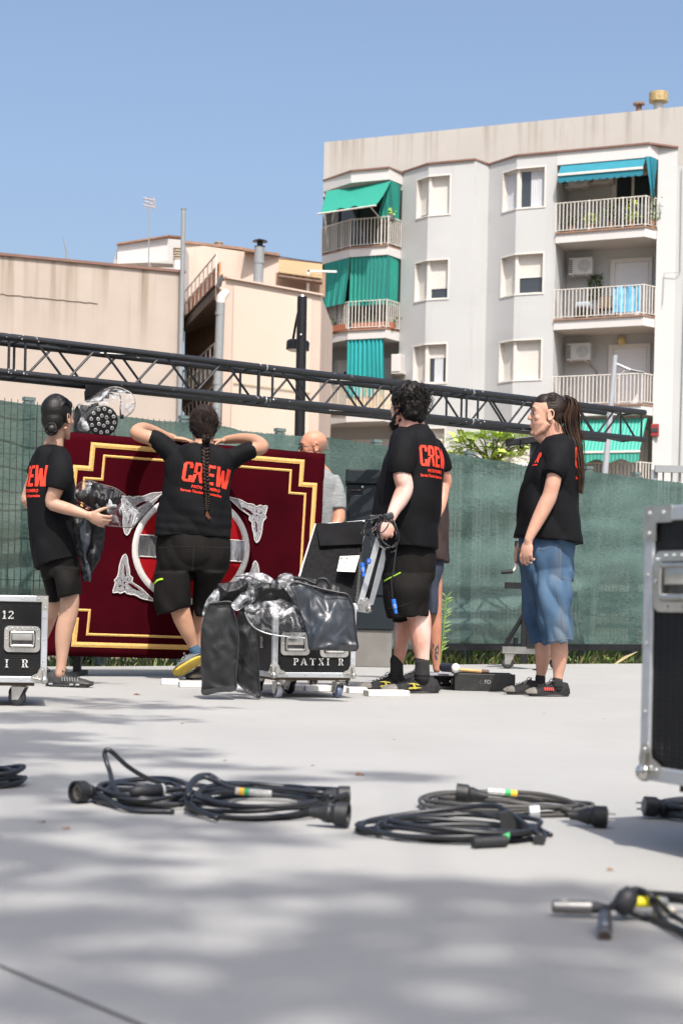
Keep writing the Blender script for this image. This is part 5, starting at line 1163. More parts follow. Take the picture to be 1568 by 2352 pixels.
def dish_handle(t, c, U, N_, wd=.165, ht=.122):
    """recessed spring handle in a riveted dish; c centre on the face"""
    def rr_(w_, h_, r, n_=5):
        out = []
        for cx_, cy_, a0 in ((w_ / 2 - r, h_ / 2 - r, 0), (-w_ / 2 + r, h_ / 2 - r, 90), (-w_ / 2 + r, -h_ / 2 + r, 180), (w_ / 2 - r, -h_ / 2 + r, 270)):
            for i in range(n_ + 1): a = radians(a0 + 90 * i / n_); out.append((cx_ + r * cos(a), cy_ + r * sin(a)))
        return out
    P = lambda q, d: [c + U * x + EZ * y + N_ * d for x, y in q]
    o_, i_ = rr_(wd, ht, .022), rr_(wd * .74, ht * .66, .008); i2 = rr_(wd * .70, ht * .60, .008)
    mb = MB(); mb.loft([P(o_, -.001), P(o_, .003), P(i_, .004)], cap=False); root = mb.build('handle_dish', M['steel'], t, auto=50)
    mb = MB(); mb.loft([P(i_, .004), P(i2, .0015)], cap=False); mb.add(P(i2, .0012), [tuple(range(len(i2)))]); mb.build('recess', mat('recess_steel', (.10, .10, .10), .3, .85, var=.3, scale=30), root)
    mb = MB(); mb.rbox(c + N_ * .006 + EZ * .012, (wd * .56, .006, ht * .30), .002, (U, N_, EZ)); mb.build('grip_plate', M['steel'], root, auto=40)
    mb = MB(); h2 = ht * .26; w2 = wd * .31; pts = [c + U * x + EZ * y + N_ * .011 for x, y in ((-w2, h2), (-w2 - .002, 0), (-w2, -h2 + .006), (-w2 + .008, -h2), (w2 - .008, -h2), (w2, -h2 + .006), (w2 + .002, 0), (w2, h2))]
    mb.tube(smoothpath(pts, 3), .0042, 8); mb.tube([pts[3] , pts[4]], .0075, 10); mb.tube([pts[0], pts[-1]], .005, 8); mb.build('bail', M['steel'], root)
    mb = MB()
    for k in range(7): mb.ell(c + U * (-wd * .42 + wd * .14 * k) + EZ * (ht * (.42 if abs(k - 3) < 3 else .36)) + N_ * .005, .004, None, 8, 5)
    for k in (-1.2, 0, 1.2): mb.ell(c + U * wd * .2 * k - EZ * ht * .42 + N_ * .005, .004, None, 8, 5)
    for s_ in (-1, 1): mb.ell(c + U * wd * .44 * s_ + N_ * .005, .004, None, 8, 5)
    mb.build('rivets', M['alu'], root)
M['bluewheel'] = mat('blue_grey_tyre', (.10, .13, .2), .5, var=.15); M['whitetyre'] = mat('light_tyre', (.35, .36, .38), .55)
# left case, lettered 12 / I R, cut by the left edge
O1r = W(107, 1576, FPX / 490.0); O1r.z = 0; U1 = V((.98, .2, 0)).normalized(); D1 = V((-.2, .98, 0)).normalized(); L1x = .62
O1 = O1r - U1 * L1x; N1 = V((U1.y, -U1.x, 0))
t = thing('flight_case', O1, 'black aluminium-edged flight case stencilled 12 at the left edge of the view', 'flight case', 'flight cases')
flight_case(t, O1, U1, D1, L1x, .45, .112, .52)
for s_, p in ((-1, O1r), (1, O1)): corner_ball(t, V((p.x, p.y, .115)), U1, N1, 1, .018, s_)
for p, s_ in ((O1r, -1),):
    mb = MB(); q = O1r + EZ * .50 + N1 * .003; mb.prism([q + U1 * a + EZ * b for a, b in ((.001, .021), (.001, -.045), (-.026, -.045), (-.026, -.008), (-.055, -.008), (-.055, .021))], -N1 * .003); mb.build('top_corner_plate', M['steel'], t)
    mb = MB()
    for a, b in ((-.012, -.034), (-.012, .006), (-.042, .006)): mb.ell(q + U1 * a + EZ * b, .004, None, 8, 5)
    mb.build('plate_rivets', M['alu'], t)
P1 = lambda x, y: ray_plane(*A6(x, y), O1r, N1)
dish_handle(t, P1(268, 560), U1, N1)
hh = .0375; a = P1(30, 318); stencil('12', a, U1, EZ, N1, hh, M['stencil'], t, sp=.22)
a = P1(62, 896); stencil('I', a, U1, EZ, N1, hh, M['stencil'], t); a = P1(258, 896); stencil('R', a, U1, EZ, N1, hh, M['stencil'], t)
mb = MB(); c = O1 + U1 * L1x / 2 + D1 * .225; mb.box(V((c.x, c.y, .104)) - U1 * .03, (L1x - .05, .42, .014), (U1, D1, EZ)); mb.build('base_board', mat('plywood', (.05, .035, .02), .8), t)
for ax_, ay_ in ((L1x - .115, .06), (.08, .06), (L1x - .115, .38), (.08, .38)):
    p = O1 + U1 * ax_ + D1 * ay_; caster(t, p, .042, .03, 1.35, h=.10)
# centre case PATXI R
Oc = G(625, 1605); Oc.z = 0; U2 = V((.93, .37, 0)).normalized(); D2 = V((-.37, .93, 0)).normalized(); N2 = V((U2.y, -U2.x, 0)); L2x, L2y = .475, .56
case2 = thing('flight_case', Oc, 'black flight case on casters stencilled PATXI R, buried under plastic covers', 'flight case', 'flight cases')
flight_case(case2, Oc, U2, D2, L2x, L2y, .112, .52)
for s_, p in ((1, Oc), (-1, Oc + U2 * L2x)): corner_ball(case2, V((p.x, p.y, .115)), U2, N2, 1, .018, s_)
corner_ball(case2, V((Oc.x, Oc.y, .115)), D2, -U2, 1, .016, 1)
hF = lambda x, y: ray_plane(*A3b(x, y), Oc, N2)
dish_handle(case2, hF(920, 1175), U2, N2); dish_handle(case2, hF(1268, 1195), U2, N2)
# the small wording runs along the lower front
a = hF(902, 1364); stencil('PATXI R', a, U2, EZ, N2, .0365, M['stencil'], case2, sp=.42, gap=1.0)
a = ray_plane(*A3b(610, 1208), Oc, -U2); stencil('R', a - U2 * .001, -D2 * 1, EZ, -U2, .06, M['stencil'], case2)
mb = MB(); c = Oc + U2 * L2x / 2 + D2 * L2y / 2; mb.box(V((c.x, c.y, .104)), (L2x - .04, L2y - .04, .014), (U2, D2, EZ)); mb.build('base_board', mat('plywood_edge', (.09, .055, .03), .8), case2)
for i, (ax_, ay_) in enumerate(((.055, .05), (L2x - .075, .05), (.075, L2y - .12), (L2x - .2, L2y - .1))):
    caster(case2, Oc + U2 * ax_ + D2 * ay_, .036, .030, (.5, .5, .9, .9)[i], m=mat('blue_hub', (.06, .09, .18), .5) if i < 2 else None, tyre=M['whitetyre'] if i == 0 else M['bluewheel'] if i == 1 else None, h=.098)
# open case behind it with foam lined lid
ZL_ = 9.75
Lc = lambda x, y, dz=0: W(*A3b(x, y), ZL_ + dz)
Ob = W(700, 1500, 9.55); Ob.z = 0; t = thing('open_flight_case', Ob, 'open flight case with black foam-lined lid and white label, behind the covered case', 'flight case', 'flight cases')
flight_case(t, Ob, V((1, 0, 0)), V((0, 1, 0)), .29, .4, .1, .46)
for ax_, ay_ in ((.05, .05), (.24, .05), (.05, .35), (.24, .35)): caster(t, Ob + V((ax_, ay_, 0)), .035, .028, .3, h=.09)
# lid: inner face, rim turned towards us, right outer side with two profiles
TLp, TRp, BRp, BLp = Lc(1105, 120, .12), Lc(1545, 92, .06), Lc(1475, 862, -.22), Lc(955, 600, -.14)
nl = (TRp - TLp).cross(BLp - TLp).normalized()
if nl.y > 0: nl = -nl
mb = MB(); mb.prism([BLp, BRp, TRp, TLp], -nl * .012); lid = mb.build('lid', M['hex'], t)
mb = MB(); n = 26; vs = []
for j in range(n + 1):
    for i in range(n + 1):
        u, v = .03 + .94 * i / n, .02 + .95 * j / n; p = BLp.lerp(BRp, u).lerp(TLp.lerp(TRp, u), v); vs.append(p + nl * (.030 + .007 * noise.noise(V((u * 4, v * 6, 2)))))
mb.add(vs, [(j * (n + 1) + i, j * (n + 1) + i + 1, (j + 1) * (n + 1) + i + 1, (j + 1) * (n + 1) + i) for j in range(n) for i in range(n)]); mb.build('foam_lining', M['foam'], lid, smooth=True)
mb = MB(); a, b = Lc(1112, 150, .1), Lc(1530, 118, .04); mb.prism([q + nl * .02 for q in (a, b, Lc(1530, 325, -.04), Lc(1152, 340, -.03))], nl * .02); mb.build('foam_flap', mat('smooth_foam', (.008, .008, .009), .9, var=.3, spec=.1), lid)
mb = MB(); mb.tube([TLp, TRp], .012, 6); mb.tube([Lc(1320, 108, .06), Lc(1545, 86, .03)], .011, 6); mb.build('rim_profile', M['alu'], lid)
mb = MB(); mb.tube([TLp + nl * .01, BLp + nl * .01], .0075, 6); mb.build('side_profile', mat('white_profile', (.6, .58, .54), .5, .2), lid)
mb = MB(); lp = [Lc(1290, 520, -.135), Lc(1452, 535, -.14), Lc(1492, 388, -.105), Lc(1322, 393, -.1)]
lp = [ray_plane(*A3b(x, y), TLp + nl * .044, nl) for x, y in ((1290, 528), (1450, 535), (1492, 388), (1318, 395))]
mb.prism(lp, -nl * .002); lab = mb.build('paper_label', mat('paper', (.62, .61, .6), .8, var=.03), lid)
mb = MB(); rr = random.Random(8); lu = (lp[1] - lp[0]); lvv = (lp[3] - lp[0])
def LP(u, v): return lp[0] + lu * u + lvv * v + nl * .0012
for (u0, u1, v0, v1) in ((.12, .3, .86, .9), (.36, .44, .78, .94), (.06, .14, .8, .93), (.55, .9, .9, .915), (.55, .86, .8, .81), (.55, .8, .7, .71), (.1, .4, .6, .63), (.16, .2, .42, .5), (.24, .27, .44, .46), (.32, .36, .42, .5), (.3, .6, .58, .59)):
    mb.quad(LP(u0, v0), LP(u1, v0), LP(u1, v1), LP(u0, v1))
for k in range(5):
    for q in range(5):
        u0 = .04 + k * .18 + q * .022; mb.quad(LP(u0, .08), LP(u0 + .008 + .006 * rr.random(), .08), LP(u0 + .008, .24 + .04 * rr.random()), LP(u0, .24))
mb.build('print', M['dark'], lab)
# right side of the lid, seen from outside
K = lambda x, y, dz=0: W(*K7(x, y), 9.50 + dz)
def strip4(a0, a1, b0, b1, name, m, th=.01, dz=0, par=t):
    mb = MB(); mb.prism([K(*a0, dz), K(*a1, dz), K(*b1, dz - .0), K(*b0, dz)], (0, th, 0)); return mb.build(name, m, par)
side = strip4((575, 330), (790, 390), (140, 1950), (380, 1980), 'lid_side', M['hex'], .05)
strip4((492, 560), (612, 560), (95, 1990), (215, 1990), 'side_profile', M['alu'], .012, -.012, side)
strip4((735, 340), (880, 380), (318, 1990), (428, 1960), 'side_profile', M['alu'], .012, -.012, side)
mb = MB(); mb.prism([K(165, 1830, -.02), K(230, 1860, -.02), K(300, 1810, -.02), K(345, 1860, -.02), K(330, 1980, -.02), K(400, 2030, -.02), K(390, 2110, -.02), K(320, 2140, -.02), K(240, 2100, -.02), K(120, 2040, -.02)], (0, .008, 0)); mb.build('corner_plate', M['steel'], side)
mb = MB(); mb.ell(K(345, 2050, -.025), .021); mb.build('corner_ball', M['steel'], side, smooth=True)
mb = MB()
for x, y in ((190, 1860), (245, 1890), (300, 1860), (160, 1950), (218, 1975)): mb.ell(K(x, y, -.022), .005, None, 8, 5)
mb.build('rivets', M['alu'], side)
mb = MB(); mb.tube([K(60, 2050, .0), K(300, 2090, .0)], .014, 6); mb.tube([K(60, 2010, .02), K(250, 2020, .02)], .008, 6); mb.build('hinge_profile', M['alu'], side)
mb = MB(); mb.prism([K(560, 330, -.02), K(720, 300, -.02), K(850, 350, -.02), K(840, 480, -.02), K(740, 520, -.02), K(690, 560, -.02), K(600, 540, -.02)], (0, .008, 0)); mb.build('corner_plate', M['steel'], side)
mb = MB(); mb.ell(K(815, 420, -.025), .02); mb.build('corner_ball', M['steel'], side, smooth=True)
mb = MB(); mb.tube([K(565, 770, -.03), K(770, 905, -.03)], .009, 8, flat=.6); mb.build('latch_bar', mat('cream_plastic', (.55, .52, .43), .5), side)
# big case in the right foreground
O3 = W(1464, 1953, FPX / 1091); O3.z = 0; U3 = V((.46, -.888, 0)).normalized(); D3 = V((.888, .46, 0)).normalized(); N3 = V((U3.y, -U3.x, 0)); L3x, L3y = 1.1, .75
t = thing('flight_case', O3, 'large black flight case with recessed handle cut by the right edge in the foreground', 'flight case', 'flight cases')
flight_case(t, O3, U3, D3, L3x, L3y, .150, .722, edge=.031)
corner_ball(t, V((O3.x, O3.y, .155)), U3, N3, 1, .020, 1)
corner_ball(t, V((O3.x, O3.y, .155)), D3, -U3, 1, .018, 1)
mb = MB(); q = O3 + EZ * .70 + N3 * .003; mb.prism([q + U3 * a + EZ * b for a, b in ((-.001, .024), (-.001, -.05), (.04, -.05), (.04, -.012), (.09, -.012), (.09, .024))], -N3 * .003); mb.build('top_corner_plate', M['steel'], t)
mb = MB()
for a, b in ((.02, -.034), (.02, .008), (.065, .008)): mb.ell(q + U3 * a + EZ * b, .005, None, 8, 5)
mb.build('plate_rivets', M['alu'], t)
hc = ray_plane(*A4r(775, 560), O3, N3); dish_handle(t, hc + U3 * .09, U3, N3, .185, .126)
mb = MB(); c = O3 + U3 * (L3x / 2 + .02) + D3 * L3y / 2; mb.box(V((c.x, c.y, .139)), (L3x - .1, L3y - .1, .02), (U3, D3, EZ)); mb.build('base_board', M['dark'], t)
for ax_, ay_ in ((.27, .075), (L3x - .1, .08), (.16, .6), (L3x - .1, .6)): caster(t, O3 + U3 * ax_ + D3 * ay_, .05, .034, -.6, h=.128)

# ------------------------------------------------------------ plastic and vinyl covers piled on the centre case
ZQ = 8.45
def cover(outline, lab, Z, m, bulge=.05, wr=.02, seed=0, dz=None, name='equipment_cover', grp='covers heaped on the centre case', res=44, rim=None, thick=.003, fs=1.0):
    p0 = A3b(*outline[0]); o = plastic(name, outline, Z, A3b, m, bulge=bulge, wr=wr, seed=seed, root=W(*p0, Z), dz=dz, res=res, rim=rim, thick=thick, fs=fs)
    tag(o, lab, 'cover', grp); return o
cover([(232, 640), (480, 612), (560, 640), (760, 600), (900, 570), (1100, 600), (1230, 640), (1330, 690), (1300, 900), (1000, 900), (780, 880), (480, 880), (240, 820)], 'crumpled black cloth covers in the middle of the heap on the centre case', ZQ + .15, M['cover'], .10, .05, 2, name='equipment_cover')
cover([(375, 590), (480, 545), (620, 545), (690, 575), (740, 620), (720, 670), (600, 660), (480, 650), (400, 620)], 'grey clear plastic dome at the top back of the cover heap', ZQ + .02, M['clear'], .06, .02, 4, name='plastic_cover')
cover([(232, 645), (480, 615), (485, 700), (440, 760), (300, 800), (240, 790)], 'small folded black cover at the left of the heap top', ZQ, M['cover'], .05, .02, 11)
cover([(560, 690), (640, 640), (760, 640), (830, 620), (860, 700), (800, 760), (700, 720), (600, 800), (480, 860), (400, 870), (500, 780)], 'twisted black strap cover in the centre of the heap', ZQ - .02, M['cover'], .05, .04, 12)
cover([(205, 690), (237, 690), (240, 790), (150, 820), (110, 930), (88, 990), (95, 900), (130, 790)], 'clear plastic corner sticking out left above the hanging black cover', ZQ - .02, M['clear'], .03, .02, 6, name='plastic_cover')
cover([(445, 720), (550, 700), (555, 790), (480, 830), (400, 880), (350, 840), (380, 790)], 'shiny clear plastic fold between the two black flaps', ZQ - .05, M['clear'], .03, .03, 7, name='plastic_cover')
cover([(790, 770), (900, 800), (950, 850), (960, 930), (1010, 1000), (1000, 1110), (960, 1140), (800, 1100), (760, 900)], 'folded black vinyl inside the clear dome', ZQ + .02, M['cover'], .03, .03, 31) if False else None
dm = cover([(470, 890), (480, 840), (610, 800), (740, 790), (790, 770), (850, 800), (940, 850), (985, 960), (1010, 1060), (1015, 1105), (900, 1110), (780, 1105), (660, 1080), (570, 1040), (510, 980)], 'clear plastic rain dome hanging over the front corner of the centre case', ZQ - .10, M['clear'], .07, .04, 9, name='plastic_cover', thick=0)
mb = MB(); mb.tube(smoothpath([W(*A3b(x, y), ZQ - .11) for x, y in ((470, 890), (510, 980), (570, 1040), (660, 1080), (780, 1105), (900, 1112), (1015, 1107))], 5), .004, 6); mb.build('rim', mat('clear_piping', (.16, .165, .17), .3, spec=.5), dm)
cover([(762, 590), (790, 555), (860, 548), (900, 570), (905, 620), (870, 660), (930, 790), (985, 930), (940, 860), (870, 740), (820, 680), (780, 640)], 'clear plastic edge rolled along the dark grey cover', ZQ - .10, M['clear'], .03, .03, 14, name='plastic_cover')
rimm = ( .004, M['cover'])
fl = lambda x, y: -.08 * max(0, min(1, (y - 1340) / 60.0))
cover([(160, 815), (340, 800), (370, 880), (400, 990), (415, 1100), (405, 1300), (392, 1460), (385, 1585), (240, 1600), (100, 1625), (92, 1500), (82, 1200), (90, 1040), (130, 880)], 'long matt black vinyl cover hanging down left of the centre case', ZQ - .04, M['cover'], .012, .024, 15, fs=.5, rim=(.0035, M['rubber']), name='black_cover')
cover([(430, 860), (470, 870), (520, 980), (560, 1060), (585, 1250), (600, 1500), (605, 1655), (520, 1620), (400, 1520), (395, 1460), (410, 1300), (418, 1100), (405, 960)], 'narrow black vinyl flap hanging between the black cover and the case', ZQ + .03, M['cover'], .016, .03, 16, fs=.6, rim=(.0035, M['rubber']), name='black_cover')
def dzr(x, y): return .10 * max(0, (760 + 0 - 0) and 0)
gc = cover([(870, 650), (930, 625), (1050, 655), (1180, 690), (1300, 715), (1390, 740), (1440, 850), (1450, 950), (1465, 1100), (1467, 1230), (1300, 1228), (1120, 1225), (1045, 1222), (1030, 1120), (1000, 1000), (960, 870), (920, 740)], 'stiff dark grey vinyl cover draped over the right side of the centre case', ZQ - .15, M['coverg'], .022, .045, 23, fs=.45, rim=(.0035, M['rubber']), name='grey_cover', res=50)
mb = MB(); mb.prism([W(*A3b(x, y), ZQ - .155) for x, y in ((1045, 1180), (1467, 1186), (1468, 1232), (1040, 1224))], (0, .004, 0)); mb.build('hem', M['rubber'], gc)
bc_ = MB(); bc_.prism([W(*A3b(x, y), ZQ - .06) for x, y in ((92, 1585), (388, 1545), (386, 1592), (100, 1626))], (0, .004, 0)); bc_.build('hem', M['rubber'], bpy.data.objects['black_cover'])
mb = MB(); mb.tube(smoothpath([W(*A3b(x, y), ZQ - .02) for x, y in ((900, 590), (1000, 600), (1100, 640), (1130, 600), (1190, 600), (1225, 650), (1215, 690))], 5), [.02] * 31, 10, flat=.5); tag(mb.build('rolled_cover', M['cover'], root=W(*A3b(1130, 640), ZQ), smooth=True), 'rolled black cover cuff at the right of the heap top', 'cover', 'covers heaped on the centre case')
mb = MB(); mb.tube(smoothpath([W(*A3b(x, y), ZQ - .1) for x, y in ((385, 575), (500, 570), (590, 610), (660, 640), (580, 680), (560, 740), (550, 790))], 5), .004, 6); tag(mb.build('draw_cord', M['rubber'], root=W(*A3b(560, 640), ZQ)), 'thin black draw cord lying over the cover heap', 'cord')

# ------------------------------------------------------------ electrical cabinet behind
ZK = 13.35
pl, pr = W(788, 1500, ZK), W(905, 1500, ZK); t = thing('street_cabinet', (pl.x, ZK, 0), 'anthracite street electrical cabinet on a grey concrete base behind the open case', 'cabinet')
zt = W(845, 1079, ZK).z; zm = W(845, 1112, ZK).z; zk = W(845, 1446, ZK).z; cxk = (pl.x + pr.x) / 2; wk = pr.x - pl.x
mb = MB(); mb.rbox((cxk, ZK + .2, (zm + zk) / 2), (wk, .34, zm - zk), .008); mb.build('cabinet_body', M['cabinet'], t)
mb = MB(); mb.rbox((cxk, ZK + .19, (zt + zm) / 2 + .004), (wk + .02, .37, zt - zm), .01); mb.build('lid', M['cabinet'], t)
mb = MB(); mb.rbox((cxk, ZK + .022, zm - .55 * (zm - .6)), (wk - .05, .012, (zm - .6) * .9), .003); o = mb.build('door', M['cabinet'], t)
mb = MB(); mb.ell(W(832, 1119, ZK), (.012, .02, .012)); mb.build('lock', M['steel'], o)
mb = MB()
for dx in (-.13, .13): mb.box((cxk + dx, ZK + .012, zm - .05), (.09, .01, .008))
mb.build('vent_slot', M['dark'], o)
mb = MB(); mb.rbox((cxk, ZK + .2, zk / 2), (wk - .04, .3, zk), .006); mb.build('concrete_base', mat('grey_base', (.14, .135, .125), .8, var=.15, scale=4), t)

# ------------------------------------------------------------ small things on the slab
rr = random.Random(12)
wb = [(370, 412, 1560, 1573), (412, 466, 1562, 1579), (545, 575, 1566, 1582), (575, 640, 1567, 1585), (640, 700, 1569, 1587), (700, 762, 1571, 1588), (762, 800, 1572, 1590), (800, 845, 1574, 1593), (845, 942, 1578, 1600)]
for k, (x0, x1, y0, y1) in enumerate(wb):
    a, b = G(x0, y1), G(x1, y1 + .6); h = .034; d_ = (b - a).normalized(); n_ = V((-d_.y, d_.x, 0)); c = (a + b) / 2 + n_ * .06
    where = ['leftmost white foam block, left of the braided man\'s shoes', 'white foam block just under the braided man\'s yellow sole', 'white foam block behind the hanging black cover', 'white foam block between the black cover and the case casters', 'white foam block behind the front casters of the centre case',
             'white foam block beneath the lettered case', 'white foam block near the right caster of the centre case', 'white foam block between the centre case and the bearded man\'s toes', 'long end foam block in front of the bearded man\'s shoe'][k]
    mb = MB(); mb.rbox(c + EZ * h / 2, ((b - a).length - .006, .12, h), .004, (d_, n_, EZ)); o = mb.build('foam_block', M['white'], root=c); tag(o, where, 'foam block', 'row of white foam blocks')
# black wooden box with mallet
ZB = 9.85
Bx = lambda x, y, dz=0: W(*BX(x, y), ZB + dz)
a = Bx(500, 440); b = Bx(1290, 442); zb_ = Bx(900, 236).z
t = thing('wooden_box', V((a.x, ZB, 0)), 'low scuffed black wooden box with faint white letters, between the bearded and ponytailed men', 'box')
blk = mat('scuffed_black_paint', (.012, .012, .012), .5, var=.5, scale=14, bump=.2, bscale=40); stains(blk, (30, 30, 30), .66, .6, (.12, .11, .1))
wx = b.x - a.x; mb = MB()
mb.rbox(((a.x + b.x) / 2, ZB + .006, zb_ / 2), (wx, .014, zb_), .003); mb.build('front_board', blk, t)
mb = MB(); mb.box(((a.x + b.x) / 2, ZB + .3, zb_ / 2), (wx, .014, zb_ - .004)); mb.build('back_board', blk, t)
for x in (a.x + .008, b.x - .008): mb = MB(); mb.box((x, ZB + .153, zb_ / 2 - .001), (.014, .279, zb_ - .008)); mb.build('end_board', blk, t)
mb = MB(); mb.box(((a.x + b.x) / 2, ZB + .153, .01), (wx - .03, .27, .012)); mb.build('floor_board', blk, t)
def textmesh(body, O, U, Vv, N_, h, m, parent, name='lettering', off=.0012, bold=.0, proj=None, space=1.0):
    cu = bpy.data.curves.new('t', 'FONT'); cu.body = body; cu.size = 1; cu.offset = bold; cu.space_character = space; o = bpy.data.objects.new('t', cu); COL.objects.link(o)
    bpy.context.view_layer.update(); dg = bpy.context.evaluated_depsgraph_get(); me = bpy.data.meshes.new_from_object(o.evaluated_get(dg)); bpy.data.objects.remove(o)
    mb = MB(); s_ = h / .72
    vs = [O + U * (v.co.x * s_) + Vv * (v.co.y * s_) + N_ * off for v in me.vertices]
    if proj: vs = [proj(v) for v in vs]
    mb.add(vs, [tuple(p.vertices) for p in me.polygons]); return mb.build(name, m, parent)
pt = mat('white_paint_mark', (.22, .22, .22), .7)
textmesh('FD', Bx(888, 362, -.002), EX, EZ, -EY, .024, pt, t, bold=.01)
textmesh('C.', Bx(822, 362, -.002), EX, EZ, -EY, .020, mat('faded_paint', (.09, .09, .09), .7), t)
a2 = Bx(225, 430, .02); t2 = thing('black_crate', a2, 'open black crate with a grey board on top, directly behind the bearded man\'s heel', 'crate')
mb = MB(); p = Bx(250, 265, .1); q = Bx(500, 265, .1); mb.rbox(((p.x + q.x) / 2 - .02, ZB + .22, p.z + .008), (q.x - p.x + .06, .22, .012), .003); mb.build('top_board', mat('grey_board', (.22, .22, .25), .5), t2)
mb = MB(); mb.box(((p.x + q.x) / 2, ZB + .2, .012), (q.x - p.x, .2, .016)); mb.build('bottom_board', blk, t2)
mb = MB(); mb.box(((p.x + q.x) / 2, ZB + .29, p.z / 2), (q.x - p.x, .012, p.z)); mb.build('back_board', blk, t2)
for xx in (p.x - .02, q.x - .012): mb = MB(); mb.box((xx, ZB + .2, p.z / 2), (.012, .17, p.z - .02)); mb.build('side_board', blk, t2)
mb = MB()
for x, y in ((328, 355), (440, 335), (475, 360)): mb.box(Bx(x, y, .12), (.008, .004, .012))
mb.build('fitting', pt, t2)
ht = thing('mallet', Bx(440, 240, .06), 'wooden-handled mallet with a white rubber face lying across the black box', 'mallet')
zmal = zb_ + .032
mb = MB(); c0, c1 = Bx(345, 200, .1), Bx(500, 203, .0); c0.z = c1.z = zmal
mb.tube([c0, c1], .028, 18); mb.build('head', mat('navy_rubber', (.015, .02, .035), .5), ht)
mb = MB(); mb.lathe(c1, (c1 - c0), [(0, .027), (.014, .03), (.024, .024), (.028, .008)], 18); mb.build('white_face', M['white'], ht, smooth=True)
mb = MB(); h0, h1 = Bx(520, 208, .05), Bx(850, 214, .05); h0.z = zmal - .01; h1.z = zb_ + .013; mb.tube([h0, h1], [.011, .013], 10); mb.build('handle', M['wood'], ht)
mb = MB(); h2 = Bx(950, 216, .05); h2.z = zb_ + .012; mb.tube([h1, h2], [.0135, .012], 10); mb.build('grip', mat('brown_grip', (.08, .04, .03), .6), ht)
# leaves and crumbs
dl = mat('dead_leaf', (.22, .09, .03), .8, var=.3)
for k, (x, y, s_) in enumerate(((317, 1597, .03), (824, 1781, .02), (152, 1905, .012), (95, 1890, .012), (419, 1663, .01), (516, 1748, .01), (1385, 1652, .006), (718, 1760, .008), (1400, 2000, .01), (1250, 1640, .008), (690, 1610, .008), (905, 1700, .006))):
    p = G(x, y); mb = MB(); m_ = 7; vs = [p + EZ * .004]
    for i in range(m_): a = 2 * pi * i / m_; vs.append(p + V((cos(a) * s_ * rr.uniform(.6, 1.2), sin(a) * s_ * .6 * rr.uniform(.5, 1.2), rr.uniform(.001, .35 * s_ + .002))))
    mb.add(vs, [(0, i + 1, (i + 1) % m_ + 1) for i in range(m_)]); o = mb.build('dead_leaf', dl, root=p)
    tag(o, ('curled brown dry leaf just in front of the white foam blocks, left', 'dark curled dry leaf on the slab above the middle cable coils', 'small brown leaf crumb in the tree shade below the left socket', 'small leaf crumb in the shade near the left edge below the cut-off coil', 'tiny crumb on the slab in front of the hanging black cover',
      'small dry leaf lying between the centre case and the cable coils', 'tiny crumb on the sunlit slab in front of the ponytailed man', 'tiny reddish crumb above the second cable coil', 'small crumb between the right cable pair and the audio cable', 'tiny crumb just in front of the ponytailed man\'s shoes', 'tiny crumb in front of the casters of the lettered centre case', 'tiny crumb on the bare sunlit slab in front of the bearded man')[k], 'leaf', 'scattered dry leaves')

# ------------------------------------------------------------ coiled cables
def schuko_socket(parent, p, dr, r=.026, L_=.085, male=False):
    dr = V(dr).normalized(); mb = MB()
    mb.lathe(p, dr, [(-L_, r * .42), (-L_ * .8, r * .5), (-L_ * .55, r * .78), (-L_ * .5, r * .86), (-L_ * .44, r * .8), (-.03, r * .95), (-.028, r * 1.06), (0, r * 1.06), (0, r * .86)] + ([(-.012, r * .84)] if not male else []), 26)
    o = mb.build('plug' if male else 'socket', M['plug'], parent, auto=35)
    a = dr.orthogonal().normalized(); b = dr.cross(a)
    mb = MB()
    if male:
        mb.lathe(p, dr, [(0, r * .84), (.003, r * .8)], 20); mb.build('plug_face', mat('plug_grey', (.12, .125, .14), .5), o); mb = MB()
        for s_ in (-1, 1): mb.cyl(p + a * s_ * .0095, p + a * s_ * .0095 + dr * .02, .0024, seg=8)
        mb.build('pins', M['steel'], o)
    else:
        mb.lathe(p - dr * .012, dr, [(0, r * .8), (.002, r * .8)], 20); mb.build('socket_face', mat('socket_grey', (.16, .15, .14), .5), o); mb = MB()
        mb.box(p - dr * .010, (.012, r * .9, .004), (a, b, dr))
        for s_ in (-1, 1): mb.ell(p - dr * .0095 + b * s_ * .009, .003, None, 8, 5)
        mb.build('socket_holes', M['dark'], o)
    return o
def coil(name_root, cxp, rx, ry, nl, rc, rr, t, m, rot=0, zb=.0, jit=.035, start=None, end=None, hgt=1.0, gap=None):
    """several overlapping loose loops lying on the ground around cxp"""
    pts = []; n_ = 26; c = V(cxp); ox = oy = 0
    for L_ in range(nl):
        jx, jy = rr.gauss(0, jit), rr.gauss(0, jit); fx_, fy_ = rr.uniform(.78, 1.08), rr.uniform(.75, 1.1); tilt = rr.uniform(-.2, .2); base = rc + L_ * rc * 1.15 * hgt
        for i in range(n_):
            a = 2 * pi * i / n_; k_ = i / n_
            x = rx * fx_ * cos(a) + jx; y = ry * fy_ * sin(a) + jy; z = max(rc, base + rc * 1.8 * sin(a * 2 + L_ * 1.7) * .5 + .006 * noise.noise(V((L_, a, 0))))
            pts.append(c + V((x * cos(rot) - y * sin(rot), x * sin(rot) + y * cos(rot), z)))
    q = []
    for i in range(0, len(pts), 2):
        q.append(pts[i])
    if start: q = [V(p) for p in start] + q
    if end: q = q + [V(p) for p in end]
    mb = MB(); mb.tube(smoothpath(q, 4), rc, 9); return mb.build('cable', m, t, smooth=True)
def tape(parent, p, dr, r, cols, L_=.012, nm='marking_tape'):
    dr = V(dr).normalized(); q = V(p)
    for c_, l_ in cols: mb = MB(); mb.cyl(q, q + dr * l_, r, seg=10); mb.build(nm, c_, parent); q = q + dr * l_
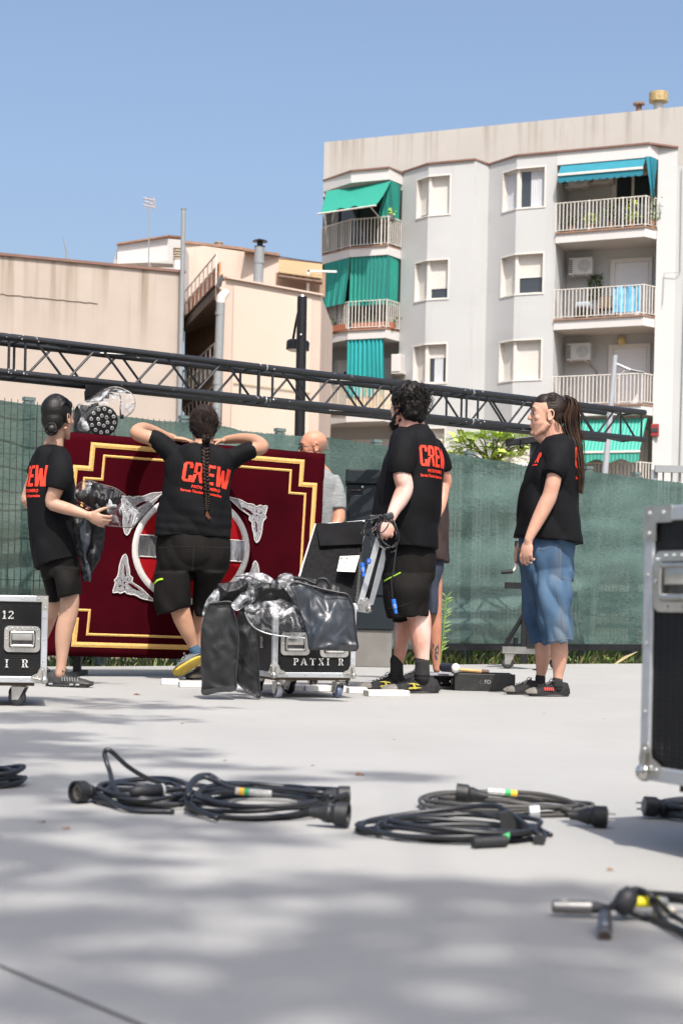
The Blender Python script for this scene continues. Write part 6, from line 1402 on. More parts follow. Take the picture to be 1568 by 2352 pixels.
tg = mat('green_tape', (.03, .3, .1), .5); ty = mat('amber_tape', (.75, .4, .03), .5); tw = mat('printed_white_tape', (.42, .42, .40), .6, var=.3, scale=200)
rr = random.Random(31)
def gm(x, y): return G(x, y)
c = gm(325, 1838)
t = thing('cable_coil', c, 'loosely coiled black power cable with a socket at its left end, left of the pair', 'cable', 'coiled cables on the slab')
lp0 = gm(240, 1860); coil('a', c, .125, .20, 5, .0057, rr, t, M['cable'], rot=.1, jit=.014)
sp = G(224, 1851) ; sp = V((sp.x, sp.y, .028)); sd2 = V((-.66, -.75, .05)).normalized()
sock = schuko_socket(t, V(G(172, 1846)) + EZ * .029, sd2, .026, .075)
mb = MB(); mb.tube(smoothpath([G(225, 1850) + EZ * .03, G(250, 1855) + EZ * .02, G(300, 1868) + EZ * .008, G(400, 1872) + EZ * .008]), .0062, 8); mb.build('cable', M['cable'], t, smooth=True)
zc = G(262, 1855).y
mb = MB(); mb.tube(smoothpath([G(420, 1860) + EZ * .012, G(330, 1862) + EZ * .02, W(270, 1820, zc), W(252, 1770, zc + .1), W(241, 1735, zc + .12), W(246, 1722, zc + .12), W(262, 1731, zc + .13), W(300, 1765, zc + .2), W(360, 1795, zc + .25), G(440, 1810) + EZ * .01, G(520, 1820) + EZ * .008], 6), .0062, 9); mb.build('raised_loop', M['cable'], t, smooth=True)
mb = MB(); a, b = G(300, 1862) + EZ * .045, G(368, 1858) + EZ * .045; mb.tube([a, a.lerp(b, .2), b], [.01, .0155, .0165], 14); o = mb.build('inline_socket', M['plug'], t, smooth=True)
mb = MB(); dd = (b - a).normalized(); mb.cyl(b, b + dd * .006, .0168, seg=14); mb.build('grey_ring', M['pipe'], o)
mb = MB(); mb.tube(smoothpath([b, b + dd * .06 + EZ * .0, b + dd * .14 - EZ * .025]), .006, 8); mb.build('cable_tail', M['cable'], o)
c = gm(595, 1858)
t = thing('cable_coil', c, 'black power cable coil with two rubber plugs on its right, second from the left', 'cable', 'coiled cables on the slab')
coil('b', c, .165, .22, 6, .0058, rr, t, M['cable'], rot=-.1, jit=.013)
z2 = G(500, 1890).y
mb = MB(); mb.tube(smoothpath([W(432, 1830, z2 + .1), W(445, 1790, z2 + .2), W(480, 1780, z2 + .3), W(520, 1800, z2 + .3), G(600, 1830) + EZ * .03, G(700, 1845) + EZ * .03, W(760, 1830, z2)], 6), .0064, 9); mb.build('cable', M['cable'], t, smooth=True)
mb = MB(); mb.tube(smoothpath([W(500, 1880, z2), W(440, 1850, z2 + .1), W(436, 1810, z2 + .15), W(470, 1785, z2 + .25), W(540, 1812, z2 + .2), W(640, 1812, z2 + .15), W(745, 1822, z2 + .1)], 6), .0064, 9); mb.build('cable', M['cable'], t, smooth=True)
schuko_socket(t, G(800, 1903) + EZ * .031, V((1, -.22, -.02)), .026, .09); schuko_socket(t, G(802, 1862) + EZ * .036, V((1, .1, 0)), .023, .085)
p = G(540, 1892) + EZ * .075; tape(t, p, V((1, -.08, -.06)), .0085, [(tw, .008), (ty, .012), (tg, .012), (tw, .05)]) 
c = gm(1170, 1862)
t = thing('cable_coil', c, 'dusty grey power cable coil with a two-pin plug pointing right, rear of the right pair', 'cable', 'coiled cables on the slab')
coil('c', c, .205, .15, 4, .0056, rr, t, M['cablegrey'], rot=-.05, jit=.014)
schuko_socket(t, G(1392, 1902) + EZ * .026, V((1, -.2, 0)), .0235, .085, male=True)
mb = MB(); mb.tube(smoothpath([G(1312, 1880) + EZ * .02, G(1250, 1872) + EZ * .02, G(1150, 1868) + EZ * .03, G(1000, 1850) + EZ * .02]), .0062, 8); mb.build('cable', M['cablegrey'], t, smooth=True)
schuko_socket(t, G(1046, 1862) + EZ * .045, V((-1, .05, .1)), .022, .08)
p = W(1118, 1817, G(1118, 1850).y); tape(t, p, V((1, .1, -.07)), .0085, [(tw, .045), (tg, .016), (ty, .016)])
mb = MB(); p = G(1215, 1895) + EZ * .03; mb.lathe(p, V((1, 0, .1)), [(0, .016), (.022, .016)], 14); mb.build('shiny_tape', M['alu'], t)
c = gm(1042, 1920)
t = thing('cable_coil', c, 'black power cable coil with green and amber tape, front of the right pair', 'cable', 'coiled cables on the slab')
coil('d', c, .195, .14, 5, .0056, rr, t, M['cable'], rot=.02, jit=.014)
z3 = G(1200, 1940).y
mb = MB(); mb.tube(smoothpath([W(820, 1905, z3 + .1), W(850, 1885, z3 + .2), W(950, 1868, z3 + .25), W(1060, 1855, z3 + .25), W(1130, 1850, z3 + .2), W(1165, 1865, z3 + .15), W(1215, 1900, z3 + .05), W(1243, 1922, z3)], 6), .0062, 9); mb.build('cable', M['cable'], t, smooth=True)
mb = MB(); mb.prism([W(1148, 1868, z3 + .1), W(1168, 1864, z3 + .1), W(1200, 1905, z3 + .1), W(1152, 1908, z3 + .1)], (0, .03, 0)); mb.build('rubber_socket', M['plug'], t)
mb = MB(); a, b = G(1085, 1950) + EZ * .013, G(1160, 1946) + EZ * .013; mb.tube([a, b], [.011, .0125], 14); mb.build('rubber_socket', M['plug'], t)
p = W(1130, 1918, z3 - .02); tape(t, p, V((1, 0, -.05)), .0085, [(ty, .018), (tg, .018)])
mb = MB(); mb.lathe(W(1238, 1930, z3), V((.3, 1, 0)), [(-.006, .013), (.006, .013)], 14); mb.build('tie_strap', M['rubber'], t)
c = gm(-28, 1805)
t = thing('cable_coil', c, 'black cable coil cut off by the left edge of the view', 'cable', 'coiled cables on the slab')
coil('e', c, .09, .10, 6, .0065, rr, t, M['cable'], rot=.3, jit=.012)
c = G(1600, 1880)
t = thing('cable_coil', c, 'short thick cable with a black two-pin plug lying under the big right case', 'cable', 'coiled cables on the slab')
schuko_socket(t, G(1478, 1880) + EZ * .03, V((-1, -.08, .05)), .023, .09, male=True)
coil('f', c + V((.02, .02, 0)), .12, .10, 4, .0068, rr, t, M['cable'], jit=.012)
# thin audio cable with metal connectors, bottom right
zx = G(1300, 2112).y
t = thing('audio_cable', G(1400, 2130), 'black audio cable with two metal connectors and a yellow marker, bottom right corner', 'cable')
nick = mat('nickel_shell', (.2, .2, .2), .42, .8, var=.12, scale=20)
def xlr(p, dr, L_=.062, r=.0116):
    mb = MB(); dr = V(dr).normalized(); mb.lathe(p, dr, [(0, r * .8), (.001, r * .95), (L_ * .35, r * .95), (L_ * .36, r), (L_, r), (L_ + .001, r * .9)], 20); o = mb.build('metal_connector', nick, t, auto=35)
    mb = MB(); mb.lathe(p - dr * .0008, dr, [(0, r * .72), (.0006, r * .72)], 16); mb.build('connector_opening', M['dark'], o)
    mb = MB(); mb.tube([p + dr * L_, p + dr * (L_ + .012), p + dr * (L_ + .028)], [r * .95, r * .85, r * .5], 12); mb.build('rubber_boot', M['rubber'], o)
    mb = MB(); mb.rbox(p + dr * L_ * .3 + EZ * r, (.012, .007, .003), .001, (dr, dr.cross(EZ).normalized(), EZ)); mb.build('latch', M['steel'], o); return p + dr * (L_ + .026)
e1_ = xlr(W(1268, 2082, zx + .02), V((1, -.03, 0)))
e2_ = xlr(W(1388, 2150, zx - .16), V((.1, .62, .20)))
rc = .0048
hub_ = W(1432, 2060, zx + .02)
for k, pts in enumerate(([e1_, W(1400, 2083, zx), W(1428, 2060, zx), W(1460, 2042, zx + .02), W(1500, 2062, zx), G(1545, 2110) + EZ * rc, G(1620, 2150) + EZ * rc, G(1700, 2160) + EZ * rc],
                         [e2_, W(1415, 2080, zx), W(1440, 2050, zx + .03), W(1475, 2048, zx + .04), W(1500, 2080, zx + .0), G(1540, 2135) + EZ * rc, G(1640, 2185) + EZ * rc, G(1720, 2180) + EZ * rc],
                         [W(1420, 2078, zx), W(1445, 2062, zx + .05), W(1490, 2065, zx + .06), W(1560, 2070, zx + .08), W(1660, 2085, zx + .1)], [W(1430, 2082, zx), W(1455, 2095, zx), W(1500, 2112, zx - .02), G(1570, 2160) + EZ * rc * 3, G(1660, 2200) + EZ * rc],
                         [W(1424, 2070, zx + .01), W(1450, 2052, zx + .03), W(1500, 2052, zx + .05), W(1600, 2060, zx + .08)], [W(1428, 2085, zx + .01), W(1470, 2105, zx), W(1530, 2128, zx), G(1600, 2175) + EZ * rc, G(1660, 2215) + EZ * rc])):
    mb = MB(); mb.tube(smoothpath(pts, 6), rc, 9); mb.build('cable', M['cable'], t, smooth=True)
mb = MB(); mb.tube([W(1448, 2072, zx + .0), W(1508, 2071, zx + .03)], .0088, 14); mb.build('yellow_marker', M['yellowp'], t, smooth=True)
mb = MB(); mb.tube([W(1506, 2071, zx + .03), W(1526, 2072, zx + .04)], .009, 14); mb.build('clear_sleeve', M['pipe'], t, smooth=True)
mb = MB(); mb.tube([W(1500, 2096, zx + .02), W(1545, 2090, zx + .04)], .005, 8); mb.build('cable_tie', mat('cream_tie', (.5, .45, .35), .6), t)
mb = MB(); mb.lathe(W(1434, 2072, zx + .0), V((.5, .2, .8)), [(-.02, .012), (-.006, .018), (.01, .018), (.024, .011)], 14); mb.build('rubber_grip', M['rubber'], t, smooth=True)
# ------------------------------------------------------------ people
def superring(L_, R_, hd, dep=EY, e=2.35, n=28):
    c = (L_ + R_) / 2; a = (R_ - L_) / 2; out = []
    for k in range(n):
        t = 2 * pi * k / n; x, y = cos(t), sin(t)
        out.append(c + a * (abs(x) ** (2 / e) * (1 if x > 0 else -1)) + dep * (hd * abs(y) ** (2 / e) * (1 if y > 0 else -1)))
    return out
class Fig:
    """one figure measured in a picture crop (conv) at distance Z"""
    def __init__(s, conv_, unit, Z): s.c, s.Z, s.u = conv_, Z, unit * Z / FPX
    def p(s, x, y, dz=0): return W(*s.c(x, y), s.Z + dz)
    def rows(s, mb, rows, n=5):
        """rows: (xl,yl,xr,yr,halfdepth,dz); interpolated smoothly"""
        Ls = [s.p(r[0], r[1], r[5]) for r in rows]; Rs = [s.p(r[2], r[3], r[5]) for r in rows]
        A, B = smoothpath(Ls, n), smoothpath(Rs, n); H = smoothpath([V((r[4], 0, 0)) for r in rows], n)
        mb.loft([superring(a, b, h.x) for a, b, h in zip(A, B, H)])
    def limb(s, mb, pts, n=4, seg=16, ends=True):
        """pts: (x,y,dz,r in crop units)"""
        P = smoothpath([s.p(x, y, dz) for x, y, dz, r in pts], n); rr_ = smoothpath([V((r * s.u, 0, 0)) for *_, r in pts], n)
        mb.tube(P, [r.x for r in rr_], seg)
        if ends: mb.ell(P[0], rr_[0].x * .98, None, 14, 10); mb.ell(P[-1], rr_[-1].x * .98, None, 14, 10)
def head(mb, C, F, up=EZ, sc_=1.0, jaw=1.0):
    F = (V(F) - up * V(F).dot(up)).normalized(); S = up.cross(F).normalized(); k = sc_
    Pp = lambda f, s, u: C + F * (f * k) + S * (s * k) + up * (u * k); ax = (F, S, up)
    mb.ell(Pp(-.012, 0, .045), (.098 * k, .077 * k, .088 * k), ax, 24, 16)
    rings = []
    for u, f, rf, rs in ((.085, .02, .055, .050), (.055, .026, .064, .063), (.02, .030, .062, .066), (-.015, .032, .060, .064), (-.045, .034, .058, .058 * jaw), (-.072, .038, .052, .048 * jaw), (-.095, .047, .042, .036 * jaw), (-.112, .058, .026, .022)):
        rings.append([Pp(f + rf * cos(2 * pi * i / 24), rs * sin(2 * pi * i / 24), u) for i in range(24)])
    mb.loft(rings)
    mb.tube([Pp(.084, 0, .036), Pp(.094, 0, .012), Pp(.106, 0, -.010)], [.007 * k, .008 * k, .0105 * k], 10); mb.ell(Pp(.105, 0, -.013), (.011 * k, .010 * k, .009 * k), ax)
    for s_ in (-1, 1):
        mb.ell(Pp(.094, s_ * .010, -.016), .0075 * k); mb.tube([Pp(.084, s_ * .010, .040), Pp(.082, s_ * .028, .044), Pp(.066, s_ * .047, .038)], [.010 * k, .011 * k, .009 * k], 8)
        mb.ell(Pp(.058, s_ * .046, -.012), (.022 * k, .016 * k, .020 * k), ax)
        mb.tube([Pp(.0, s_ * .058 * jaw, -.045), Pp(.03, s_ * .046 * jaw, -.083), Pp(.066, s_ * .016, -.108)], [.018 * k, .017 * k, .016 * k], 10)
        e = [Pp(-.008 + .017 * cos(a) - .004 * sin(a), s_ * (.078 + .007 * (cos(a) < 0) + .002), .002 + .030 * sin(a)) for a in [i * pi / 6 for i in range(12)]]
        mb.tube([V(q) for q in e] + [e[0]], .0048 * k, 7); mb.ell(Pp(-.004, s_ * .076, -.004), (.013 * k, .006 * k, .022 * k), ax); mb.ell(Pp(.002, s_ * .078, -.028), (.008 * k, .006 * k, .009 * k), ax)
    mb.tube([Pp(.080, -.022, -.051), Pp(.095, 0, -.046), Pp(.080, .022, -.051)], [.004 * k, .0065 * k, .004 * k], 8)
    mb.tube([Pp(.080, -.020, -.058), Pp(.094, 0, -.060), Pp(.080, .020, -.058)], [.004 * k, .0072 * k, .004 * k], 8)
    mb.ell(Pp(.078, 0, -.098), (.018 * k, .020 * k, .014 * k), ax)
    return Pp, ax
def face_bits(t, Pp, ax, sc_=1.0, brow=None):
    for s_ in (-1, 1):
        mb = MB(); mb.ell(Pp(.0775, s_ * .032, .014), (.0105 * sc_, .0125 * sc_, .0048 * sc_), ax, 14, 8); o = mb.build('eye', mat('eye_white', (.26, .23, .21), .3, var=.05), t, smooth=True)
        mb = MB(); mb.ell(Pp(.0855, s_ * .033, .014), (.0045 * sc_, .0062 * sc_, .0044 * sc_), ax, 10, 6); mb.build('iris', M['hair'], o, smooth=True)
        mb = MB(); mb.tube([Pp(.091, s_ * .020, .0215), Pp(.0905, s_ * .032, .025), Pp(.083, s_ * .046, .019)], [.0015, .002, .0012], 6); mb.build('lashes', M['hair'], o)
        mb = MB(); mb.tube([Pp(.096, s_ * .013, .043), Pp(.094, s_ * .03, .052), Pp(.078, s_ * .05, .045)], [.0028, .0036, .0015], 6); mb.build('eyebrow', brow or M['hair'], t)
    mb = MB(); mb.tube([Pp(.083, -.021, -.0545), Pp(.1005, 0, -.0535), Pp(.083, .021, -.0545)], .0012, 6); mb.build('mouth_line', mat('lip_shadow', (.22, .07, .05), .6), t)
def hand(mb, w_, d, nrm, side, k=1.0, curl=(.3, .5, .4), spread=.06, thumb=(.62, .72, .25), tcurl=.4):
    """w_ wrist, d direction of the fingers, nrm palm normal (side the fingers close to), side towards the thumb"""
    d = V(d).normalized(); side = (V(side) - d * V(side).dot(d)).normalized(); nrm = d.cross(side) * (1 if d.cross(side).dot(V(nrm)) > 0 else -1)
    mb.tube([w_ - d * .02, w_, w_ + d * .035 * k, w_ + d * .07 * k, w_ + d * .088 * k], [.026 * k, .026 * k, .034 * k, .040 * k, .036 * k], 16, flat=.5) if False else None
    ax = (side, nrm, d)
    mb.ell(w_ + d * .050 * k, (.041 * k, .0165 * k, .052 * k), ax, 18, 12); mb.ell(w_ + d * .005 * k, (.028 * k, .020 * k, .03 * k), ax); mb.ell(w_ + d * .033 * k + side * .020 * k + nrm * .006 * k, (.020 * k, .016 * k, .03 * k), ax)
    for i, L_ in enumerate((.072, .081, .076, .059)):
        off = (.0325 - .0220 * i) * k; p = w_ + d * ((.090, .094, .090, .080)[i] * k) + side * off; dr = (d + side * (spread * (1.5 - i))).normalized(); pts = [w_ + d * .055 * k + side * off * .85, p]; ang = 0
        for j, fr in enumerate((.46, .30, .24)):
            ang += curl[j] * (1 + .12 * i); v = dr * cos(ang) + nrm * sin(ang); p = p + v * (L_ * k * fr); pts.append(p)
        mb.tube(pts, [.0085 * k, .0096 * k, .0086 * k, .0080 * k, .0066 * k], 10); mb.ell(pts[-1], .0066 * k, None, 8, 6)
    v = (d * thumb[0] + side * thumb[1] + nrm * thumb[2]).normalized(); b = w_ + d * .022 * k + side * .018 * k; p1 = b + v * .042 * k
    v2 = (v + nrm * tcurl + d * .3).normalized(); p2 = p1 + v2 * .033 * k; v3 = (v2 + nrm * tcurl * .6 + d * .2).normalized(); p3 = p2 + v3 * .026 * k
    mb.tube([b, p1, p2, p3], [.015 * k, .0125 * k, .0105 * k, .008 * k], 10); mb.ell(p3, .008 * k, None, 8, 6)
def wrinkle(amp=.004, sx=9, sz=4, seed=0, diag=.6):
    def f(c, n):
        a = noise.noise(V((c.x * sx + c.z * sx * diag, c.y * sx, c.z * sz + seed))); b = noise.noise(V((c.x * sx * 2.1 - c.z * sx * diag, c.y * sx * 2, c.z * sz * 1.6 + seed + 7)))
        return amp * (1.6 * (abs(a) * 2 - .5) + .7 * b)
    return f
def shoe(t, heel, toe, up=EZ, name='shoe', upper=None, sole=None, wd=.098, hh=1.0, sole_h=.022, lace=None, ank=.30, high=.085):
    heel, toe, up = V(heel), V(toe), V(up).normalized(); d = (toe - heel); L_ = d.length; d.normalize(); up = (up - d * up.dot(d)).normalized(); s = d.cross(up).normalized()
    def outline(i, n, z, gx=0.0):
        a = 2 * pi * i / n; x = cos(a); y = sin(a); f = (x + 1) / 2        # f 0 heel .. 1 toe
        w_ = (wd / 2 + gx) * (.74 + .30 * f - .10 * (1 - abs(2 * f - 1.15)) if f < .92 else .92 * 1.0); yy = y * w_ * (1 if abs(x) < .8 else 1)
        return heel + d * (L_ * (.5 + .5 * (abs(x) ** .82) * (1 if x > 0 else -1)) + gx * x) + s * yy * (abs(y) ** -.12 if abs(y) > .05 else 1) + up * z
    n = 40; mb = MB(); tz = lambda i: (.010 if cos(2 * pi * i / n) > .8 else .0)
    mb.loft([[outline(i, n, .002 + tz(i), -.004) for i in range(n)], [outline(i, n, .006 + tz(i), .003) for i in range(n)], [outline(i, n, sole_h * .6 + tz(i) * .6, .001) for i in range(n)], [outline(i, n, sole_h + tz(i) * .4 + .006 * (cos(2 * pi * i / n) < -.5), .003) for i in range(n)], [outline(i, n, sole_h + .004, -.01) for i in range(n)]])
    root = mb.build(name, [upper], t) if False else None
    rings = []
    for f, top, w_ in ((.0, .055, .50), (.035, .080, .70), (.12, high, .78), (.24, high * .98, .82), (.36, high * 1.02, .84), (.46, .076, .88), (.58, .066, .96), (.70, .056, 1.02), (.82, .048, 1.0), (.92, .040, .86), (.975, .030, .62), (1.0, .022, .35)):
        c = heel + d * (L_ * f); r_ = []; hw = wd / 2 * w_; T_ = top * hh
        for k in range(18):
            a = pi * k / 17; r_.append(c + s * (hw * cos(a) * (1 - .18 * sin(a))) + up * (sole_h * .7 + max(0, T_ - sole_h * .7) * max(0, sin(a)) ** .75))
        rings.append(r_)
    m2 = MB(); vs = [p for r_ in rings for p in r_]; m2.add(vs, [(i * 18 + j, i * 18 + j + 1, (i + 1) * 18 + j + 1, (i + 1) * 18 + j) for i in range(len(rings) - 1) for j in range(17)]); m2.add(rings[0], [tuple(range(17, -1, -1))]); m2.add(rings[-1], [tuple(range(18))])
    root = m2.build(name, upper, t, smooth=True)
    mb.build('sole', sole, root, auto=45)
    lc = MB(); lm_ = lace or M['rubber']
    for q in range(5):
        f = .40 + .07 * q; tz_ = (.080, .078, .072, .067, .062)[q] * hh + .003; c = heel + d * (L_ * f)
        lc.tube([c + s * .024 + up * (tz_ - .006), c + up * tz_ + d * .004, c - s * .024 + up * (tz_ - .006)], .0028, 6)
    b = heel + d * (L_ * .37) + up * (high * hh + .004)
    for sg in (-1, 1): lc.tube(smoothpath([b, b + s * sg * .02 + up * .014, b + s * sg * .038 + d * .01, b + s * sg * .02 - up * .004 + d * .012, b + d * .004], 4), .0022, 5); lc.tube([b, b + s * sg * .022 + d * .03 - up * .01, b + s * sg * .03 + d * .05 - up * .03], .002, 5)
    lc.build('laces', lm_, root)
    return root, (heel, d, s, up, L_)
def projector(bvh, N_, off=.0022, far=.5):
    def f(p):
        h = bvh.ray_cast(p + N_ * far, -N_)
        return (h[0] + N_ * off) if h[0] is not None else None
    return f
CREW = [(0, [R4(0, .12, .17, .88), [(0, .12), (.1, 0), (.42, 0), (.5, .12)], R4(.33, .12, .5, .33), [(0, .88), (.5, .88), (.42, 1), (.1, 1)], R4(.33, .70, .5, .88)]),
        (.56, [[(-.10, 0), (.08, 0), (.17, .42), (0, .42)], [(0, .5), (.17, .5), (.17, 1), (.03, 1)], R4(.17, .86, .42, 1), [(.33, .48), (.5, .56), (.5, .94), (.33, .92)], R4(.12, .42, .42, .55), [(.24, .42), (.42, .42), (.54, .02), (.36, .02)]]),
        (1.16, [R4(0, 0, .17, 1), R4(.17, .86, .46, 1), R4(.17, .43, .42, .57), R4(.17, 0, .46, .14)]),
        (1.68, [[(0, 1), (.16, 1), (.24, 0), (.08, 0)], [(.16, 0), (.26, 0), (.37, .85), (.26, .85)], [(.26, .85), (.38, .85), (.48, 0), (.36, 0)], [(.44, 0), (.58, 0), (.68, 1), (.5, 1)]])]
def shirt_print(t, shirt, O, U, Vv, N_, h, small=True, letters=CREW, slant=0):
    """lettering laid on the cloth: O is the lower left of the big word"""
    me = shirt.data; Mx = world_matrix(shirt); bvh = BVHTree.FromPolygons([Mx @ v.co for v in me.vertices], [tuple(p.vertices) for p in me.polygons])
    pr = projector(bvh, N_); mb = MB()
    for x0, qs in letters:
        for k_, q in enumerate(qs):
            nu = 7; g = []
            for j in range(nu + 1):
                for i in range(nu + 1):
                    a, b = i / nu, j / nu; x = (q[0][0] * (1 - a) + q[1][0] * a) * (1 - b) + (q[3][0] * (1 - a) + q[2][0] * a) * b; y = (q[0][1] * (1 - a) + q[1][1] * a) * (1 - b) + (q[3][1] * (1 - a) + q[2][1] * a) * b
                    w_ = pr(O + U * ((x0 + x) * h) + Vv * (y * h)); g.append(w_ + N_ * (.00015 * k_) if w_ is not None else None)
            idx = {i: k for k, i in enumerate([i for i, w_ in enumerate(g) if w_ is not None])}; fs = []
            for j in range(nu):
                for i in range(nu):
                    f = (j * (nu + 1) + i, j * (nu + 1) + i + 1, (j + 1) * (nu + 1) + i + 1, (j + 1) * (nu + 1) + i)
                    if all(v in idx for v in f) and max((g[f[0]] - g[f[2]]).length, (g[f[1]] - g[f[3]]).length) < .035: fs.append(tuple(idx[v] for v in f))
            mb.add([g[i] for i in idx], fs)
    mb.build('printed_word', M['red'], shirt)
    if small:
        for txt, hh_, dy, x0, sp in (('PATXI ROMERO', .145, -.27, .55, 1.0), ('Serveis Tècnics Espectacles', .135, -.50, .02, 1.0)):
            cu = bpy.data.curves.new('t', 'FONT'); cu.body = txt; cu.size = 1; cu.offset = .022; o = bpy.data.objects.new('t', cu); COL.objects.link(o); bpy.context.view_layer.update()
            m_ = bpy.data.meshes.new_from_object(o.evaluated_get(bpy.context.evaluated_depsgraph_get())); bpy.data.objects.remove(o); s_ = h * hh_ / .72 * sp; g = [pr(O + U * (v.co.x * s_ + x0 * h) + Vv * (v.co.y * s_ + dy * h)) for v in m_.vertices]
            ok = [i for i, w_ in enumerate(g) if w_ is not None]; idx = {i: k for k, i in enumerate(ok)}
            fs = [tuple(idx[v] for v in p.vertices) for p in m_.polygons if all(v in idx for v in p.vertices) and max((g[a] - g[b]).length for a in p.vertices for b in p.vertices) < .04]
            mb = MB(); mb.add([g[i] for i in ok], fs); mb.build('printed_line', M['red'], shirt)
    return bvh
def strand(mb, pts, r=.0016, n=4): 
    P = smoothpath(pts, n); k = len(P); mb.tube(P, [r * (1 - .75 * (i / (k - 1)) ** 2) for i in range(k)], 4, cap=False)
M['skin_patch2'] = skin('reddened_patchy_skin', (.50, .25, .18)); stains(M['skin_patch2'], (5.5, 5.5, 3.6), .47, .8, (.66, .47, .42))
stains(M['skin_patch2'], (60, 60, 60), .6, .45, (.62, .28, .25))
rs = random.Random(77)

# ---- ponytailed man, far right
F6 = Fig(A2b, .3204, 9.5); p = F6.p
t6 = thing('person', G(1235, 1594), 'person with long brown ponytail and baggy denim shorts, standing in profile on the right', 'person')
mb = MB(); Hc = p(476, 236); Pp, ax = head(mb, Hc, (-1, -.06, -.02), EZ, 1.0, 1.12)
F6.limb(mb, [(495, 290, 0, 74), (520, 370, 0, 80), (540, 440, 0, 95)]); F6.limb(mb, [(420, 365, 0, 40), (470, 400, 0, 52)])
F6.rows(mb, [(450, 450, 630, 450, .10, 0), (370, 600, 670, 600, .16, 0), (330, 900, 670, 900, .15, 0), (330, 1200, 640, 1200, .15, 0)])
F6.limb(mb, [(555, 520, -.13, 48), (535, 640, -.22, 54), (500, 790, -.23, 53), (470, 860, -.23, 55), (405, 990, -.24, 46), (352, 1100, -.25, 32), (345, 1125, -.25, 30)])
hand(mb, p(343, 1128, -.25), V((-.14, -.02, -.99)), V((.62, .78, 0)), V((-.80, .55, 0)), .98, curl=(.5, .6, .45), spread=.03, thumb=(.85, .42, .25), tcurl=.3)
F6.limb(mb, [(530, 520, .17, 58), (470, 780, .24, 50), (350, 1000, .24, 42), (300, 1130, .22, 30)])
hand(mb, p(290, 1150, .22), V((-.1, 0, -1)), V((.6, -.8, 0)), V((-.8, -.5, 0)), .95, curl=(.5, .6, .4), spread=.03, thumb=(.85, .42, .25))
for dz, xs in ((-.09, ((510, 1200, 70), (535, 1500, 66), (560, 1760, 66), (563, 1870, 63), (567, 1950, 60), (562, 2040, 44), (556, 2110, 34), (552, 2150, 34))), (.10, ((460, 1200, 70), (440, 1500, 62), (445, 1760, 62), (447, 1870, 58), (448, 1950, 55), (440, 2040, 42), (432, 2090, 33), (430, 2130, 33)))):
    F6.limb(mb, [(x, y, dz, r) for x, y, r in xs])
remesh(mb, 'body', M['skin_fair'], t6, .0046, 2)
face_bits(t6, Pp, ax, 1.0, M['hairb'])
mb = MB()
F6.rows(mb, [(462, 372, 596, 358, .065, 0), (440, 405, 640, 395, .13, 0), (412, 450, 668, 440, .185, 0), (378, 520, 688, 510, .205, 0), (342, 610, 695, 600, .21, 0), (302, 700, 697, 700, .205, 0), (276, 850, 702, 850, .20, 0), (260, 1000, 713, 1000, .205, 0), (244, 1098, 731, 1150, .21, 0)])
F6.limb(mb, [(580, 450, -.10, 74), (562, 530, -.17, 82), (530, 610, -.225, 80), (512, 655, -.24, 74)], ends=False); F6.limb(mb, [(560, 460, .10, 70), (520, 560, .2, 74), (490, 650, .24, 66)], ends=False)
sh6 = remesh(mb, 't_shirt', M['tee'], t6, .0068, 3, disp=wrinkle(.0075, 6, 2.4, 1))
N_ = V((.93, -.37, 0)).normalized(); U_ = V((.37, .93, 0)).normalized(); shirt_print(t6, sh6, p(648, 604, -.13), U_, EZ, N_, .125)
N_ = V((-.86, -.51, 0)).normalized(); U_ = V((.51, -.86, 0)).normalized(); shirt_print(t6, sh6, p(395, 572, -.08) , U_, EZ, N_, .062, small=False, letters=[(0, CREW[1][1]), (.35, [R4(-.75, -.22, .4, -.14)])] if False else [CREW[1], (.0, [R4(.2, -.24, 1.1, -.15)])])
mb = MB()
F6.rows(mb, [(300, 1090, 668, 1090, .165, 0), (292, 1200, 664, 1200, .175, 0), (296, 1330, 664, 1330, .17, 0), (330, 1420, 664, 1420, .13, 0)])
F6.rows(mb, [(360, 1330, 664, 1330, .09, -.08), (384, 1480, 656, 1480, .105, -.11), (398, 1600, 652, 1600, .105, -.125), (416, 1720, 656, 1710, .10, -.13), (438, 1800, 662, 1790, .095, -.13), (456, 1867, 666, 1842, .09, -.13)])
F6.rows(mb, [(296, 1330, 560, 1330, .09, .07), (302, 1480, 540, 1480, .10, .11), (314, 1640, 520, 1640, .10, .12), (334, 1760, 500, 1760, .095, .12), (352, 1862, 500, 1850, .09, .12)])
dn = remesh(mb, 'denim_shorts', M['denim'], t6, .0066, 3, disp=wrinkle(.011, 9, 3, 4, .5))
seam = mat('denim_seam', (.15, .14, .13), .8); me = dn.data; Mx = world_matrix(dn); bv = BVHTree.FromPolygons([Mx @ v.co for v in me.vertices], [tuple(q.vertices) for q in me.polygons])
def on_surface(bv, pts, off=.002, conv_=p, n=8):
    out = []
    for q in smoothpath([V((x, y, 0)) for x, y in pts], n):
        e = conv_(q.x, q.y, -.8); o_ = V((0, 0, HC)); h = bv.ray_cast(o_, (e - o_).normalized())
        if h[0] is not None: out.append(h[0] - (e - o_).normalized() * off)
    return out
for pts in (((540, 1150), (548, 1300), (545, 1450), (570, 1600), (600, 1820)), ((575, 1160), (572, 1300), (578, 1392), (650, 1394)), ((370, 1150), (400, 1185), (450, 1190), (510, 1165)), ((455, 1845), (560, 1835), (668, 1820))):
    q = on_surface(bv, pts); 
    if len(q) > 2: mb = MB(); mb.tube(q, .0011, 5); mb.build('seam', seam, dn)
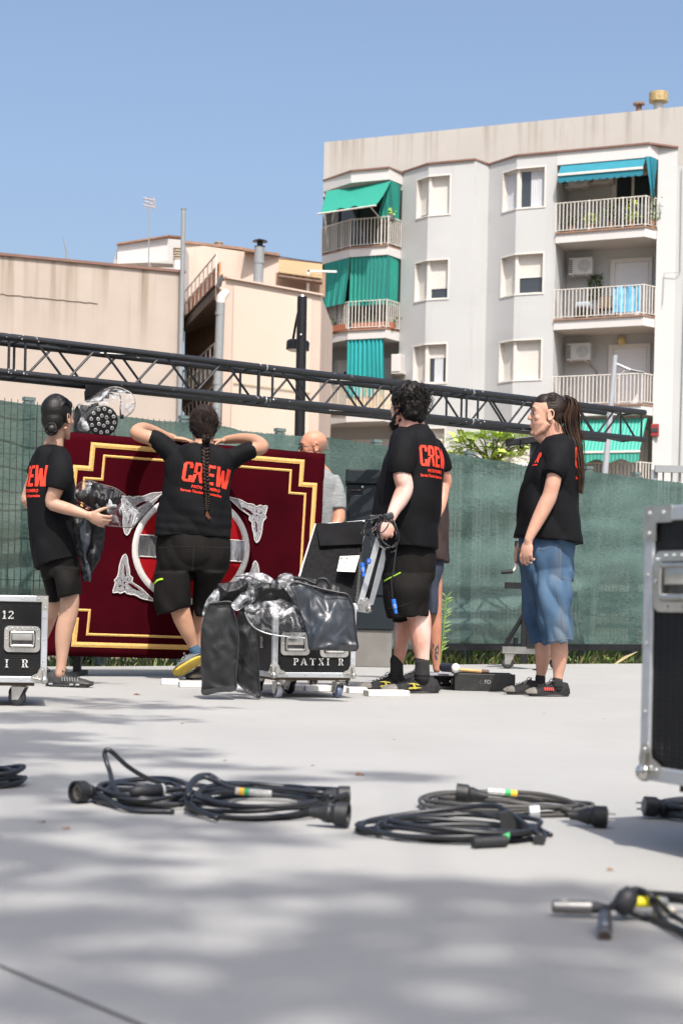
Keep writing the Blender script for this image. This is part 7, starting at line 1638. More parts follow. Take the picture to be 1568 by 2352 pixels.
redm = mat('red_marking', (.55, .05, .04), .6); dusty = mat('dusty_toe', (.13, .12, .11), .8, var=.3, scale=20); blkshoe = mat('black_mesh_shoe', (.010, .010, .011), .75, var=.4, scale=60, bump=.4, bscale=220, spec=.3); gsole = mat('grey_sole', (.07, .068, .065), .7, var=.2, scale=20)
def gshoe(fig, x0, x1, y, dz0, dz1, **kw):
    a, b = fig.p(x0, y, dz0), fig.p(x1, y, dz1); a.z = b.z = 0.0
    return a, b
a, b = gshoe(F6, 632, 322, 2235, -.05, -.11); r1, fr = shoe(t6, a, b, EZ, upper=blkshoe, sole=gsole, lace=M['cablegrey'])
mb = MB(); h_, d_, s_, u_, L_ = fr; side = -s_ if s_.y > 0 else s_
mb.loft([[h_ + d_ * (L_ * f) + side * (.0535 * w_ * cos(a)) + u_ * (.018 + (tp_ - .018) * max(0, sin(a)) ** .75 * 1.03) for a in [pi * k / 13 for k in range(14)]] for f, w_, tp_ in ((.80, 1.0, .052), (.90, .9, .045), (.965, .66, .036), (1.0, .4, .026))], closed=False); mb.build('toe_cap', dusty, r1, smooth=True)
c_ = h_ + d_ * (L_ * .52) + side * .0475 + u_ * .036
for k, tx in enumerate('XRKW'): textmesh(tx, c_ - d_ * (.012 * (1.5 - k)) * (1 if True else -1) - d_ * .0, -EX if False else V((1, 0, .12)).normalized(), EZ, -EY, .02, redm, r1, name='side_marking', off=.004) if False else None
mb = MB()
for k in range(5): q = c_ - d_ * .030 + d_ * k * .0125; mb.prism([q, q - d_ * -.008, q - d_ * -.011 + u_ * .018, q + d_ * .003 + u_ * .018], side * .0015)
mb.build('side_marking', redm, r1)
a, b = gshoe(F6, 470, 165, 2205, .10, .04); r2, fr = shoe(t6, a, b, EZ, upper=blkshoe, sole=gsole, lace=M['cablegrey']); h_, d_, s_, u_, L_ = fr
mb = MB(); mb.loft([[h_ + d_ * (L_ * f) + s_ * (.0535 * w_ * cos(a)) + u_ * (.018 + (tp_ - .018) * max(0, sin(a)) ** .75 * 1.03) for a in [pi * k / 13 for k in range(14)]] for f, w_, tp_ in ((.80, 1.0, .052), (.90, .9, .045), (.965, .66, .036), (1.0, .4, .026))], closed=False); mb.build('toe_cap', dusty, r2, smooth=True)
for dz, x, y in ((-.09, 553, 2130), (.10, 430, 2112)):
    mb = MB(); F6.limb(mb, [(x, y - 10, dz, 37), (x - 2, y + 45, dz, 37)]); mb.build('sock', M['sock'], t6, smooth=True)
# hair
mb = MB(); hm = mat('brown_slick_hair', (.013, .007, .005), .5, var=.6, scale=6, stretch=(1, 1, 22), bump=.4, bscale=14, spec=.3)
mb.ell(Pp(-.028, 0, .052), (.094, .082, .091), ax, 26, 18); mb.ell(Pp(-.055, 0, .008), (.060, .068, .062), ax, 22, 14); mb.ell(Pp(.010, 0, .080), (.066, .068, .057), ax, 20, 12)
hr = remesh(mb, 'hair', hm, t6, .004, 3)
mb = MB()
for i in range(150):
    th = rs.uniform(-1.25, 1.25); s0 = sin(th); f0 = .066 - .062 * abs(s0) ** 2; u0 = .045 + .088 * sqrt(max(.02, 1 - ((f0 + .012) / .098) ** 2 - (s0 * .93) ** 2)) - .010
    a_ = Pp(f0, .074 * s0, u0 + .013); m_ = Pp(-.035, .083 * s0, .052 + .094 * cos(th)) if abs(th) < 1.2 else Pp(-.035, .084 * s0, .07); e_ = Pp(-.102, .014 * s0, .098)
    strand(mb, [a_, m_, e_], .0013)
mb.build('combed_strands', hm, hr)
mb = MB(); tie = p(596, 112); mb.lathe(tie, V((1, 0, .35)), [(-.012, .020), (0, .0245), (.012, .020)], 16); mb.build('hair_tie', M['rubber'], hr)
mb = MB(); mid = [(596, 110, 0), (640, 95, 0), (668, 150, 0), (652, 240, -.01), (662, 340, -.02), (694, 440, -.05), (712, 560, -.07), (720, 680, -.08), (718, 780, -.085)]; wdx = [10, 26, 40, 58, 56, 38, 28, 22, 12]
for i in range(230):
    ox, oz, ph = rs.gauss(0, .5), rs.gauss(0, .028), rs.uniform(0, 6.28); ln = rs.choice((7, 8, 9, 9, 9)); pts = []
    for k in range(ln):
        x, y, dz = mid[k]; x += (ox * wdx[k]) + 5 * sin(ph + k * 1.5) * (k > 2); y += 6 * sin(ph * 2 + k) + (10 * ox if k else 0); pts.append(p(x, y, dz + oz * (.3 if k < 2 else 1) - .0 + .006 * sin(ph + k * 2)))
    strand(mb, pts, .0021)
mb.build('ponytail', mat('wavy_brown_hair', (.028, .013, .007), .6, var=.6, scale=12, spec=.2), hr)
mb = MB()
for i in range(14):
    x = 535 + rs.uniform(-10, 40); strand(mb, [p(x, 240 + rs.uniform(-20, 20), -.075), p(x + 12, 300, -.075), p(x + rs.uniform(-10, 30), 330 + rs.uniform(0, 30), -.06)], .0009)
mb.build('loose_strands', M['hairb'], hr)

# ---- bearded man, centre right
F4 = Fig(A1b, .3319, 9.54); p = F4.p
t4 = thing('person', G(955, 1588), 'heavy-set person with messy black hair and beard, holding cables beside the open case lid', 'person')
mb = MB(); Hc = p(430, 250); Fd = V((-.70, .70, -.02)); Pp, ax = head(mb, Hc, Fd, EZ, 1.02, 1.1)
F4.limb(mb, [(455, 290, 0, 82), (465, 360, 0, 90), (470, 430, 0, 110)])
F4.rows(mb, [(370, 470, 590, 470, .11, 0), (290, 700, 660, 700, .18, 0), (250, 1000, 640, 1000, .18, 0), (290, 1250, 610, 1250, .15, 0)])
F4.limb(mb, [(430, 540, -.15, 56), (400, 690, -.25, 62), (418, 800, -.25, 60), (388, 880, -.26, 57), (345, 960, -.28, 42), (322, 1015, -.29, 34)])
hand(mb, p(318, 1020, -.29), V((-.25, -.05, -.95)), V((.2, .95, .1)), V((-.95, -.1, 0)), 1.05, curl=(.9, 1.2, .9), tcurl=.9)
F4.limb(mb, [(630, 560, .12, 50), (700, 740, .2, 44), (690, 800, .2, 42), (672, 920, .15, 34), (640, 1000, .1, 28)]); hand(mb, p(636, 1005, .1), V((-.3, -.2, -.9)), V((-.9, 0, 0)), V((-.2, .9, 0)), 1.0)
F4.limb(mb, [(460, 1300, -.06, 80), (490, 1600, -.08, 80), (518, 1700, -.08, 82), (523, 1790, -.08, 78), (530, 1880, -.08, 66), (540, 1970, -.08, 50), (542, 2050, -.08, 42)])
F4.limb(mb, [(440, 1300, .06, 80), (420, 1600, .10, 62), (405, 1740, .10, 60), (398, 1830, .10, 57), (388, 1930, .10, 46), (372, 2010, .10, 38), (366, 2060, .10, 36)])
remesh(mb, 'body', M['skin_patch2'], t4, .0048, 2); face_bits(t4, Pp, ax)
mb = MB()
F4.rows(mb, [(392, 378, 560, 358, .07, 0), (352, 415, 606, 400, .14, 0), (322, 470, 642, 460, .185, 0), (292, 560, 676, 545, .205, 0), (256, 650, 703, 640, .215, 0), (232, 760, 690, 750, .22, 0), (212, 900, 672, 900, .225, 0), (200, 1010, 660, 1010, .22, 0), (215, 1110, 652, 1110, .215, 0), (252, 1200, 644, 1230, .21, 0)])
F4.limb(mb, [(450, 450, -.12, 84), (418, 540, -.19, 94), (398, 640, -.24, 94), (394, 712, -.25, 86)], ends=False); F4.limb(mb, [(612, 505, .10, 58), (662, 600, .16, 54), (694, 682, .18, 46)], ends=False)
sh4 = remesh(mb, 't_shirt', M['tee'], t4, .007, 3, disp=wrinkle(.0075, 5, 2.4, 11))
N_ = V((.62, -.78, .03)).normalized(); U_ = V((.78, .62, 0)).normalized() * .62
shirt_print(t4, sh4, p(516, 650, -.2), U_ + V((0, 0, -.03)), EZ, N_, .122)
mb = MB()
F4.rows(mb, [(280, 1180, 636, 1200, .165, 0), (272, 1300, 636, 1300, .175, 0), (268, 1420, 630, 1420, .165, 0), (300, 1480, 590, 1480, .13, 0)])
F4.rows(mb, [(266, 1400, 625, 1400, .11, -.06), (272, 1500, 605, 1500, .135, -.08), (284, 1600, 592, 1600, .135, -.08), (300, 1706, 584, 1690, .13, -.08)])
F4.rows(mb, [(330, 1400, 620, 1400, .11, .08), (332, 1560, 585, 1560, .12, .10), (338, 1728, 560, 1722, .11, .10)])
so4 = remesh(mb, 'cargo_shorts', M['shorts'], t4, .0068, 3, disp=wrinkle(.009, 6, 4, 21, .4))
me = so4.data; Mx = world_matrix(so4); bv = BVHTree.FromPolygons([Mx @ v.co for v in me.vertices], [tuple(q.vertices) for q in me.polygons])
q = on_surface(bv, ((282, 1446), (330, 1420), (392, 1388)), conv_=p, off=.004); mb = MB(); mb.tube(q, [.0085 if i < len(q) * .45 else .0065 for i in range(len(q))], 6, flat=.5); mb.build('green_zip', M['green'], so4)
q = on_surface(bv, ((300, 1640), (380, 1625), (460, 1600)), conv_=p); mb = MB(); mb.tube(q, .0016, 5); mb.build('seam', M['sock'], so4)
ys = mat('yellow_flash', (.36, .30, .03), .6); shoe4 = mat('black_knit_shoe', (.016, .016, .017), .75, var=.4, scale=60, bump=.6, bscale=260, spec=.3)
for (x0, x1, y, dz0, dz1, cx_, r_) in ((652, 256, 2216, -.02, -.14, 542, 47), (430, 98, 2188, .14, .05, 366, 42)):
    a, b = gshoe(F4, x0, x1, y, dz0, dz1); root, fr = shoe(t4, a, b, EZ, upper=shoe4, sole=gsole, lace=M['rubber'], wd=.108, high=.095); h_, d_, s_, u_, L_ = fr; side = s_ if s_.y < 0 else -s_
    mb = MB(); mb.loft([[h_ + d_ * (L_ * f) + side * (.058 * w_ * cos(a)) + u_ * (.02 + (tp_ - .02) * max(0, sin(a)) ** .75 * 1.03) for a in [pi * k / 13 for k in range(14)]] for f, w_, tp_ in ((.78, 1.02, .053), (.90, .9, .046), (.965, .66, .037), (1.0, .4, .027))], closed=False); mb.build('toe_cap', dusty, root, smooth=True)
    mb = MB(); c_ = h_ + d_ * (L_ * .48) + side * .0545 + u_ * .040
    for poly in ([(-.045, -.006), (.0, -.012), (.04, -.014), (.036, -.004), (-.01, .0)], [(.045, .018), (.0, .014), (-.03, .008), (-.022, .016), (.01, .022)], [(-.012, -.012), (.004, .02), (.014, .018), (.002, -.014)]): mb.prism([c_ + d_ * a_ + u_ * b2 - side * (.25 * max(0, b2)) for a_, b2 in poly], side * .004)
    mb.build('yellow_flash', ys, root)
    mb = MB(); yy = 1995; F4.limb(mb, [(cx_ - 4, yy, -.08 if x0 > 500 else .10, r_ + 4), (cx_ - 2, yy + 50, -.08 if x0 > 500 else .10, r_ + 3), (cx_ - 4, yy + 110, -.08 if x0 > 500 else .10, r_ + 8)]); mb.build('sock', M['sock'], t4, smooth=True)
mb = MB(); mb.ell(Pp(-.022, 0, .058), (.112, .098, .102), ax, 26, 18); mb.ell(Pp(-.06, 0, -.005), (.078, .088, .085), ax, 22, 14); mb.ell(Pp(-.075, -.01, -.055), (.045, .060, .04), ax); mb.ell(Pp(.055, 0, .10), (.052, .07, .038), ax)
hr = remesh(mb, 'hair', M['hair'], t4, .005, 2, disp=lambda c, n: .012 * noise.noise(c * 22) + .006 * noise.noise(c * 50))
mb = MB()
for i in range(900):
    d_ = V((rs.gauss(-.15, 1), rs.gauss(0, 1), rs.gauss(.05, .8))).normalized()
    if d_.x > .55 and d_.z < .45: continue
    b0 = Pp(-.03 + .105 * d_.x, .094 * d_.y, .045 + .10 * d_.z); dn_ = (b0 - Hc).normalized(); tg_ = (V((rs.gauss(0, 1), rs.gauss(0, 1), rs.gauss(-1.0, .7)))).normalized(); k = rs.uniform(.025, .058)
    strand(mb, [b0 - dn_ * .008, b0 + dn_ * .012 + tg_ * k * .4, b0 + dn_ * rs.uniform(.0, .012) + tg_ * k * .8, b0 + dn_ * rs.uniform(-.012, .012) + tg_ * k + V((0, 0, -.01))], .0021, 3)
mb.build('hair_strands', M['hair'], hr)
mb = MB(); mb.ell(Pp(.055, 0, -.095), (.055, .060, .040), ax, 20, 12); mb.ell(Pp(.028, 0, -.066), (.055, .072, .040), ax, 20, 12); mb.tube([Pp(.0, .072, -.015), Pp(.012, .070, -.05), Pp(.04, .055, -.085)], [.010, .014, .02], 8); mb.tube([Pp(.0, -.072, -.015), Pp(.012, -.070, -.05), Pp(.04, -.055, -.085)], [.010, .014, .02], 8); mb.tube([Pp(.098, -.028, -.038), Pp(.108, 0, -.034), Pp(.098, .028, -.038)], .007, 8)
bd = remesh(mb, 'beard', M['hair'], t4, .004, 2, disp=lambda c, n: .005 * noise.noise(c * 60)); mb = MB()
for i in range(160):
    a_ = rs.uniform(-1.7, 1.7); b0 = Pp(.045 + .045 * cos(a_), .055 * sin(a_), rs.uniform(-.115, -.05)); strand(mb, [b0, b0 + V((rs.gauss(0, .008), rs.gauss(0, .008), -.016)), b0 + V((rs.gauss(0, .01), rs.gauss(0, .01), -.028))], .0013, 2)
mb.build('beard_strands', M['hair'], bd)
# cable bundle in his hand
KP = lambda x, y, dz=0: W(*K7(x, y), 9.16 + dz)
t = thing('cable_bundle', KP(680, 260), 'bundle of thin black power cables with blue connectors hanging from the bearded man\'s hand', 'cable')
cr_ = .0038
for pts in (((660, 180), (560, 260), (500, 420), (520, 620), (620, 780), (760, 810), (880, 720)), ((640, 200), (560, 320), (530, 450), (560, 600), (650, 720), (740, 760)), ((700, 240), (600, 300), (560, 440), (590, 620), (700, 760), (820, 790), (900, 700)), ((700, 170), (820, 240), (900, 400), (945, 600), (900, 800), (870, 1000), (835, 1300), (795, 1500), (810, 1700), (825, 1850)),
            ((620, 170), (520, 200), (380, 340), (280, 500), (215, 720), (190, 950), (195, 1120)), ((560, 160), (420, 230), (280, 250), (240, 380), (280, 480), (330, 520), (450, 400), (520, 250)), ((600, 130), (480, 190), (330, 260), (230, 400), (200, 500), (260, 545), (380, 520), (470, 380), (560, 220)), ((590, 150), (470, 170), (300, 300), (260, 440), (300, 520)), ((200, 450), (190, 520), (260, 550), (460, 540)), ((330, 560), (370, 650), (400, 800)), ((560, 210), (500, 330), (510, 430), (600, 500), (700, 400), (740, 320)), ((780, 900), (840, 890), (885, 850)),
            ((680, 260), (800, 300), (870, 420), (900, 560), (890, 640)), ((630, 240), (560, 350), (545, 500), (600, 650), (700, 740), (830, 800), (930, 690), (945, 560), (900, 400), (800, 270), (700, 230))):
    mb = MB(); mb.tube(smoothpath([KP(x, y, rs.uniform(-.02, .02)) for x, y in pts], 6), cr_, 7); mb.build('cable', M['cable'], t, smooth=True)
for (a_, b2) in (((200, 1110), (235, 1390)), ((835, 1850), (890, 2140)), ((345, 1030), (330, 1140))):
    a_, b2 = KP(*a_), KP(*b2); dd = b2 - a_; L_ = dd.length; mb = MB(); mb.lathe(a_, dd, [(0, .008), (L_ * .02, .0125), (L_ * .3, .0125), (L_ * .34, .0115), (L_ * .38, .0135), (L_ * .62, .0135), (L_ * .66, .0105), (L_, .0095)], 16); o = mb.build('blue_connector', M['bluep'], t, auto=35)
    mb = MB(); mb.rbox(a_ + dd * .52 - EY * .013, (.009, .004, L_ * .28), .001, (EX, EY, dd.normalized())); mb.build('release_tab', M['pipe'], o)
mb = MB(); a_, b2 = KP(345, 180), KP(470, 190); mb.rbox((a_ + b2) / 2, (.036, .026, .024), .006); mb.tube([KP(470, 165), KP(620, 165)], [.007, .005], 8); o = mb.build('mains_plug', M['plug'], t)
mb = MB(); mb.cyl(KP(385, 240), KP(385, 310), .0025, seg=6); mb.cyl(KP(412, 240), KP(412, 310), .0025, seg=6); mb.build('pins', M['steel'], o)
mb = MB(); mb.rbox(KP(755, 170, -.02), (.05, .03, .04), .01, (V((.9, 0, .3)).normalized(), EY, V((-.3, 0, .9)).normalized())); mb.build('second_plug', M['plug'], t)
mb = MB(); mb.tube([KP(650, 130, -.01), KP(700, 280, -.02)], [.011, .013], 8); mb.build('tie_strap', M['rubber'], t)

# ---- person behind the bearded man
F5 = Fig(A1b, .3319, 10.6); p = F5.p
gp = p(600, 2060); t5 = thing('person', (gp.x, 10.6, 0), 'person in brown shirt with tattooed calf, mostly hidden behind the bearded man', 'person')
mb = MB(); Pp5, ax5 = head(mb, p(470, 470, .0), V((-.9, .3, -.25)), EZ, .98); F5.limb(mb, [(500, 520, 0, 60), (540, 600, 0, 66), (590, 680, 0, 100)])
F5.rows(mb, [(520, 680, 690, 680, .15, 0), (530, 1000, 700, 1000, .15, 0), (540, 1290, 700, 1290, .14, 0)])
F5.limb(mb, [(640, 700, -.16, 50), (600, 900, -.2, 42), (500, 1040, -.22, 30)]); hand(mb, p(490, 1045, -.22), V((-.9, -.1, -.3)), V((0, .3, -1)), V((0, -.9, .3)), .95)
F5.limb(mb, [(600, 1300, -.04, 80), (618, 1500, -.04, 60), (630, 1680, -.04, 44), (630, 1780, -.04, 43), (632, 1880, -.04, 38), (634, 1980, -.04, 30), (640, 2060, -.04, 25)]); F5.limb(mb, [(570, 1300, .10, 80), (550, 1500, .10, 56), (545, 1700, .10, 42), (540, 2060, .10, 25)])
bd5 = remesh(mb, 'body', M['skin_red'], t5, .0055, 2); face_bits(t5, Pp5, ax5)
mb = MB(); mb.ell(Pp5(-.02, 0, .055), (.10, .084, .09), ax5, 20, 14); mb.build('hair', M['hair'], t5, smooth=True)
mb = MB(); F5.rows(mb, [(500, 600, 640, 590, .09, 0), (490, 680, 700, 660, .16, 0), (500, 800, 718, 800, .17, 0), (510, 1000, 720, 1000, .17, 0), (520, 1150, 722, 1150, .17, 0), (540, 1285, 727, 1322, .17, 0)])
remesh(mb, 't_shirt', mat('brown_shirt', (.035, .024, .022), .85, var=.2, bump=.2, bscale=20, spec=.2), t5, .008, 3, disp=wrinkle(.006, 7, 4, 31))
mb = MB(); F5.rows(mb, [(530, 1240, 705, 1240, .15, 0), (535, 1380, 690, 1380, .15, 0)]); F5.rows(mb, [(560, 1340, 690, 1340, .10, -.05), (565, 1480, 660, 1480, .10, -.05), (568, 1678, 640, 1680, .095, -.05)]); F5.rows(mb, [(520, 1340, 640, 1340, .10, .08), (520, 1676, 620, 1676, .10, .1)])
remesh(mb, 'shorts', mat('navy_shorts', (.022, .030, .055), .85, var=.15), t5, .008, 3, disp=wrinkle(.005, 7, 4, 33))
me = bd5.data; Mx = world_matrix(bd5); bv = BVHTree.FromPolygons([Mx @ v.co for v in me.vertices], [tuple(q.vertices) for q in me.polygons])
mb = MB()
for poly in ([(612, 1895), (640, 1900), (655, 1915), (650, 1960), (628, 1965), (608, 1945)], [(610, 1898), (612, 1872), (626, 1896)], [(640, 1900), (652, 1880), (654, 1915)], [(624, 1965), (640, 1962), (648, 1990), (640, 2000), (630, 1985)]):
    cc = V((sum(a_ for a_, b2 in poly) / len(poly), sum(b2 for a_, b2 in poly) / len(poly), 0)); q = [on_surface(bv, ((x, y), (x, y + .1)), conv_=p, off=.0015, n=1) for x, y in [(cc.x, cc.y)] + poly]
    if all(q): vs = [k[0] for k in q]; n_ = len(poly); mb.add(vs, [(0, 1 + i, 1 + (i + 1) % n_) for i in range(n_)])
mb.build('tattoo', mat('tattoo_ink', (.06, .055, .055), .6, var=.4, scale=80), bd5)
a, b = p(668, 2085, -.04), p(420, 2085, -.10); a.z = b.z = 0; shoe(t5, a, b, EZ, upper=shoe4, sole=gsole, wd=.10); a, b = p(590, 2085, .12), p(350, 2085, .08); a.z = b.z = 0; shoe(t5, a, b, EZ, upper=shoe4, sole=gsole, wd=.10)

# ---- bald man behind the panel
F3 = Fig(A5, .3515, 11.55); p = F3.p
gp = p(1290, 1500); t3 = thing('person', (gp.x, 11.6, 0), 'bald person with dark glasses and grey t-shirt looking over the panel\'s right edge', 'person')
mb = MB(); Hc = p(1262, 372); up3 = V((-.16, 0, .98)).normalized(); Pp3, ax3 = head(mb, Hc, V((-.97, -.2, -.1)), up3, .98, 1.05); F3.limb(mb, [(1270, 440, 0, 58), (1290, 520, 0, 64), (1300, 560, 0, 90)])
F3.rows(mb, [(1200, 570, 1400, 570, .16, 0), (1190, 800, 1410, 800, .16, 0), (1200, 1050, 1390, 1050, .15, 0)])
F3.limb(mb, [(1390, 620, -.04, 36), (1425, 780, -.10, 44), (1420, 860, -.14, 38), (1370, 960, -.22, 33), (1320, 1040, -.3, 26)]); hand(mb, p(1310, 1050, -.3), V((-.8, -.4, -.4)), V((-.3, 0, -1)), V((-.4, -.8, 0)), .98)
F3.limb(mb, [(1205, 600, .05, 48), (1160, 780, -.02, 42), (1100, 900, -.1, 30)]); hand(mb, p(1092, 905, -.1), V((-.8, -.3, .2)), V((0, -1, 0)), V((0, 0, 1)), .98)
for dz, x in ((-.02, 1330), (.1, 1260)): F3.limb(mb, [(x, 1050, dz, 78), (x, 1300, dz, 55), (x, 1550, dz, 42), (x, 1760, dz, 30), (x, 1820, dz, 28)])
remesh(mb, 'body', M['skin_red'], t3, .0055, 2); face_bits(t3, Pp3, ax3, .98, M['sock'])
mb = MB(); F3.rows(mb, [(1235, 485, 1345, 495, .08, 0), (1200, 525, 1390, 535, .13, 0), (1180, 590, 1430, 600, .17, 0), (1178, 700, 1430, 700, .175, 0), (1180, 900, 1428, 900, .175, 0), (1190, 1080, 1420, 1080, .17, 0)])
F3.limb(mb, [(1385, 570, -.02, 52), (1418, 660, -.07, 55), (1426, 770, -.11, 52)], ends=False); F3.limb(mb, [(1220, 570, .03, 50), (1180, 700, 0, 52)], ends=False)
remesh(mb, 't_shirt', mat('heather_grey_cotton', (.17, .18, .185), .9, var=.25, scale=14, stretch=(1, 1, 5), bump=.2, bscale=30), t3, .008, 3, disp=wrinkle(.005, 7, 4, 41))
mb = MB(); F3.rows(mb, [(1195, 1050, 1410, 1050, .165, 0), (1200, 1200, 1400, 1200, .16, 0)]); 
for dz, x in ((-.02, 1335), (.1, 1258)): F3.rows(mb, [(x - 80, 1150, x + 75, 1150, .11, dz), (x - 62, 1450, x + 62, 1450, .09, dz), (x - 55, 1790, x + 55, 1790, .075, dz)])
remesh(mb, 'trousers', M['shorts'], t3, .009, 3, disp=wrinkle(.006, 7, 4, 43))
for dz, x in ((-.02, 1330), (.1, 1260)): a, b = p(x + 60, 1850, dz), p(x - 190, 1850, dz - .03); a.z = b.z = 0; shoe(t3, a, b, EZ, upper=shoe4, sole=gsole)
gl = MB()
for s_ in (-1, 1):
    pts = [Pp3(.106 - .004 * abs(cos(a_)) - .012 * (.5 + .5 * s_ * 0), s_ * (.034 + .026 * cos(a_)), .012 + .018 * sin(a_)) for a_ in [2 * pi * i / 16 for i in range(17)]]; gl.tube(pts, .0025, 6); gl.tube([Pp3(.100, s_ * .060, .016), Pp3(.05, s_ * .080, .016), Pp3(-.004, s_ * .086, .012)], .0022, 6)
gl.tube([Pp3(.106, -.010, .014), Pp3(.112, 0, .018), Pp3(.106, .010, .014)], .0022, 6); g_ = gl.build('glasses', M['blackm'], t3)
mb = MB()
for s_ in (-1, 1): mb.add([Pp3(.104, s_ * (.034 + .025 * cos(a_)), .012 + .017 * sin(a_)) for a_ in [2 * pi * i / 14 for i in range(14)]], [tuple(range(14))])
mb.build('lenses', M['clear2'], g_)
mb = MB()
for i in range(500):
    a_ = rs.uniform(1.7, 4.6); u_ = rs.uniform(-.03, .035); q = Pp3(-.012 + .099 * cos(a_), .079 * sin(a_), u_ + .01); mb.quad(q, q + V((.003, 0, .001)), q + V((.003, 0, .004)), q + V((0, 0, .003)))
mb.build('stubble', mat('grey_stubble', (.18, .15, .13), .8), t3)

# ---- braided man leaning on the panel
F2 = Fig(A5, .3515, 10.5); p = F2.p
gp = G(470, 1558); t2 = thing('person', gp, 'person with a long dark braid, leaning both arms on the burgundy panel', 'person')
mb = MB(); Hc = p(548, 232, .10); up2 = V((0, .22, .97)).normalized(); Pp2, ax2 = head(mb, Hc, V((-.05, 1, -.22)), up2, 1.0); F2.limb(mb, [(545, 290, .08, 66), (545, 360, .04, 72), (545, 420, .0, 90)])
F2.rows(mb, [(350, 410, 735, 420, .11, .02), (320, 560, 700, 560, .13, 0), (290, 800, 690, 800, .13, 0), (280, 1000, 690, 1000, .14, 0)])
F2.limb(mb, [(335, 400, 0, 44), (215, 312, .0, 48), (150, 288, .02, 47), (108, 266, .06, 45), (150, 240, .18, 43), (230, 262, .30, 38), (300, 290, .38, 32), (345, 300, .42, 27)]); hand(mb, p(350, 302, .42), V((.95, .1, -.08)), V((0, 0, -1)), V((0, .9, .1)), .95, curl=(.15, .25, .2))
F2.limb(mb, [(755, 420, 0, 44), (850, 377, .0, 48), (905, 372, .03, 46), (928, 352, .08, 44), (880, 318, .2, 42), (800, 305, .3, 37), (720, 310, .36, 30), (690, 316, .38, 27)]); hand(mb, p(684, 318, .38), V((-.95, -.25, -.14)), V((0, 0, -1)), V((0, -.9, .1)), .95, curl=(.35, .5, .4))
F2.limb(mb, [(390, 1050, .0, 75), (365, 1280, -.04, 66), (395, 1430, -.06, 64), (418, 1500, -.05, 60), (445, 1570, -.04, 50), (472, 1640, -.02, 36), (486, 1690, -.01, 32)]); F2.limb(mb, [(560, 1050, .02, 75), (560, 1280, .08, 62), (525, 1450, .12, 48), (522, 1540, .14, 44), (520, 1640, .15, 31), (518, 1830, .16, 27)])
remesh(mb, 'body', M['skin_tan'], t2, .0052, 2); face_bits(t2, Pp2, ax2)
mb = MB(); F2.rows(mb, [(482, 328, 615, 342, .06, .04), (430, 345, 680, 362, .10, .03), (370, 365, 740, 385, .125, .02), (315, 410, 772, 430, .135, .01), (292, 480, 750, 500, .145, 0), (284, 580, 726, 590, .15, 0), (264, 700, 720, 700, .15, 0), (250, 810, 723, 810, .15, 0), (236, 900, 727, 910, .155, 0), (230, 938, 732, 958, .155, 0)])
F2.limb(mb, [(380, 425, .0, 78), (300, 365, .0, 66), (235, 318, .0, 59), (196, 300, .0, 56)], ends=False); F2.limb(mb, [(720, 440, .0, 74), (790, 405, .0, 64), (850, 382, .0, 57), (872, 376, .01, 55)], ends=False)
def w2(c, n):
    base = wrinkle(.008, 5.5, 4, 51)(c, n); q = c.z - (HC + 0); lo = max(0, min(1, (1.25 - c.z) / .3)); return base + .0028 * lo * sin(c.z * 95 + c.x * 9 + 3 * noise.noise(c * 5)) * .8
sh2 = remesh(mb, 't_shirt', M['tee'], t2, .0068, 3, disp=w2)
N_ = V((.04, -.99, .12)).normalized(); U_ = V((.99, 0, -.13)).normalized(); bvs = shirt_print(t2, sh2, p(398, 568, -.2), U_, V((.13, 0, .99)), N_, .128)
mb = MB(); F2.rows(mb, [(262, 905, 722, 915, .145, 0), (252, 1000, 726, 1000, .155, 0), (236, 1100, 724, 1100, .16, 0), (228, 1180, 710, 1170, .135, 0)])
F2.rows(mb, [(226, 1180, 465, 1180, .13, -.05), (224, 1290, 466, 1290, .125, -.06), (226, 1380, 462, 1370, .12, -.06), (240, 1462, 452, 1408, .115, -.06)]); F2.rows(mb, [(476, 1180, 705, 1180, .12, -.01), (482, 1300, 640, 1290, .10, .06), (474, 1400, 600, 1390, .095, .11), (490, 1472, 566, 1466, .085, .12)])
so2 = remesh(mb, 'cargo_shorts', M['shorts'], t2, .0068, 3, disp=wrinkle(.010, 6, 4, 61, .5)); me = so2.data; Mx = world_matrix(so2); bv = BVHTree.FromPolygons([Mx @ v.co for v in me.vertices], [tuple(q.vertices) for q in me.polygons])
for pts in (((225, 1255), (245, 1232), (280, 1222)), ((722, 1012), (728, 1030), (726, 1018))):
    q = on_surface(bv, pts, conv_=p, off=.004)
    if len(q) > 2: mb = MB(); mb.tube(q, .006, 6); mb.build('green_zip', M['green'], so2)
q = on_surface(bv, ((248, 1020), (400, 1012), (600, 1016), (722, 1018)), conv_=p, off=.001); mb = MB(); mb.tube(q, .0018, 5); mb.build('seam', M['sock'], so2)
q = on_surface(bv, ((482, 1015), (478, 1100), (470, 1200), (468, 1240)), conv_=p, off=.001); mb = MB(); mb.tube(q, .002, 5); mb.build('seam', M['sock'], so2)
ysole = mat('yellow_sole', (.38, .27, .035), .6, var=.15, scale=20); bshoe = mat('blue_grey_shoe', (.085, .10, .11), .75, var=.5, scale=14, bump=.3, bscale=150)
h2 = p(548, 1742, -.03); e2 = p(362, 1856, -.08); shoe(t2, h2, e2, V((-.25, .62, .75)), upper=bshoe, sole=ysole, wd=.105, sole_h=.03, lace=M['pipe'], high=.088)
mb = MB(); F2.limb(mb, [(484, 1672, -.015, 37), (505, 1712, -.01, 38)]); mb.build('sock', mat('blue_sock', (.03, .07, .12), .9), t2, smooth=True)
a = p(585, 1885, .16); b = p(440, 1885, -.0); a.z = b.z = 0; shoe(t2, a, b, EZ, upper=mat('brown_black_shoe', (.03, .024, .018), .8, var=.4, scale=30), sole=M['rubber'], wd=.10)
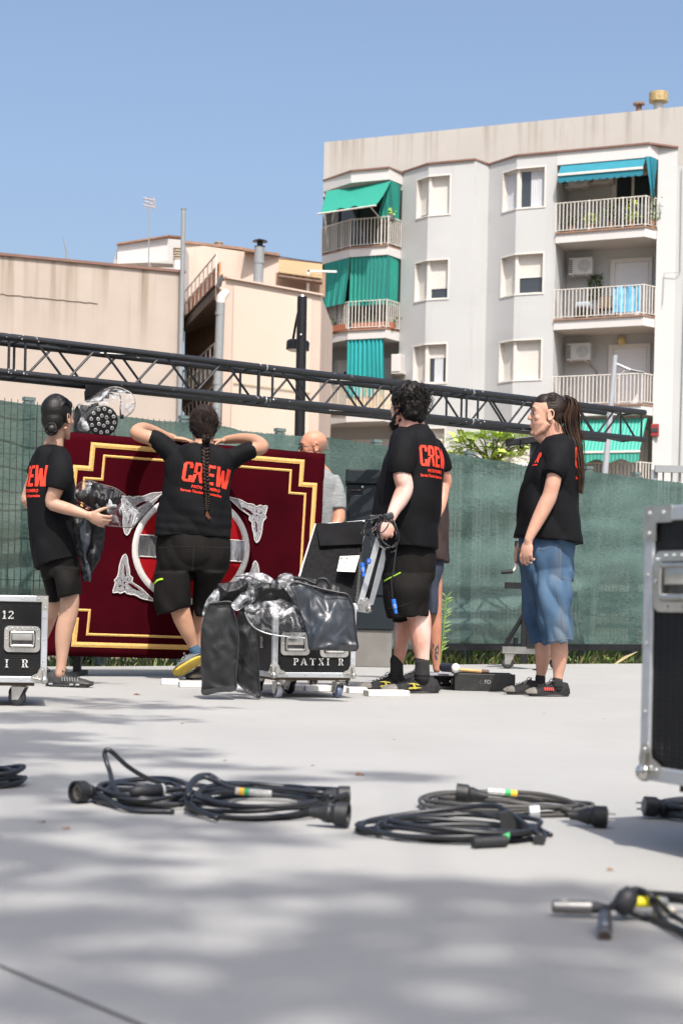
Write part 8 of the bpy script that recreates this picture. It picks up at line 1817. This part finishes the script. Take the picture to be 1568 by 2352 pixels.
mb = MB(); mb.ell(Pp2(-.022, 0, .050), (.104, .092, .096), ax2, 26, 18); mb.ell(Pp2(-.055, 0, -.02), (.066, .082, .08), ax2, 22, 14); mb.ell(Pp2(-.06, 0, -.075), (.045, .05, .05), ax2); hb = mat('curly_dark_hair', (.016, .009, .0065), .6, var=.6, scale=12, bump=.6, bscale=30, spec=.22)
hr = remesh(mb, 'hair', hb, t2, .0048, 2, disp=lambda c, n: .006 * noise.noise(c * 26))
mb = MB()
for i in range(420):
    a_ = rs.uniform(-2.2, 2.2); ph = rs.uniform(-.6, 1.45); b0 = Pp2(-.03 - .10 * cos(a_) * cos(ph) * 1.0, .095 * sin(a_) * cos(ph), .035 + .105 * sin(ph)); e_ = p(565 + rs.gauss(0, 14), 292 + rs.gauss(0, 14), -.02); m_ = b0.lerp(e_, .5); out = (m_ - Pp2(-.03, 0, 0)).normalized()
    m_ = Pp2(-.03, 0, .01) + out * .106; cv = V((rs.gauss(0, .006), rs.gauss(0, .004), rs.gauss(0, .006))); strand(mb, [b0, b0.lerp(m_, .5) + out * .006 + cv, m_ + cv, m_.lerp(e_, .6) + out * .004 - cv, e_], .0016, 3)
for i in range(110):
    a_ = rs.uniform(0, 2 * pi); d_ = V((cos(a_), 0, sin(a_))); b0 = Hc + V((0, -.02, .045)) + V((d_.x * .088, 0, d_.z * .095)); strand(mb, [b0, b0 + d_ * .012 + V((rs.gauss(0, .008), 0, rs.gauss(0, .008))), b0 + d_ * rs.uniform(.008, .026) + V((rs.gauss(0, .014), 0, -.01))], .0009, 3)
mb.build('hair_strands', hb, hr)
path = [(566, 288), (562, 340), (560, 420), (562, 500), (566, 580), (572, 660), (572, 720), (570, 770)]; base = []
for x, y in [(q.x, q.y) for q in smoothpath([V((x, y, 0)) for x, y in path], 8)]:
    e = p(x, y, -.6); o_ = V((0, 0, HC)); dd = (e - o_).normalized(); h = bvs.ray_cast(o_, dd); Y = h[0].y - .017 if h[0] is not None else 10.36
    base.append(V((o_ + dd * (min(Y, 10.42) / dd.y))))
for it in range(4): base = [base[0]] + [(base[i - 1] + base[i] * 2 + base[i + 1]) / 4 for i in range(1, len(base) - 1)] + [base[-1]]
B_ = smoothpath(base, 3); nB = len(B_); mb = MB()
for k in range(3):
    for sub in range(5):
        so_ = rs.uniform(0, 6.28); pts = []; rad = []
        for i, q in enumerate(B_):
            tt = i / (nB - 1); ph = 2 * pi * (tt * 8.2 + k / 3); A_ = .0175 * (1 - .5 * tt); sp_ = .0052 * (1 - .45 * tt)
            pts.append(q + V((A_ * sin(ph) + sp_ * cos(so_ + ph * .5), .008 * sin(2 * ph) - .002 + sp_ * sin(so_ + ph * .5), -.004 * cos(ph)))); rad.append(.0078 * (1 - .45 * tt))
        mb.tube(pts, rad, 6)
mb.build('braid', hb, hr, smooth=True)
mb = MB(); q = B_[-1]; mb.ell(q, (.009, .009, .008)); mb.build('hair_tie', M['rubber'], hr); mb = MB()
for i in range(40): strand(mb, [q, q + V((rs.gauss(0, .004), 0, -.02)), q + V((rs.gauss(.002, .006), 0, -.04)), q + V((rs.gauss(.016, .008), 0, -.052 + rs.gauss(0, .005)))], .0014, 3)
mb.build('braid_end', mat('tip_hair', (.12, .05, .025), .5), hr)

# ---- woman carrying a cover, left
F1_ = Fig(A4, .3203, 9.4); p = F1_.p
gp = G(160, 1566); t1 = thing('person', gp, 'person with black hair in a low bun, walking right with a plastic cover', 'person')
mb = MB(); Hc = p(425, 255); Pp1, ax1 = head(mb, Hc, V((.50, .86, -.04)), EZ, .95, .92); F1_.limb(mb, [(412, 320, 0, 56), (400, 380, 0, 56), (385, 440, 0, 72)])
F1_.rows(mb, [(270, 500, 500, 500, .11, 0), (240, 700, 500, 700, .12, 0), (250, 1000, 520, 1000, .12, 0), (340, 1280, 530, 1280, .09, 0)])
F1_.limb(mb, [(425, 540, -.09, 46), (415, 710, -.20, 54), (372, 842, -.20, 47), (410, 872, -.205, 47), (500, 900, -.22, 42), (580, 925, -.24, 33), (632, 942, -.245, 25)])
hand(mb, p(636, 944, -.245), (p(740, 985, -.25) - p(636, 944, -.245)), V((-.1, .4, -.9)), V((.25, -.35, .9)), .95, curl=(.5, .8, .5), tcurl=.5)
F1_.limb(mb, [(280, 560, .08, 40), (205, 780, .14, 42), (203, 850, .14, 40), (330, 930, .22, 34), (520, 960, .28, 26)]); hand(mb, p(530, 962, .28), V((.9, .2, -.1)), V((0, -1, 0)), V((0, 0, 1)), .92)
F1_.limb(mb, [(460, 1300, -.02, 72), (500, 1460, -.05, 62), (502, 1560, -.06, 68), (492, 1650, -.06, 66), (466, 1750, -.06, 65), (452, 1850, -.06, 55), (446, 1950, -.06, 42), (440, 2020, -.06, 36), (432, 2080, -.06, 36)])
F1_.limb(mb, [(410, 1300, .05, 70), (405, 1460, .10, 54), (395, 1560, .12, 56), (368, 1640, .16, 54), (330, 1740, .22, 52), (285, 1860, .3, 42), (245, 1980, .36, 32), (232, 2040, .38, 30)])
remesh(mb, 'body', M['skin_light'], t1, .0048, 2); face_bits(t1, Pp1, ax1, .95)
mb = MB(); F1_.rows(mb, [(338, 436, 444, 440, .058, 0), (292, 452, 468, 458, .105, 0), (256, 490, 500, 500, .14, 0), (230, 570, 520, 580, .155, 0), (210, 660, 530, 660, .16, 0), (196, 760, 538, 760, .16, 0), (202, 900, 546, 900, .158, 0), (212, 1050, 556, 1050, .16, 0), (228, 1190, 568, 1180, .165, 0), (258, 1322, 580, 1238, .165, 0)])
F1_.limb(mb, [(415, 490, -.08, 70), (438, 580, -.15, 84), (430, 680, -.195, 90), (414, 752, -.20, 86)], ends=False); F1_.limb(mb, [(290, 520, .08, 60), (240, 650, .13, 62)], ends=False)
sh1 = remesh(mb, 't_shirt', M['tee'], t1, .0068, 3, disp=wrinkle(.0075, 5.5, 2.4, 71))
N_ = V((-.86, -.51, 0)).normalized(); U_ = V((.51, -.86, 0)).normalized(); e_ = ray_plane(*A4(345, 735), V((0, 9.2, 0)), V((0, -1, 0)))
U_ = U_ * .72; shirt_print(t1, sh1, p(345, 735, -.16) - U_ * .285, U_, EZ, N_, .122)
mb = MB(); F1_.rows(mb, [(320, 1170, 530, 1160, .10, 0), (306, 1240, 560, 1225, .125, 0), (296, 1320, 572, 1300, .135, 0), (310, 1390, 576, 1380, .14, 0)]); F1_.rows(mb, [(375, 1330, 578, 1320, .11, -.05), (402, 1430, 577, 1420, .12, -.06), (428, 1532, 572, 1506, .115, -.06)]); F1_.rows(mb, [(290, 1330, 480, 1320, .11, .07), (325, 1460, 465, 1450, .105, .10), (352, 1574, 440, 1562, .10, .12)])
remesh(mb, 'shorts', M['shorts'], t1, .0068, 3, disp=wrinkle(.008, 6, 4, 81))
sm = mat('charcoal_running_shoe', (.022, .021, .020), .6, var=.4, scale=20, bump=.3, bscale=60); ss = mat('charcoal_sole', (.035, .034, .032), .5, var=.3, scale=30)
a, b = gshoe(F1_, 333, 668, 2152, -.02, -.10); root, fr = shoe(t1, a, b, EZ, upper=sm, sole=ss, wd=.095, sole_h=.032, high=.09); h_, d_, s_, u_, L_ = fr; side = s_ if s_.y < 0 else -s_; mb = MB()
for k in range(7): q = h_ + d_ * (L_ * (.42 + .055 * k)) + side * .047 + u_ * .036; mb.tube([q, q - d_ * .006 + u_ * .022 - side * .006], .002, 5)
for f in (.18, .62, .75): q = h_ + d_ * (L_ * f) + side * .051 + u_ * .017; mb.ell(q, (.014, .003, .006))
mb.build('sole_windows', M['pipe'], root)
a, b = p(205, 2110, .42), p(420, 2110, .34); a.z = b.z = 0; shoe(t1, V((a.x, 9.75, .02)), V((a.x + .25, 9.72, 0)), V((-.1, 0, 1)), upper=sm, sole=ss, wd=.095, sole_h=.032)
mb = MB(); hs = mat('sleek_black_hair', (.005, .004, .0036), .45, var=.5, scale=5, stretch=(1, 1, 12), bump=.3, bscale=20, spec=.3); mb.ell(Pp1(-.026, 0, .052), (.100, .083, .090), ax1, 26, 18); mb.ell(Pp1(-.058, 0, -.005), (.064, .070, .075), ax1, 22, 14); mb.ell(Pp1(.035, 0, .09), (.050, .062, .040), ax1)
mb.ell(Pp1(-.0, -.060, .012), (.030, .022, .035), ax1)
hr = remesh(mb, 'hair', hs, t1, .0045, 3)
bn = p(372, 325, -.105); mb = MB(); mb.ell(bn, (.036, .034, .034), None, 20, 12)
for k in range(26):
    a_ = rs.uniform(0, 6.28); el_ = rs.uniform(-.5, .5); ax_ = V((cos(a_) * .3, -1, sin(a_) * .3)).normalized(); u2 = ax_.orthogonal().normalized(); v2 = ax_.cross(u2); R_ = .032 * cos(el_) ; pts = [bn + ax_ * (.034 * sin(el_ + .35)) + (u2 * cos(a_ + q * .3) + v2 * sin(a_ + q * .3)) * R_ * (1 + .05 * sin(q)) for q in range(14)]; mb.tube(pts, .0036, 5)
mb.build('bun', hs, hr, smooth=True)
mb = MB()
for i in range(130):
    a_ = rs.uniform(-1.3, 1.3); b0 = Pp1(.055 - .04 * abs(sin(a_)), .084 * sin(a_), .03 + .108 * cos(a_)); m_ = Pp1(-.06, .086 * sin(a_), .05 + .08 * cos(a_)); out = (m_ - Pp1(-.02, 0, .03)).normalized(); strand(mb, [b0, Pp1(-.02, 0, .04) + out * .104, bn + V((rs.gauss(0, .01), 0, .02))], .0011, 4)
mb.build('combed_strands', hs, hr)
# the cover she carries
c = W(*K6(520, 800), 9.1); tc_ = thing('carried_cover', c, 'clear plastic dome cover with black skirt carried by the woman on the left', 'cover')
KQ = 9.25
plastic('clear_dome', [(75, 300), (200, 190), (380, 180), (560, 240), (850, 320), (1070, 480), (1200, 650), (1340, 820), (1340, 900), (1230, 1050), (1120, 1090), (900, 1070), (660, 1040), (600, 900), (430, 760), (250, 650), (70, 540)], KQ - .02, K6, M['clear'], bulge=.07, wr=.05, seed=41, parent=tc_, rim=(.003, M['cablegrey']))
plastic('black_lining', [(100, 420), (460, 210), (640, 300), (860, 360), (980, 480), (900, 620), (700, 860), (640, 900), (560, 760), (430, 730), (280, 640), (80, 500)], KQ - .035, K6, M['cover'], bulge=.08, wr=.05, seed=42, parent=tc_, thick=.002)
plastic('black_skirt', [(0, 700), (120, 640), (400, 800), (660, 900), (660, 1080), (640, 1350), (590, 1600), (540, 1740), (380, 2010), (375, 2140), (330, 2140), (200, 2100), (160, 1700), (60, 1300), (0, 1100)], KQ + .10, K6, M['cover'], bulge=.05, wr=.04, seed=43, parent=tc_, thick=.002)
plastic('vinyl_flap', [(170, 1000), (240, 920), (330, 1000), (380, 1120), (360, 1380), (300, 1560), (290, 1700), (350, 1850), (380, 2040), (372, 2150), (335, 2145), (270, 1930), (235, 1700), (190, 1400), (150, 1150)], KQ + .04, K6, M['coverg'], bulge=.04, wr=.02, seed=44, parent=tc_, thick=.002)
